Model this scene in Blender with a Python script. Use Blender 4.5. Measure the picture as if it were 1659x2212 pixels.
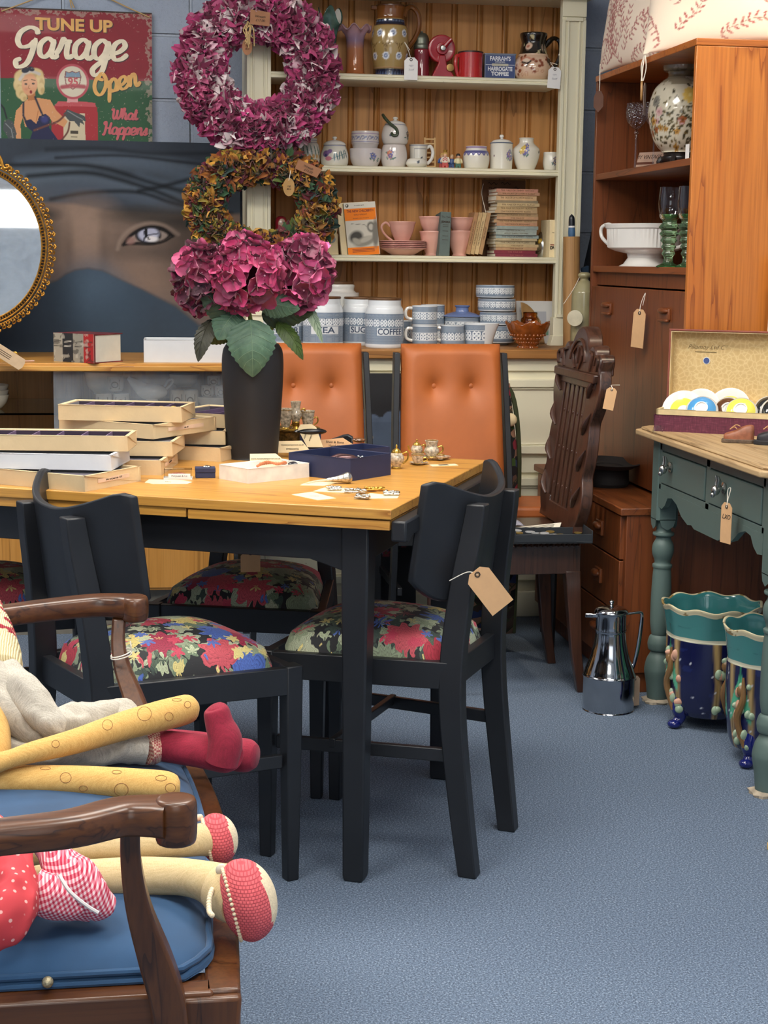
import bpy,bmesh,math,random
import numpy as np
from mathutils import Vector,Matrix,noise as mnoise
R = random.Random(7)
sc = bpy.context.scene
COL = sc.collection
for o in list(bpy.data.objects):
    bpy.data.objects.remove(o)
PI = math.pi
rad = math.radians

# ------------------------------------------------------------------ camera
CAM_H,FPX = 1.23,3500.0
PITCH,ROLL,YAW = math.atan((1106-560)/FPX),rad(0.7),rad(9.0)
_f = Vector((math.sin(YAW)*math.cos(PITCH),math.cos(YAW)*math.cos(PITCH),-math.sin(PITCH)))
_r0 = Vector((math.cos(YAW),-math.sin(YAW),0))
_u0 = _r0.cross(_f)
_r = _r0*math.cos(ROLL)+_u0*math.sin(ROLL)
_u = _u0*math.cos(ROLL)-_r0*math.sin(ROLL)
CAMP = Vector((0,0,CAM_H))
cam_d = bpy.data.cameras.new('camera')
cam = bpy.data.objects.new('camera',cam_d)
COL.objects.link(cam)
cam.matrix_world = Matrix(((_r.x,_u.x,-_f.x,CAMP.x),(_r.y,_u.y,-_f.y,CAMP.y),(_r.z,_u.z,-_f.z,CAMP.z),(0,0,0,1)))
cam_d.sensor_fit = 'VERTICAL'
cam_d.sensor_height = 36
cam_d.lens = FPX/2212*36
cam_d.clip_start = 0.05
sc.camera = cam

# photograph measurements -> points of the room (surveying helpers)
def ray(x,y):
    return _f+_r*((x-829.5)/FPX)-_u*((y-1106)/FPX)
def at_z(x,y,z):
    d = ray(x,y); return CAMP+d*((z-CAM_H)/d.z)
def at_y(x,y,Y):
    d = ray(x,y); return CAMP+d*(Y/d.y)
def at_x(x,y,X):
    d = ray(x,y); return CAMP+d*(X/d.x)
def mpp(p):
    return (Vector(p)-CAMP).dot(_f)/FPX

# ------------------------------------------------------------------ world, exposure
w = bpy.data.worlds.new('world'); sc.world = w; w.use_nodes = True
w.node_tree.nodes['Background'].inputs[0].default_value = (0.75,0.85,1,1)
w.node_tree.nodes['Background'].inputs[1].default_value = 0.35
sc.view_settings.view_transform = 'Standard'
sc.view_settings.look = 'None'
sc.view_settings.exposure = 0.0
sc.view_settings.gamma = 1.0
sc.view_settings.use_curve_mapping = False
PANEL_POWER = 21.0
FILL_POWER = 1.8      # glow of the added, unseen fill pane behind the viewer       # emission of the ceiling light panels
SPOT_POWER = 45         # warm downlight over the teak cabinet

# ------------------------------------------------------------------ colour and material helpers
def C(h):
    h = h.lstrip('#')
    v = [int(h[i:i+2],16)/255 for i in (0,2,4)]
    return tuple((c/12.92 if c <= .04045 else ((c+.055)/1.055) ** 2.4) for c in v)
def C4(h): return C(h)+(1,)
MATS = {}
class NT:
    def __init__(s,name):
        s.m = bpy.data.materials.new(name); s.m.use_nodes = True
        s.t = s.m.node_tree; s.n = s.t.nodes; s.b = s.n['Principled BSDF']
    def new(s,typ,**kw):
        n = s.n.new(typ)
        for k,v in kw.items():
            if k.startswith('i_'):
                key = k[2:]
                key = int(key) if key.isdigit() else key.replace('_',' ')
                n.inputs[key].default_value = v
            else: setattr(n,k,v)
        return n
    def link(s,a,b): s.t.links.new(a,b)
    def coords(s,scale=(1,1,1),kind='Object',rot=(0,0,0)):
        tc = s.new('ShaderNodeTexCoord'); mp = s.new('ShaderNodeMapping')
        mp.inputs['Scale'].default_value = scale; mp.inputs['Rotation'].default_value = rot
        s.link(tc.outputs[kind],mp.inputs[0]); return mp.outputs[0]
    def noise(s,vec,scale=5,detail=3,rough=.5,dist=0):
        n = s.new('ShaderNodeTexNoise',i_Scale=scale,i_Detail=detail,i_Roughness=rough,i_Distortion=dist)
        s.link(vec,n.inputs['Vector']); return n.outputs[0]
    def ramp(s,fac,stops,interp='LINEAR'):
        n = s.new('ShaderNodeValToRGB'); e = n.color_ramp.elements; n.color_ramp.interpolation = interp
        while len(e) < len(stops): e.new(.5)
        for el,(p,c) in zip(e,stops):
            el.position = p; el.color = C4(c) if isinstance(c,str) else c
        s.link(fac,n.inputs[0]); return n.outputs[0]
    def mix(s,fac,a,b,mode='MIX'):
        n = s.new('ShaderNodeMix',data_type='RGBA',blend_type=mode)
        for v,i in ((fac,0),(a,6),(b,7)):
            if isinstance(v,(int,float)): n.inputs[i].default_value = v
            elif isinstance(v,str): n.inputs[i].default_value = C4(v)
            elif isinstance(v,tuple): n.inputs[i].default_value = v
            else: s.link(v,n.inputs[i])
        return n.outputs[2]
    def math(s,op,a,b=0.0,clamp=False):
        n = s.new('ShaderNodeMath',operation=op); n.use_clamp = clamp
        for v,i in ((a,0),(b,1)):
            if isinstance(v,(int,float)): n.inputs[i].default_value = v
            else: s.link(v,n.inputs[i])
        return n.outputs[0]
    def bump(s,h,strength=.3,dist=.002):
        n = s.new('ShaderNodeBump',i_Strength=strength,i_Distance=dist)
        s.link(h,n.inputs['Height']); s.link(n.outputs[0],s.b.inputs['Normal'])
    def col(s,c): s.link(c,s.b.inputs['Base Color'])
    def done(s,rough=.5,metal=0,**kw):
        s.b.inputs['Roughness'].default_value = rough; s.b.inputs['Metallic'].default_value = metal
        for k,v in kw.items(): s.b.inputs[k.replace('_',' ')].default_value = v
        MATS[s.m.name] = s.m; return s.m

def plain(name,c,rough=.5,metal=0,var=.12,vs=30,bump=0,bs=200,**kw):
    """one-colour material with slight procedural variation"""
    if name in MATS: return MATS[name]
    k = NT(name); v = k.coords(); n = k.noise(v,vs,4)
    a = C(c)
    lo = tuple(x*(1-var) for x in a)+(1,); hi = tuple(min(1,x*(1+var)) for x in a)+(1,)
    k.col(k.ramp(n,[(.3,lo),(.7,hi)]))
    if bump: k.bump(k.noise(v,bs,3),bump,.001)
    return k.done(rough,metal,**kw)
def wood(name,c1,c2,c3,axis=2,scale=1.0,rough=.4,rings=5,coat=0,fine=.35):
    """grain runs along the local axis given"""
    if name in MATS: return MATS[name]
    k = NT(name)
    sv = [14*scale]*3; sv[axis] = .9*scale
    v = k.coords(tuple(sv)); n1 = k.noise(v,1.0,3,.5,.6)
    wv = k.math('FRACT',k.math('MULTIPLY',n1,rings))
    c = k.ramp(wv,[(0,c2),(.5,c1),(.85,c1),(1,c3)])
    sf = [160*scale]*3; sf[axis] = 4*scale
    n2 = k.noise(k.coords(tuple(sf)),1.0,3)
    c = k.mix(k.math('MULTIPLY',k.ramp(n2,[(.42,'000000'),(.7,'ffffff')]),fine),c,c3)
    k.col(c); k.bump(n2,.08,.001)
    return k.done(rough,0,Coat_Weight=coat,Coat_Roughness=.2)
def glass(name,c='ffffff',rough=.02,ior=1.45):
    if name in MATS: return MATS[name]
    k = NT(name); k.b.inputs['Base Color'].default_value = C4(c)
    return k.done(rough,0,Transmission_Weight=1.0,IOR=ior)
def vcol(name,rough=.5,metal=0,bump=0,bs=300,**kw):
    """colours come from the printed or painted pattern stored on the mesh"""
    if name in MATS: return MATS[name]
    k = NT(name); a = k.new('ShaderNodeAttribute',attribute_name='Col'); k.col(a.outputs[0])
    if bump: k.bump(k.noise(k.coords(),bs,3),bump,.001)
    return k.done(rough,metal,**kw)

# ------------------------------------------------------------------ mesh builder
def catmull(pts,n=6,closed=False):
    P = [np.array(p,float) for p in pts]; out = []
    m = len(P); rng = range(m if closed else m-1)
    for i in rng:
        if closed: a,b,c,d = P[(i-1) % m],P[i],P[(i+1) % m],P[(i+2) % m]
        else: a,b,c,d = P[max(i-1,0)],P[i],P[i+1],P[min(i+2,m-1)]
        for j in range(n):
            t = j/n
            out.append(.5*((2*b)+(c-a)*t+(2*a-5*b+4*c-d)*t*t+(3*b-a-3*c+d)*t ** 3))
    if not closed: out.append(P[-1])
    return out

class MB:
    def __init__(s,M=None):
        s.v = []; s.f = []; s.mi = []; s.c = []; s.cur = 0; s.M = M; s.color = (1,1,1); s.uses_col = False
    def _add(s,vs,fs,cols=None):
        b = len(s.v)
        for i,p in enumerate(vs):
            q = Vector(p)
            if s.M is not None: q = s.M @ q
            s.v.append((q.x,q.y,q.z)); s.c.append(cols[i] if cols is not None else s.color)
        for f in fs: s.f.append([b+i for i in f]); s.mi.append(s.cur)
    def box(s,c,d,rot=None):
        x,y,z = (k/2 for k in d); vs = [Vector((i*x,j*y,k*z)) for i in (-1,1) for j in (-1,1) for k in (-1,1)]
        if rot is not None: vs = [rot @ p for p in vs]
        s._add([Vector(c)+p for p in vs],[(0,1,3,2),(4,6,7,5),(0,4,5,1),(2,3,7,6),(0,2,6,4),(1,5,7,3)])
        return s
    def span(s,a,b): 
        return s.box([(p+q)/2 for p,q in zip(a,b)],[abs(q-p) for p,q in zip(a,b)])
    def prism(s,poly,z0,z1,mat=None):
        """extruded 2-D outline (x,y) between z0 and z1; mat maps to place"""
        n = len(poly); vs = [Vector((p[0],p[1],z0)) for p in poly]+[Vector((p[0],p[1],z1)) for p in poly]
        if mat is not None: vs = [mat @ p for p in vs]
        s._add(vs,[tuple(range(n))[::-1],tuple(range(n,2*n))]+[(i,(i+1) % n,n+(i+1) % n,n+i) for i in range(n)])
        return s
    def lathe(s,prof,seg=32,c=(0,0,0),mod=None,colf=None,cap=True,sx=1,sy=1):
        """prof [(r,z)...]; mod(theta,k,r,z)->(r,z); colf(theta 0..1, t 0..1, r, z)"""
        vs = []; cols = [] if colf else None; n = len(prof)
        for k,(r,z) in enumerate(prof):
            for i in range(seg):
                th = 2*PI*i/seg; rr,zz = (r,z) if mod is None else mod(th,k,r,z)
                vs.append((c[0]+rr*math.cos(th)*sx,c[1]+rr*math.sin(th)*sy,c[2]+zz))
                if colf: cols.append(colf(i/seg,k/(n-1),r,z))
        fs = [(k*seg+i,k*seg+(i+1) % seg,(k+1)*seg+(i+1) % seg,(k+1)*seg+i) for k in range(n-1) for i in range(seg)]
        if cap:
            if prof[0][0] > 1e-5: fs.append(tuple(range(seg))[::-1])
            if prof[-1][0] > 1e-5: fs.append(tuple(range((n-1)*seg,n*seg)))
        s._add(vs,fs,cols); return s
    def tube(s,pts,r,seg=8,closed=False,smooth=0,cap=True,flat=1.0,colf=None):
        if smooth:
            rr = r if isinstance(r,(list,tuple)) else [r]*len(pts)
            q = catmull([tuple(p)+(k,) for p,k in zip(pts,rr)],smooth,closed)
            pts = [tuple(a[:3]) for a in q]; r = [a[3] for a in q]
        P = [Vector(p) for p in pts]; n = len(P)
        rr = r if isinstance(r,(list,tuple)) else [r]*n
        T = []
        for i in range(n):
            a = P[(i-1) % n] if (closed or i > 0) else P[i]; b = P[(i+1) % n] if (closed or i < n-1) else P[i]
            t = (b-a); T.append(t.normalized() if t.length > 1e-9 else Vector((0,0,1)))
        up = Vector((0,0,1)) if abs(T[0].z) < .9 else Vector((0,1,0))
        N = (up-T[0]*up.dot(T[0])).normalized(); vs = []; cols = [] if colf else None
        for i in range(n):
            N = (N-T[i]*N.dot(T[i])).normalized(); B = T[i].cross(N)
            for j in range(seg):
                a = 2*PI*j/seg; vs.append(P[i]+N*(math.cos(a)*rr[i])+B*(math.sin(a)*rr[i]*flat))
                if colf: cols.append(colf(i/(n-1),j/seg))
        m = n if closed else n-1
        fs = [(i*seg+j,i*seg+(j+1) % seg,((i+1) % n)*seg+(j+1) % seg,((i+1) % n)*seg+j) for i in range(m) for j in range(seg)]
        if cap and not closed: fs += [tuple(range(seg))[::-1],tuple(range((n-1)*seg,n*seg))]
        s._add(vs,fs,cols); return s
    def ball(s,c,r,u=16,v=10,colf=None,rot=None):
        rx,ry,rz = r if isinstance(r,(tuple,list)) else (r,r,r)
        vs = []; cols = []
        for k in range(v+1):
            ph = PI*k/v
            for i in range(u):
                th = 2*PI*i/u; p = Vector((rx*math.sin(ph)*math.cos(th),ry*math.sin(ph)*math.sin(th),-rz*math.cos(ph)))
                if rot is not None: p = rot @ p
                vs.append(Vector(c)+p)
                if colf: cols.append(colf(i/u,k/v))
        fs = [(k*u+i,k*u+(i+1) % u,(k+1)*u+(i+1) % u,(k+1)*u+i) for k in range(v) for i in range(u)]
        s._add(vs,fs,cols if colf else None); return s
    def surf(s,fn,nu,nv,colf=None,closed_u=False):
        vs = [fn(i/nu,j/nv) for j in range(nv+1) for i in range(nu+1)]
        cols = [colf(i/nu,j/nv) for j in range(nv+1) for i in range(nu+1)] if colf else None
        w_ = nu+1
        s._add(vs,[(j*w_+i,j*w_+i+1,(j+1)*w_+i+1,(j+1)*w_+i) for j in range(nv) for i in range(nu)],cols); return s
    def quad(s,a,b,c,d): s._add([a,b,c,d],[(0,1,2,3)]); return s
    def build(s,name,mat,parent=None,bevel=0,seg=2,sub=0,angle=35,solid=0,loc=None,rotz=0,rot=None,col=False,weld=True):
        me = bpy.data.meshes.new(name); me.from_pydata(s.v,[],s.f)
        mats = mat if isinstance(mat,(list,tuple)) else [mat]
        for m in mats: me.materials.append(m)
        if len(mats) > 1:
            me.polygons.foreach_set('material_index',s.mi)
        if col or s.uses_col:
            a = me.color_attributes.new('Col','FLOAT_COLOR','POINT')
            arr = np.ones((len(s.v),4),'f'); arr[:,:3] = np.array([tuple(c)[:3] for c in s.c],'f'); a.data.foreach_set('color',arr.ravel())
        if weld:
            bm = bmesh.new(); bm.from_mesh(me); bmesh.ops.remove_doubles(bm,verts=bm.verts,dist=1e-6)
            bmesh.ops.recalc_face_normals(bm,faces=bm.faces); bm.to_mesh(me); bm.free()
        me.shade_smooth(); me.set_sharp_from_angle(angle=rad(angle))
        o = bpy.data.objects.new(name,me); COL.objects.link(o)
        if parent is not None: o.parent = parent
        if loc is not None: o.location = loc
        if rot is not None: o.rotation_euler = rot
        elif rotz: o.rotation_euler = (0,0,rotz)
        if solid:
            md = o.modifiers.new('solid','SOLIDIFY'); md.thickness = solid; md.offset = 0
        if bevel:
            md = o.modifiers.new('bevel','BEVEL'); md.width = bevel; md.segments = seg; md.limit_method = 'ANGLE'; md.angle_limit = rad(40); md.harden_normals = False
        if sub:
            md = o.modifiers.new('sub','SUBSURF'); md.levels = sub; md.render_levels = sub
        return o

def tag(o,label=None,cat=None,group=None,kind=None):
    if label: o['label'] = label
    if cat: o['category'] = cat
    if group: o['group'] = group
    if kind: o['kind'] = kind
    return o
def thing(name,label,cat,loc=(0,0,0),rotz=0,group=None,rot=None):
    o = bpy.data.objects.new(name,None); COL.objects.link(o); o.empty_display_size = .05
    o.location = loc; o.rotation_euler = rot if rot is not None else (0,0,rotz)
    return tag(o,label,cat,group)
def dup(root,loc,rotz=0,label=None,group=None,rot=None):
    r = root.copy(); COL.objects.link(r); r.location = loc; r.rotation_euler = rot if rot is not None else (0,0,rotz)
    if label: r['label'] = label
    if group: r['group'] = group
    for ch in list(root.children):
        c = ch.copy(); COL.objects.link(c); c.parent = r
        for g in list(ch.children):
            d = g.copy(); COL.objects.link(d); d.parent = c
    return r
def struct(o): o['kind'] = 'structure'; return o
UP = Matrix.Rotation(PI/2,4,'X')      # lays XY drawings upright, facing -Y

def text_mesh(s,size=.05,shear=0,weight=0,extrude=.0002,width=None,spacing=1.0):
    cu = bpy.data.curves.new('lettering','FONT'); cu.body = s; cu.size = size; cu.shear = shear; cu.offset = weight
    cu.extrude = extrude; cu.align_x = 'CENTER'; cu.align_y = 'CENTER'; cu.resolution_u = 4; cu.space_character = spacing
    ob = bpy.data.objects.new('lettering',cu); COL.objects.link(ob)
    me = bpy.data.meshes.new_from_object(ob.evaluated_get(bpy.context.evaluated_depsgraph_get()))
    bpy.data.objects.remove(ob); bpy.data.curves.remove(cu)
    if width:
        xs = [v.co.x for v in me.vertices]
        k = width/max(1e-6,max(xs)-min(xs))
        for v in me.vertices: v.co.x *= k
    return me
def lettering(s,size,mat,parent,loc,rot=(PI/2,0,0),wrap=0,name='lettering',**kw):
    """raised print; wrap = radius of an upright cylinder whose -Y side carries it"""
    me = text_mesh(s,size,**kw)
    if wrap:
        for v in me.vertices:
            a = v.co.x/wrap; rr = wrap+v.co.z
            v.co = Vector((math.sin(a)*rr,-math.cos(a)*rr,v.co.y))
        rot = (0,0,rot[2])
    me.materials.append(mat)
    o = bpy.data.objects.new(name,me); COL.objects.link(o); o.parent = parent; o.location = loc; o.rotation_euler = rot
    return o

# ------------------------------------------------------------------ flat pictures and painted patterns
class Paint:
    """colours a set of points (x,y) with drawn shapes; used for printed pictures and painted pottery"""
    def __init__(s,X,Y,base):
        s.X = np.asarray(X,float); s.Y = np.asarray(Y,float); s.c = np.empty(s.X.shape+(3,)); s.c[:] = C(base) if isinstance(base,str) else base
    def put(s,m,col):
        col = np.array(C(col) if isinstance(col,str) else col)
        m = np.clip(m,0,1)[...,None]; s.c = s.c*(1-m)+col*m
    def ell(s,cx,cy,rx,ry,col,rot=0,soft=.08,a=1.0):
        c,q = math.cos(rot),math.sin(rot); dx,dy = s.X-cx,s.Y-cy
        d = np.sqrt(((dx*c+dy*q)/rx) ** 2+((-dx*q+dy*c)/ry) ** 2)
        s.put((1+soft/2-d)/soft*a if a == 1 else np.clip((1+soft/2-d)/soft,0,1)*a,col)
    def poly(s,pts,col,soft=0.0,a=1.0):
        ins = np.zeros(s.X.shape,bool); n = len(pts); dm = np.full(s.X.shape,1e9)
        for i in range(n):
            (x1,y1),(x2,y2) = pts[i],pts[(i+1) % n]
            if y1 != y2:
                k = ((y1 > s.Y) != (y2 > s.Y)) & (s.X < (x2-x1)*(s.Y-y1)/(y2-y1)+x1); ins ^= k
            if soft:
                L = (x2-x1) ** 2+(y2-y1) ** 2+1e-12
                t = np.clip(((s.X-x1)*(x2-x1)+(s.Y-y1)*(y2-y1))/L,0,1)
                dm = np.minimum(dm,np.hypot(s.X-x1-t*(x2-x1),s.Y-y1-t*(y2-y1)))
        m = ins.astype(float)
        if soft: m = np.clip(.5+np.where(ins,dm,-dm)/soft,0,1)
        s.put(m*a,col)
    def line(s,pts,w_,col,soft=.5,a=1.0):
        dm = np.full(s.X.shape,1e9)
        for (x1,y1),(x2,y2) in zip(pts[:-1],pts[1:]):
            L = (x2-x1) ** 2+(y2-y1) ** 2+1e-12
            t = np.clip(((s.X-x1)*(x2-x1)+(s.Y-y1)*(y2-y1))/L,0,1)
            dm = np.minimum(dm,np.hypot(s.X-x1-t*(x2-x1),s.Y-y1-t*(y2-y1)))
        s.put(np.clip((w_/2-dm)/(w_*soft+1e-9)+.5,0,1)*a,col)
    def flower(s,cx,cy,r,col,mid,n=5,a=1.0):
        for k in range(n):
            t = 2*PI*k/n+.3; s.ell(cx+math.cos(t)*r*.6,cy+math.sin(t)*r*.6,r*.5,r*.34,col,t,.3,a)
        s.ell(cx,cy,r*.28,r*.28,mid,0,.3,a)
def vn(X,Y,seed=0,f=1.0,octs=4):
    """smooth value noise on arrays, -1..1"""
    g = np.random.RandomState(seed); T = g.rand(64,64)*2-1; out = 0; amp = 1; tot = 0
    for o in range(octs):
        x = np.asarray(X)*f*2 ** o+17.3*o; y = np.asarray(Y)*f*2 ** o+5.1*o
        xi = np.floor(x).astype(int); yi = np.floor(y).astype(int); u = x-xi; v = y-yi
        u = u*u*(3-2*u); v = v*v*(3-2*v)
        a = T[xi % 64,yi % 64]; b = T[(xi+1) % 64,yi % 64]; c = T[xi % 64,(yi+1) % 64]; d = T[(xi+1) % 64,(yi+1) % 64]
        out = out+amp*((a*(1-u)+b*u)*(1-v)+(c*(1-u)+d*u)*v); tot += amp; amp *= .5
    return out/tot
def picture(name,mat,parent,w_,h_,nx,ny,painter,loc=(0,0,0),rot=(PI/2,0,0)):
    """flat printed sheet; painter(P) with pixel-like coordinates x 0..w_, y 0..h_ (y up), in metres"""
    X,Y = np.meshgrid(np.linspace(0,w_,nx),np.linspace(0,h_,ny))
    P = painter(X,Y)
    me = bpy.data.meshes.new(name)
    vs = [(x-w_/2,y,0) for x,y in zip(X.ravel(),Y.ravel())]
    fs = [(j*nx+i,j*nx+i+1,(j+1)*nx+i+1,(j+1)*nx+i) for j in range(ny-1) for i in range(nx-1)]
    me.from_pydata(vs,[],fs); a = me.color_attributes.new('Col','FLOAT_COLOR','POINT')
    arr = np.ones((nx*ny,4),'f'); arr[:,:3] = P.c.reshape(-1,3); a.data.foreach_set('color',arr.ravel())
    me.materials.append(mat); o = bpy.data.objects.new(name,me); COL.objects.link(o); o.parent = parent; o.location = loc; o.rotation_euler = rot
    return o
def dense(pr,n):
    P = [np.array(q) for q in pr]; out = []
    for a_,b_ in zip(P[:-1],P[1:]):
        m_ = max(1,int(np.hypot(*(b_-a_))/n))
        out += [tuple(a_+(b_-a_)*i/m_) for i in range(m_)]
    return out+[tuple(P[-1])]
def painted_lathe(name,mat,parent,prof,seg,painter,sx=1,sy=1,mod=None,fine=1,dn=1):
    """turned pot whose pattern painter(theta-degrees, z) draws; theta 0 faces -Y, + to the right"""
    if fine > 1: prof = catmull(prof,fine)
    if dn:
        tot = sum(math.hypot(b[0]-a[0],b[1]-a[1]) for a,b in zip(prof[:-1],prof[1:])); prof = dense(prof,tot/130)
    n = len(prof); th = np.arange(seg)/seg*360
    TH,K = np.meshgrid(th,np.arange(n)); Z = np.array([p[1] for p in prof])[K]
    D = ((TH+90+180) % 360)-180; P = painter(D,Z)
    mb = MB(); mb.lathe([(p[0],p[1]) for p in prof],seg,mod=mod,sx=sx,sy=sy,cap=True)
    mb.c = [tuple(c) for c in P.c.reshape(-1,3)]
    return mb.build(name,mat,parent,col=True,weld=False,angle=50)
# ------------------------------------------------------------------ room
XL,XR,YF,YB,ZC = -2.3,2.03,-2.6,5.93,2.75
def wall_mat(name):
    k = NT(name); tc = k.new('ShaderNodeTexCoord'); sp = k.new('ShaderNodeSeparateXYZ'); cb = k.new('ShaderNodeCombineXYZ')
    k.link(tc.outputs['Object'],sp.inputs[0]); s_ = k.math('ADD',sp.outputs[0],sp.outputs[1]); k.link(s_,cb.inputs[0]); k.link(sp.outputs[2],cb.inputs[1])
    b = k.new('ShaderNodeTexBrick',i_Scale=1.0,i_Mortar_Size=.007,i_Mortar_Smooth=.6,i_Brick_Width=.44,i_Row_Height=.222,i_Color1=C4('a7b3c6'),i_Color2=C4('a0adc1'),i_Mortar=C4('b0bccd'))
    k.link(cb.outputs[0],b.inputs[0])
    n = k.noise(tc.outputs['Object'],90,5,.7)
    c = k.mix(k.ramp(n,[(.52,'000000'),(.75,'aaaaaa')]),b.outputs[0],'8791a3'); k.col(c)
    h = k.math('ADD',k.math('MULTIPLY',b.outputs[1],-1.6),k.math('MULTIPLY',n,.8)); k.bump(h,.9,.008)
    return k.done(.65)
M_WALL = wall_mat('painted_blockwork')
def carpet_mat():
    k = NT('blue_carpet'); v = k.coords()
    n1 = k.noise(v,260,3,.8); n2 = k.noise(v,620,2); n3 = k.noise(v,3.5,3)
    c = k.ramp(n1,[(.33,'1b2330'),(.46,'44546a'),(.56,'6f8198'),(.70,'b8c4d2')])
    c = k.mix(.22,c,k.ramp(n2,[(.3,'2b3546'),(.7,'93a3b6')]))
    c = k.mix(k.math('MULTIPLY',n3,.12),c,'627488'); k.col(c); k.bump(n1,.6,.004)
    return k.done(.95)
def slab(name,a,b,mat): return struct(MB().span(a,b).build(name,mat))
slab('floor',(XL-.1,YF-.1,-.1),(XR+.1,YB+.1,0),carpet_mat())
slab('wall_back',(XL,YB,0),(XR,YB+.1,ZC),M_WALL)
slab('wall_right',(XR,YF,0),(XR+.1,YB,ZC),M_WALL)
slab('wall_left',(XL-.1,YF,0),(XL,YB,ZC),M_WALL)
slab('wall_front',(XL,YF-.1,0),(XR,YF,ZC),plain('taupe_paint','8a857c',.8))
k = NT('fill_glow'); k.b.inputs['Emission Color'].default_value = (.86,.93,1,1); k.b.inputs['Emission Strength'].default_value = FILL_POWER
wp = k.done(.3)
win = struct(MB().span((-1.45,YF+.002,.95),(1.45,YF+.012,2.35)).build('added_fill_pane',wp))  # framed glowing pane added out of view, only to give front fill light
mb = MB()
for a,b in (((-1.5,YF,.9),(1.5,YF+.05,.95)),((-1.5,YF,2.35),(1.5,YF+.05,2.4)),((-1.5,YF,.9),(-1.45,YF+.05,2.4)),((1.45,YF,.9),(1.5,YF+.05,2.4)),((-.02,YF,.95),(.02,YF+.04,2.35))): mb.span(a,b)
mb.build('fill_pane_frame',plain('fill_frame_white','e4e4e0',.5),win)
slab('ceiling',(XL,YF,ZC),(XR,YB,ZC+.1),plain('ceiling_white','e9e8e4',.9))

k = NT('light_panel'); k.b.inputs['Emission Color'].default_value = (1,.95,.87,1); k.b.inputs['Emission Strength'].default_value = PANEL_POWER
M_PANEL = k.done(.5)
M_WHITE_METAL = plain('white_metal','e8e8e6',.4)
def ceiling_light(x,y,lab):
    t = thing('ceiling_light',lab,'ceiling light',(x,y,ZC-.03),group='ceiling light panels')
    f = MB()
    for a,b in (((-.62,-.32,0),(.62,-.3,.03)),((-.62,.3,0),(.62,.32,.03)),((-.62,-.3,0),(-.6,.3,.03)),((.6,-.3,0),(.62,.3,.03))): f.span(a,b)
    f.build('frame',M_WHITE_METAL,t)
    MB().span((-.6,-.3,.005),(.6,.3,.02)).build('diffuser',M_PANEL,t)
for x,y,l in ((-.95,1.75,'white ceiling light panel over the left side, reflected in the oval mirror'),(.95,1.3,'white ceiling light panel above the open carpet'),
                (.55,3.3,'white ceiling light panel above the oak table'),(-.2,-.7,'white ceiling light panel behind the viewer'),(-1.2,4.2,'white ceiling light panel in front of the oak sideboard')):
    ceiling_light(x,y,l)
def downlight(p,target,power,lab):
    t = thing('spot_lamp',lab,'spot lamp',p)
    d = Vector(target)-Vector(p); q = d.to_track_quat('-Z','Y')
    MB(q.to_matrix().to_4x4()).lathe([(.03,.1),(.035,.09),(.04,0),(.034,.0),(.03,.06)],20).build('lamp_shade',M_WHITE_METAL,t)
    l = bpy.data.lights.new('spot_bulb','SPOT'); l.energy = power; l.spot_size = rad(75); l.spot_blend = .7; l.color = (1,.84,.62); l.shadow_soft_size = .04
    o = bpy.data.objects.new('spot_bulb',l); COL.objects.link(o); o.parent = t; o.rotation_euler = q.to_euler(); o.location = q @ Vector((0,0,-.01))
downlight((1.72,3.75,ZC-.12),(1.80,4.45,1.6),SPOT_POWER,'small warm white spot lamp on the ceiling above the teak cabinet')

# ------------------------------------------------------------------ shared finishes
OAK_X = wood('oak_lengthwise','cf9846','c48a3c','985f26',axis=0,scale=1.2,rough=.35,coat=.2,fine=.5)
OAK_Z = wood('oak_upright','c48c44','b98038','96662a',axis=2,scale=1.0,rough=.4)
PINE_Z = wood('pine_boards','be8648','b0763a','85561f',axis=2,scale=.55,rough=.55,rings=4.5,fine=.5)
PINE_X = wood('pine_worktop','a9763c','966430','6b441d',axis=0,scale=.8,rough=.5)
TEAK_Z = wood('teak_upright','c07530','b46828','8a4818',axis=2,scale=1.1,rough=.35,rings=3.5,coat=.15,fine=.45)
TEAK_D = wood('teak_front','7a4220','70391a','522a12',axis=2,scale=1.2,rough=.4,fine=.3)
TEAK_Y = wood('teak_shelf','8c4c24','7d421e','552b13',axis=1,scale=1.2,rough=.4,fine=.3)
DARKOAK = wood('dark_carved_oak','4a2e22','3f271c','22140e',axis=2,scale=1.5,rough=.32,coat=.25)
MAHOG = wood('brown_mahogany','5a351a','4c2b14','2c160a',axis=0,scale=1.3,rough=.33,coat=.15,fine=.45)
MAHOG_Z = wood('brown_mahogany_upright','5a351a','4c2b14','2c160a',axis=2,scale=1.3,rough=.33,coat=.15,fine=.45)
SCRUBBED = wood('scrubbed_pine','b69a72','a98b62','7f6544',axis=1,scale=1.0,rough=.6,fine=.4)
BLACKPAINT = plain('black_paint','1c1e22',.42,var=.15,vs=12,bump=.15,bs=60)
def worn_paint(name,c,chip,thr=.70):
    k = NT(name); v = k.coords(); n = k.noise(v,28,6,.65)
    k.col(k.mix(k.ramp(n,[(thr,'000000'),(thr+.02,'ffffff')]),k.ramp(k.noise(v,6,3),[(.3,c),(.7,c)]),chip))
    k.bump(k.noise(v,40,3),.1,.001); return k.done(.5)
CREAM = worn_paint('cream_worn_paint','e6e0c4','8d8364',.715)
GREEN = worn_paint('sage_green_paint','586b66','46564f',.74)
GOLD = plain('gold','c79a45',.3,.9,var=.25,vs=60)
GILT = plain('gilt_frame','a87a32',.38,.8,var=.4,vs=70,bump=.3,bs=150)
SILVER = plain('silver','c9c9c6',.2,1,var=.1)
CHROME = plain('chrome','b4b6ba',.10,1,var=.12,vs=18,bump=.05,bs=22)
STRING = plain('string','e6dfd0',.8)
TWINE = plain('twine','b79a6a',.8)
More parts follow.
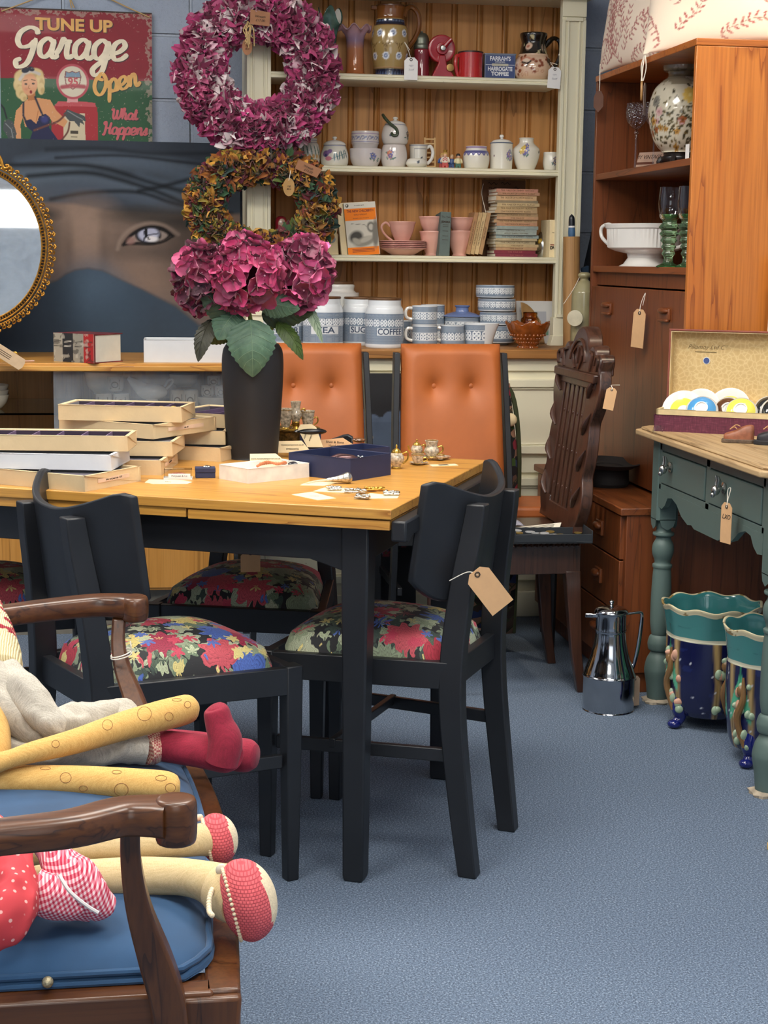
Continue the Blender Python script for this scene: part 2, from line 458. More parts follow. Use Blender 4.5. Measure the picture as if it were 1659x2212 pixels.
BUFF = plain('buff_card','cfa477',.75,var=.05)
CREAMCARD = plain('cream_card','e6d3aa',.75,var=.05)
KRAFT = plain('kraft_card','97694a',.8,var=.08)
WHITECARD = plain('white_card','e9e8e6',.7,var=.03)
PAPER = plain('paper','e9e4d2',.8,var=.04)
INK = plain('ink','3a3026',.8)
INKBLUE = plain('blue_ink','3f5068',.6)
BLACK = plain('black_gloss','121214',.25)
WHITECHINA = plain('white_china','e7e5df',.12,var=.02,Coat_Weight=.4)
PAINTED = vcol('painted_china',.15,Coat_Weight=.5)
PRINT = vcol('printed_sheet',.5,Specular_IOR_Level=.2)
PRINTMATT = vcol('printed_matt',.75)
ANGLE2 = rad(20)

def tagcard(name,w_,h_,mat,hole=True,lines=0,both=False):
    """luggage label hanging from its top, face -Y; returns builder mesh with clipped corners"""
    mb = MB(UP); c = w_*.25
    poly = [(-w_/2,-h_),(w_/2,-h_),(w_/2,-c),(w_/2-c,0),(-w_/2+c,0),(-w_/2,-c)]
    mb.prism(poly,0,.0012); return mb
def hang_tag(lab,p,w_,h_,mat,rotz=0,tilt=0,string=None,swing=0,text=None,group='price labels',tsize=.012,ink=INK):
    """swing tag: p is the point of its eyelet top; string = list of points relative to p"""
    t = thing('price_tag',lab,'price tag',p,group=group,rot=(tilt,swing,rotz))
    tagcard('card',w_,h_,mat).build('card',mat,t)
    mb = MB(); mb.tube([(w_*.09*math.cos(a),-.0016,-h_*.1+w_*.09*math.sin(a)) for a in np.linspace(0,2*PI,10,False)],w_*.03,5,closed=True)
    mb.build('eyelet',INK,t)
    if string:
        mb = MB(); mb.tube([(0,-.002,-h_*.1)]+list(string),.0011,5,smooth=5); mb.build('string',STRING,t)
    if text:
        for i,s in enumerate(text):
            lettering(s,tsize,ink,t,(0,-.0018,-h_*(.35+.2*i)),name='handwriting',shear=.3)
    return t
# ------------------------------------------------------------------ dresser
RF,RB = 5.66,5.86                         # rack front and boards
DX0,DX1 = .489,1.502                      # opening of the rack
Z1,Z2,Z3,ZW = 1.857,1.548,1.244,.932  # shelf tops and worktop
D = thing('dresser','tall cream painted dresser with pine boarded back, shelves full of china','dresser',(0,0,0))
def stile(x0,x1,nm):
    mb = MB(); w_ = x1-x0
    mb.span((x0,RF,ZW+.1),(x1,RF+.03,2.2))
    for a,b in ((0,.012),(.02,.026),(w_-.026,w_-.02),(w_-.012,w_)): mb.span((x0+a,RF-.006,ZW+.1),(x0+b,RF+.001,2.06))
    mb.span((x0,RF-.006,2.07),(x1,RF+.001,2.2)); mb.span((x0+.012,RF-.01,2.055),(x1-.012,RF,2.068))
    # foot block
    mb.span((x0-.004,RF-.01,ZW+.035),(x1+.004,RF+.035,ZW+.1)); mb.span((x0+.006,RF-.016,ZW+.1),(x1-.006,RF,ZW+.112))
    mb.prism([(x0-.016,0),(x1+.016,0),(x1+.005,.036),(x0-.005,.036)],-RF-.035,-RF+.016,Matrix.Translation((0,0,ZW)) @ UP)
    return mb.build(nm,CREAM,D,bevel=.0015)
stile(.407,DX0,'stile'); stile(DX1,1.588,'stile')
for x0,x1 in ((.407,.427),(1.568,1.588)):
    MB().span((x0,RF+.03,ZW),(x1,RB+.02,2.2)).build('side_panel',CREAM,D)
mb = MB(); mb.span((.38,RF-.05,2.13),(1.61,RB+.02,2.17)); mb.span((.36,RF-.07,2.17),(1.63,RB+.02,2.2)); mb.build('cornice',CREAM,D,bevel=.004)
# tongue and groove back: one profile pulled upright
prof = []; x = .43; pw = .0925
while x < 1.57:
    prof += [(x,.007),(x+.003,0),(x+pw-.021,0),(x+pw-.018,.007),(x+pw-.015,.002),(x+pw-.010,0),(x+pw-.005,.002),(x+pw-.001,.007)]; x += pw
mb = MB(); mb.surf(lambda u,v: (prof[int(round(u*(len(prof)-1)))][0],RB+prof[int(round(u*(len(prof)-1)))][1],ZW+v*(2.2-ZW)),len(prof)-1,1)
mb.build('back_boards',PINE_Z,D,weld=False,angle=20)
for z in (Z1,Z2,Z3):
    mb = MB(); pr = [(RB,0),(RF+.002,0),(RF-.004,-.003),(RF-.004,-.009),(RF-.001,-.0105),(RF-.001,-.0125),(RF-.005,-.014),(RF-.005,-.02),(RF,-.0235),(RB,-.0235)]
    mb.prism([(p[0],p[1]) for p in pr],DX0,DX1,Matrix(((0,0,1,0),(1,0,0,0),(0,1,0,z),(0,0,0,1))))
    mb.build('shelf',CREAM,D)
mb = MB(); mb.span((.372,5.385,ZW-.032),(1.625,5.90,ZW)); mb.build('worktop',PINE_X,D,bevel=.004)
mb = MB(); mb.span((.39,5.42,.08),(1.61,5.89,ZW-.032)); mb.span((.385,5.41,ZW-.075),(1.615,5.45,ZW-.032)); mb.span((.38,5.40,0),(1.62,5.88,.09))
mb.span((.388,5.412,.505),(1.612,5.43,.56)); mb.build('carcass',CREAM,D,bevel=.003)
def raised(nm,x0,x1,z0,z1,knob):
    mb = MB(); mb.span((x0,5.408,z0),(x1,5.425,z1))
    for a,b,c,d in ((x0,x0+.028,z0,z1),(x1-.028,x1,z0,z1),(x0,x1,z0,z0+.028),(x0,x1,z1-.028,z1)): mb.span((a,5.396,c),(b,5.41,d))
    for a,b,c,d in ((x0+.028,x0+.036,z0+.028,z1-.028),(x1-.036,x1-.028,z0+.028,z1-.028),(x0+.028,x1-.028,z0+.028,z0+.036),(x0+.028,x1-.028,z1-.036,z1-.028)): mb.span((a,5.402,c),(b,5.41,d))
    o = mb.build(nm,CREAM,D,bevel=.003)
for x0,x1 in ((.42,.79),(.815,1.185),(1.21,1.555)):
    raised('drawer',x0,x1,.575,.83,.70); raised('door',x0,x1,.13,.49,.36)

# ------------------------------------------------------------------ oak sideboard (left, behind the table)
SX0,SX1,SF,SZ = -1.5,.335,5.25,.892
SB = thing('sideboard','light oak sideboard with a glazed display compartment under its top','sideboard',(0,0,0))
mb = MB(); mb.span((SX0,SF,SZ-.02),(SX1,5.9,SZ)); mb.span((SX0,SF-.008,SZ-.026),(SX1,SF+.02,SZ-.008)); mb.build('top',OAK_X,SB,bevel=.003)
mb = MB()
mb.span((SX0,SF+.01,.15),(SX0+.02,5.88,SZ-.02)); mb.span((SX1-.02,SF+.01,.15),(SX1,5.88,SZ-.02)); mb.span((SX0,5.86,.15),(SX1,5.88,SZ-.02))
mb.span((SX0,SF+.005,.555),(SX1,5.88,.575)); mb.span((SX0,SF+.005,.15),(SX1,5.88,.17)); mb.build('carcass',OAK_Z,SB,bevel=.002)
for i in range(4):
    x0 = SX0+.01+i*(SX1-SX0-.02)/4; x1 = x0+(SX1-SX0-.02)/4-.006
    d = MB().span((x0,SF,.158),(x1,SF+.018,.55)).build('door',OAK_Z,SB,bevel=.002)
    MB().span((x1-.05,SF-.014,.33),(x1-.03,SF,.40)).build('handle',OAK_X,d,bevel=.003)
mb = MB(); mb.span((SX0+.05,SF+.05,0),(SX1-.02,SF+.07,.15)); mb.span((SX0+.05,5.8,0),(SX1-.02,5.82,.15)); mb.build('plinth',plain('grey_plinth','7d776b',.7),SB)
k = NT('dusty_glass'); tr = k.new('ShaderNodeBsdfTransparent'); gl = k.new('ShaderNodeBsdfGlossy',i_Roughness=.05); mx = k.new('ShaderNodeMixShader',i_0=.05); mx2 = k.new('ShaderNodeMixShader')
k.b.inputs['Base Color'].default_value = C4('a9b1b9'); k.link(tr.outputs[0],mx.inputs[1]); k.link(gl.outputs[0],mx.inputs[2])
k.link(mx.outputs[0],mx2.inputs[1]); k.link(k.b.outputs[0],mx2.inputs[2])
k.link(k.ramp(k.noise(k.coords(),9,4),[(.3,'5a5a5a'),(.7,'959595')]),mx2.inputs[0]); k.link(mx2.outputs[0],k.n['Material Output'].inputs[0])
DUSTY = k.done(.6)
gx = at_y(115,850,SF).x
MB().span((gx,SF+.02,.575),(SX1-.02,SF+.024,SZ-.022)).build('sliding_glass',DUSTY,SB)
MB().span((SX0+.02,SF+.05,.722),(SX1-.02,5.86,.728)).build('glass_shelf',glass('shelf_glass','d5e6dd'),SB)

# ------------------------------------------------------------------ draw-leaf table
TZ = .765
TC = Vector((.484,2.97,0)); TL = Vector((-.904,.428,0)); TD = Vector((.428,.904,0))
TM = Matrix(((-TL.x,TD.x,0,TC.x),(-TL.y,TD.y,0,TC.y),(0,0,1,0),(0,0,0,1)))   # local x<0 to the left end, y to the far side
T = thing('dining_table','oak topped draw-leaf table with black painted legs, covered in jewellery boxes','table'); T.matrix_basis = TM
TW,TDp = 1.48,.82
MB().span((-TW,0,TZ-.02),(0,TDp,TZ)).build('tabletop',OAK_X,T,bevel=.002)
MB().span((-.415,.004,TZ-.041),(-.004,TDp-.004,TZ-.0225)).build('leaf',OAK_X,T,bevel=.001)
MB().span((-TW,.006,TZ-.039),(-.42,TDp-.006,TZ-.0205)).build('under_frame',OAK_X,T,bevel=.001)
mb = MB(); mb.prism([(.006,TZ-.062),(.03,TZ-.066),(.06,TZ-.056),(.75,TZ-.056),(.79,TZ-.066),(.812,TZ-.06),(.812,TZ-.0225),(.006,TZ-.0225)],-.002,.028,Matrix(((0,0,1,0),(1,0,0,0),(0,1,0,0),(0,0,0,1))))
mb.build('end_runner',BLACKPAINT,T,bevel=.004)
mb = MB()
apron = [(-1.40,TZ-.04),(-.06,TZ-.04),(-.06,TZ-.15)]+[(-.06-.12-1.1*t,TZ-.115+.0*t) for t in (0,.25,.5,.75,1)]+[(-1.40,TZ-.15)]
for y in (.055,TDp-.075): mb.prism(apron,-y-.02,-y,UP)
for x in (-.10,-1.39): mb.span((x-.01,.06,TZ-.13),(x+.012,TDp-.06,TZ-.04))
mb.build('apron',BLACKPAINT,T,bevel=.002)
for x in (-.085,-1.40):
    for y in (.07,TDp-.07):
        mb = MB(); n = 10
        for i in range(n):
            pass
        prof = [(.0,.019),(.012,.0215),(.35,.024),(.6,.027),(TZ-.042,.028)]
        pts = [(x,y,z) for z,h in prof]
        vs = []
        for z,h in prof: vs += [(x-h,y-h,z),(x+h,y-h,z),(x+h,y+h,z),(x-h,y+h,z)]
        fs = [(3,2,1,0),(16,17,18,19)]+[(4*a+b,4*a+(b+1) % 4,4*a+4+(b+1) % 4,4*a+4+b) for a in range(4) for b in range(4)]
        mb._add(vs,fs); mb.build('leg',BLACKPAINT,T,bevel=.004,angle=30)

# ------------------------------------------------------------------ floral dining chairs
def floral_mat():
    k = NT('floral_chintz'); v0 = k.coords()
    nz = k.new('ShaderNodeTexNoise',i_Scale=34.0,i_Detail=3.0); k.link(v0,nz.inputs['Vector'])
    ad = k.new('ShaderNodeVectorMath',operation='MULTIPLY_ADD'); k.link(nz.outputs[1],ad.inputs[0]); ad.inputs[1].default_value = (.02,.02,0); k.link(v0,ad.inputs[2])
    sz_ = k.new('ShaderNodeSeparateXYZ'); cz_ = k.new('ShaderNodeCombineXYZ'); k.link(ad.outputs[0],sz_.inputs[0]); zz_ = k.math('MULTIPLY',sz_.outputs[2],.0)
    k.link(k.math('ADD',sz_.outputs[0],zz_),cz_.inputs[0]); k.link(k.math('ADD',sz_.outputs[1],zz_),cz_.inputs[1]); k.link(sz_.outputs[2],cz_.inputs[2]); v = cz_.outputs[0]
    def layer(base,scale,stops,thr,seed,petals):
        mp = k.new('ShaderNodeMapping'); mp.inputs['Location'].default_value = (seed,seed*.7,0); mp.inputs['Scale'].default_value = (1,1,1); k.link(v,mp.inputs[0])
        vo = k.new('ShaderNodeTexVoronoi',i_Scale=scale,i_Randomness=.9); vo.voronoi_dimensions = '3D'; k.link(mp.outputs[0],vo.inputs['Vector'])
        df = k.new('ShaderNodeVectorMath',operation='SUBTRACT'); k.link(mp.outputs[0],df.inputs[0])
        # angle about the flower's centre for petals
        sc_ = k.new('ShaderNodeVectorMath',operation='SCALE'); k.link(vo.outputs['Position'],sc_.inputs[0]); sc_.inputs['Scale'].default_value = 1.0
        k.link(sc_.outputs[0],df.inputs[1])
        sx = k.new('ShaderNodeSeparateXYZ'); k.link(df.outputs[0],sx.inputs[0]); an = k.math('ARCTAN2',sx.outputs[1],sx.outputs[0])
        pt = k.math('MULTIPLY',k.math('SINE',k.math('MULTIPLY',an,petals)),.09)
        d = k.math('ADD',vo.outputs[0],pt)
        mask = k.math('LESS_THAN',d,thr)
        sep = k.new('ShaderNodeSeparateColor'); k.link(vo.outputs['Color'],sep.inputs[0])
        c = k.ramp(sep.outputs[0],stops,'CONSTANT')
        shade = k.ramp(k.math('FRACT',k.math('MULTIPLY',d,11.0)),[(0,'ffffff'),(.5,'e8dede'),(.8,'9a7a82'),(1,'6a4a58')])
        c = k.mix(.55,c,shade,'MULTIPLY')
        return k.mix(mask,base,c)
    b = k.mix(0.0,'17171c','17171c')
    b = layer(b,19,[(0,'8f9f80'),(.35,'6f8468'),(.6,'a9b598'),(.85,'4f6250')],.50,.3,7)
    b = layer(b,22,[(0,'8fa082'),(.4,'3a4c44'),(.7,'b9c2a2')],.36,2.7,5)
    b = layer(b,10.5,[(0,'b02c40'),(.24,'c8525e'),(.42,'d8c878'),(.56,'4767b4'),(.68,'a02446'),(.82,'93a285')],.43,5.1,9)
    b = layer(b,26,[(0,'dccf86'),(.3,'5573bd'),(.5,'c8405a'),(.75,'b7c4a0')],.34,8.3,6)
    k.col(b); k.bump(k.noise(v0,500,2),.15,.001); return k.done(.7,Sheen_Weight=.1)
FLORAL = floral_mat()
ORANGE = plain('orange_vinyl','b0602c',.52,var=.14,vs=7,Coat_Weight=.0)
def make_floral_chair(lab):
    t = thing('floral_chair',lab,'chair',group='black dining chairs with floral seats')
    wf,wr,yf,yr,zt = .20,.15,.19,-.19,.44
    # rails
    mb = MB(); h = .055
    def rail(a,b,wd=.02,z0=zt-h,z1=zt):
        a = Vector((*a,0)); b = Vector((*b,0)); d = (b-a).normalized(); n = Vector((-d.y,d.x,0))*wd/2
        mb.prism([(p.x,p.y) for p in (a-n,b-n,b+n,a+n)],z0,z1)
    rail((-wf,yf),(wf,yf)); rail((-wr,yr),(wr,yr)); rail((-wf,yf),(-wr,yr)); rail((wf,yf),(wr,yr)); mb.build('seat_rail',BLACKPAINT,t,bevel=.002)
    mb = MB()
    rail((-wf+.01,yf-.02),(-wr,yr),.014,.235,.262); rail((wf-.01,yf-.02),(wr,yr),.014,.235,.262); rail((-.185,.05),(.185,.05),.014,.245,.265); mb.build('stretcher',BLACKPAINT,t,bevel=.002)
    for s in (-1,1):
        x = s*(wf-.008); vs = []
        for z,hh in ((0,.013),(.3,.017),(zt+.002,.018)): vs += [(x-hh,yf-hh,z),(x+hh,yf-hh,z),(x+hh,yf+hh,z),(x-hh,yf+hh,z)]
        mb = MB(); mb._add(vs,[(3,2,1,0),(8,9,10,11)]+[(4*a+b,4*a+(b+1) % 4,4*a+4+(b+1) % 4,4*a+4+b) for a in range(2) for b in range(4)])
        mb.build('leg',BLACKPAINT,t,bevel=.003)
        # rear leg runs up into the back
        path = catmull([(s*.145,-.235,0),(s*.148,-.215,.15),(s*.148,-.196,.32),(s*.142,-.192,.44),(s*.128,-.203,.58),(s*.115,-.220,.70),(s*.112,-.227,.756)],4)
        vs = []
        for i,p in enumerate(path):
            q = i/(len(path)-1); hy = .019+.005*math.sin(PI*q); hx = .0185
            vs += [(p[0]-hx,p[1]-hy,p[2]),(p[0]+hx,p[1]-hy,p[2]),(p[0]+hx,p[1]+hy,p[2]),(p[0]-hx,p[1]+hy,p[2])]
        m = len(path); mb = MB()
        mb._add(vs,[(3,2,1,0),tuple(range(4*m-4,4*m))]+[(4*a+b,4*a+(b+1) % 4,4*a+4+(b+1) % 4,4*a+4+b) for a in range(m-1) for b in range(4)])
        mb.build('leg',BLACKPAINT,t,bevel=.003,angle=45)
    # curved back plate
    mb = MB(); W,TH = .212,.016; n = 28; m = 10
    def P(u,v,off):
        x = (u*2-1); lower = .56+.05*max(0,(abs(x)-.6)/.4) ** 2.5; top = .762+.056*abs(x) ** 2-.016*max(0,(abs(x)-.86)/.14) ** 2
        z = lower+(top-lower)*v; yy = -.190-(z-.56)*.13+.082*max(0,(abs(x)-.12)/.88) ** 2.2-off
        return (x*W,yy,z)
    vs = [P(i/n,j/m,o) for o in (0,TH) for j in range(m+1) for i in range(n+1)]; k0 = (n+1)*(m+1); fs = []
    for j in range(m):
        for i in range(n):
            a = j*(n+1)+i; fs += [(a,a+1,a+n+2,a+n+1),(k0+a,k0+a+n+1,k0+a+n+2,k0+a+1)]
    for i in range(n): fs += [(i,k0+i,k0+i+1,i+1),(m*(n+1)+i,m*(n+1)+i+1,k0+m*(n+1)+i+1,k0+m*(n+1)+i)]
    for j in range(m): fs += [(j*(n+1),(j+1)*(n+1),k0+(j+1)*(n+1),k0+j*(n+1)),(j*(n+1)+n,k0+j*(n+1)+n,k0+(j+1)*(n+1)+n,(j+1)*(n+1)+n)]
    mb._add(vs,fs); mb.build('backrest',BLACKPAINT,t,bevel=.004,angle=50)
    # drop-in cushion
    mb = MB(); n = 28
    def S(u,v):
        x,y = u*2-1,v*2-1; ed = max(abs(x),abs(y)); k1 = 1-.10*max(0,min(abs(x),abs(y))-.7)/.3
        cr = (1-abs(x) ** 2.6) ** .5*(1-abs(y) ** 2.6) ** .5 if ed < 1 else 0
        wy = wr+(wf-wr)*v-.012
        return (x*wy*k1,(y*(yf-.012))*k1,zt-.004+.012*min(1,cr*4)+.058*cr)
    mb.surf(S,n,n); mb.build('seat',FLORAL,t,weld=True,angle=80)
    return t
fc = make_floral_chair('black chair with floral seat, back towards the blue armchair, left of the front table leg')
def chair_at(o,c,fdir):
    o.location = (c[0],c[1],0); o.rotation_euler = (0,0,math.atan2(-fdir[0],fdir[1]))
chair_at(fc,(.056,3.184),(.913,.407))
c2 = dup(fc,(0,0,0),0,'black chair with floral seat and large buff label, turned left at the table corner'); chair_at(c2,(.533,3.301),(-.875,.485))
p = at_z(530,1290,.45)
c3 = dup(fc,(0,0,0),0,'black chair with floral seat in the shade behind the table, facing out from under it'); chair_at(c3,(p.x+.03,p.y+.12),(-.30,-.95))
p = at_z(-25,1300,.45)
c4 = dup(fc,(0,0,0),0,'black chair with floral seat at the left edge, mostly hidden behind another chair back'); chair_at(c4,(p.x-.02,p.y+.15),(.2,-.98))

# ------------------------------------------------------------------ orange buttoned chairs
def make_orange_chair(lab):
    t = thing('orange_chair',lab,'chair',group='orange vinyl chairs behind the table')
    mb = MB(); n,m = 26,26; W0,W1,Z0,Z1_ = .164,.154,.46,.975; bt = [(-.058,.848),(.058,.848)]
    def F(u,v,back):
        x,q = u*2-1,v; z = Z0+(Z1_-Z0)*q; w_ = W0+(W1-W0)*q
        ex = (1-abs(x) ** 7) ** .5; ez = (1-abs(q*2-1) ** 14) ** .5; th = .044*min(1,ex*ez*1.15)
        X = x*w_; Y = (z-.46)*.17-.03
        if not back:
            dip = sum(.034*math.exp(-(((X-a)/.028) ** 2+((z-b)/.038) ** 2) ** .55) for a,b in bt)
            Y -= th-dip
        else: Y += .012
        return (X,Y,z)
    mb.surf(lambda u,v: F(u,v,0),60,80); mb.surf(lambda u,v: F(1-u,v,1),8,8)
    # side walls
    for s in (0,1):
        mb.surf(lambda u,v: tuple(Vector(F(s,v,0)).lerp(Vector(F(s,v,1)),u if s else 1-u)),2,20)
    mb.surf(lambda u,v: tuple(Vector(F(u,1,0)).lerp(Vector(F(u,1,1)),v)),20,2)
    pad = mb.build('back_pad',ORANGE,t,angle=60)
    for a,b in bt:
        MB().ball((a,(b-.46)*.17-.03-.0125,b),(.0095,.006,.0095),14,8).build('button',ORANGE,pad)
    for s in (-1,1):
        mb = MB(); path = catmull([(s*.178,.07,0),(s*.176,.01,.3),(s*.180,-.01,.46),(s*.174,.035,.75),(s*.167,.066,.948)],4); vs = []
        for p_ in path: vs += [(p_[0]-.009,p_[1]-.02,p_[2]),(p_[0]+.009,p_[1]-.02,p_[2]),(p_[0]+.009,p_[1]+.02,p_[2]),(p_[0]-.009,p_[1]+.02,p_[2])]
        m_ = len(path); mb._add(vs,[(3,2,1,0),tuple(range(4*m_-4,4*m_))]+[(4*a+b,4*a+(b+1) % 4,4*a+4+(b+1) % 4,4*a+4+b) for a in range(m_-1) for b in range(4)])
        mb.build('leg',BLACKPAINT,t,bevel=.002,angle=40)
        MB().prism([(s*.172-.015,.37),(s*.172+.015,.37),(s*.172+.015,.40),(s*.172-.015,.40)],0,.42).build('leg',BLACKPAINT,t,bevel=.003)
    mb = MB(); mb.span((-.17,.0,.37),(.17,.39,.41)); mb.span((-.165,.0,.2),(-.15,.38,.225)); mb.span((.15,.0,.2),(.165,.38,.225)); mb.span((-.17,-.02,.36),(.17,.0,.41)); mb.build('seat_frame',BLACKPAINT,t,bevel=.002)
    mb = MB(); mb.span((-.17,.04,.41),(.17,.40,.462)); mb.build('seat_pad',ORANGE,t,bevel=.018,seg=4)
    return t
p = at_y(972,900,4.90); oc = make_orange_chair('orange vinyl high-back chair with two buttons, nearest the carved chair'); oc.location = (p.x,4.85,0)
p = at_y(672,900,4.92); dup(oc,(p.x,4.87,0),0,'orange vinyl high-back chair with two buttons, right behind the black vase')

# ------------------------------------------------------------------ orange stool seat seen past the carved chair
p = at_z(1160,1092,.46)
t = thing('stool','small stool with a plain orange seat behind the carved chair','stool',(p.x-.01,p.y+.10,0),rad(-8))
MB().span((-.12,-.13,.42),(.10,.13,.46)).build('seat',ORANGE,t,bevel=.012,seg=3)
for x in (-.10,.08):
    for y in (-.11,.11): MB().lathe([(.011,0),(.015,.42)],10,(x,y,0)).build('leg',BLACKPAINT,t)
# ------------------------------------------------------------------ teak wall unit: low chest below, tall open cabinet above
CX,CY0,CY1,CXB = 1.54,4.372,5.345,2.0
CH = .542
t = thing('teak_chest','low teak chest of drawers with carved wooden pulls, under the tall cabinet','chest of drawers')
MB().span((1.37,CY0-.005,CH-.022),(CXB,CY1+.03,CH)).build('top',wood('teak_chest_top','7d4420','6f3a1a','4f2610',axis=1,scale=1.2,rough=.4),t,bevel=.003)
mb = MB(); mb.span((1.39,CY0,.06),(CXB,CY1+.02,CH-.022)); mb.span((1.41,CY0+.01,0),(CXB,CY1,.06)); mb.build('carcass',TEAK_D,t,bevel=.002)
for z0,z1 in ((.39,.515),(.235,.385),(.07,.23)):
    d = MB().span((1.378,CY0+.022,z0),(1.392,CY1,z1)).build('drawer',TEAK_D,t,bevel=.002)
    for y in (4.585,5.15):
        mb = MB(); zc = (z0+z1)/2; mb.span((1.370,y-.03,zc-.022),(1.379,y+.03,zc+.022)); mb.ball((1.366,y,zc+.006),(.012,.03,.012),14,8); mb.build('pull',TEAK_D,d,bevel=.003)
t = thing('teak_cabinet','tall teak cabinet with open shelves over a drop front, standing at the right','cabinet')
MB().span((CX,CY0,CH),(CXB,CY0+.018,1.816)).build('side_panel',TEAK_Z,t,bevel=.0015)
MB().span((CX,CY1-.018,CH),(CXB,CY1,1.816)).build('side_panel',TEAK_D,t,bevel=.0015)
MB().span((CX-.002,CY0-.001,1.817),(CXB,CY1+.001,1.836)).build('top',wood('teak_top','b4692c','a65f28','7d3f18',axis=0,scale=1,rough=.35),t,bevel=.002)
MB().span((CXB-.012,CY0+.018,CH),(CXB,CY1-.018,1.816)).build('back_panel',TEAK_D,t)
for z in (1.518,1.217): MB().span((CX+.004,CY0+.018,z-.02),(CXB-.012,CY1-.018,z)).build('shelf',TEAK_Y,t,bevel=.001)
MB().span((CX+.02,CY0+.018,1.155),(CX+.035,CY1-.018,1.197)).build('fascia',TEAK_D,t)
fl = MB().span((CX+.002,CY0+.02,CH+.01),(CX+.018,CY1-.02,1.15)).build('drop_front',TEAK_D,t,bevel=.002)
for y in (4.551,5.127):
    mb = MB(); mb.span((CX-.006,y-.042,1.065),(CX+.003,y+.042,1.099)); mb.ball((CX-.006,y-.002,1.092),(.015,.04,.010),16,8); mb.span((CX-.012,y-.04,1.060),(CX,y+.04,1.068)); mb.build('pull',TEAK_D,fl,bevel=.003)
q = at_x(1383,668,1.515)
hang_tag('large blank buff label hanging on the drop front of the teak cabinet',q,.05,.115,BUFF,rotz=rad(-62),string=[(.002,.0,.02),(.012,.004,.05),(.006,.003,.012)],swing=rad(4))

# ------------------------------------------------------------------ green painted desk
DK = thing('green_desk','sage green painted desk with turned legs and a scrubbed pine top','desk')
DXF,DY0,DY1,DXB,DZ = 1.437,3.44,4.315,1.96,.78
mb = MB(); ov = .045
poly = [(DXF-ov+.03,DY0-ov),(DXB+.03,DY0-ov),(DXB+.03,DY1+ov),(DXF-ov+.03,DY1+ov),(DXF-ov,DY1+ov-.03),(DXF-ov,DY0-ov+.03)]
mb.prism(poly,DZ-.024,DZ-.008); mb.prism([(a+(.012 if a < 1.6 else 0),b+(.012 if b < 3.6 else -.012 if b > 4.2 else 0)) for a,b in poly],DZ-.008,DZ); mb.build('top',SCRUBBED,DK,bevel=.005,seg=3)
legprof = [(.026,0),(.029,.012),(.033,.05),(.039,.085),(.0395,.10),(.034,.125),(.026,.14),(.024,.148),(.030,.152),(.0325,.165),(.0325,.175),(.028,.19),(.0225,.195),(.024,.20),(.028,.23),(.0285,.30),(.0265,.36),(.0245,.385),(.027,.388),(.0275,.396),(.0225,.40),(.0235,.41),(.029,.425),(.0305,.44),(.028,.455),(.022,.466),(.021,.475),(.029,.479),(.029,.487),(.021,.491),(.021,.52)]
for x in (DXF+.032,DXB-.032):
    for y in (DY0+.032,DY1-.032):
        mb = MB(); mb.lathe(catmull(legprof,3),28,(x,y,0)); b = .031
        mb.prism([(x-b+.008,y-b),(x+b-.008,y-b),(x+b,y-b+.008),(x+b,y+b-.008),(x+b-.008,y+b),(x-b+.008,y+b),(x-b,y+b-.008),(x-b,y-b+.008)],.525,DZ-.024)
        # pointed tongues under the square block
        for dx,dy in ((1,0),(-1,0),(0,1),(0,-1)):
            n = Vector((dx,dy,0)); s_ = Vector((-dy,dx,0)); o_ = Vector((x,y,0))
            a = [o_+n*b+s_*k_+Vector((0,0,z)) for k_,z in ((-b+.008,.527),(b-.008,.527),(b*.55,.507),(0,.497),(-b*.55,.507))]
            c_ = o_+n*.015+Vector((0,0,.51)); vs = a+[c_]; mb._add(vs,[(0,1,2,3,4),(2,1,5),(3,2,5),(4,3,5),(0,4,5),(1,0,5)])
        lg = mb.build('leg',GREEN,DK,angle=40)
        mb = MB(); mb.lathe([(.0,.0),(.04,.0),(.042,.006),(.03,.012),(.027,.012)],26,(x,y,0),mod=lambda th,k_,r,z: (r*(1+.12*math.sin(5*th+k_)+.07*math.sin(11*th)),z)); mb.build('foot_pad',plain('worn_felt','a89b88',.9,var=.3),lg)
mb = MB(); mb.span((DXF+.004,DY0+.06,.612),(DXF+.02,DY1-.06,.63)); mb.span((DXF+.004,DY0+.06,.722),(DXF+.02,DY1-.06,DZ-.024)); mb.span((DXF+.004,DY0+.425,.612),(DXF+.02,DY0+.45,DZ-.024))
mb.span((DXF+.004,DY0+.058,.612),(DXF+.02,DY0+.075,.75)); mb.span((DXF+.004,DY1-.075,.612),(DXF+.02,DY1-.058,.75))
for y in (DY0+.01,DY1-.03): mb.span((DXF+.06,y,.60),(DXB-.06,y+.02,DZ-.024))
mb.span((DXF+.0125,DY0+.06,.605),(DXF+.02,DY1-.06,DZ-.024)); mb.span((DXB-.03,DY0+.06,.58),(DXB-.012,DY1-.06,DZ-.024)); mb.span((DXF+.02,DY0+.03,.60),(DXB-.03,DY1-.03,.606)); mb.build('apron',GREEN,DK,bevel=.0015)
L = DY1-DY0-.124; pts = [(0,.615),(0,.565),(.03,.562),(.055,.575),(.075,.598),(.11,.603),(.15,.592),(.19,.566),(.24,.552),(.27,.556),(.29,.549)]
sk = [(DY0+.062+p_[0],p_[1]) for p_ in pts]+[(DY1-.062-p_[0],p_[1]) for p_ in pts[::-1]]
mb = MB(); mb.prism(sk,DXF+.003,DXF+.018,Matrix(((0,0,1,0),(1,0,0,0),(0,1,0,0),(0,0,0,1)))); mb.build('skirt',GREEN,DK)
PEWTER = plain('pewter','b9b8b2',.25,1,var=.1)
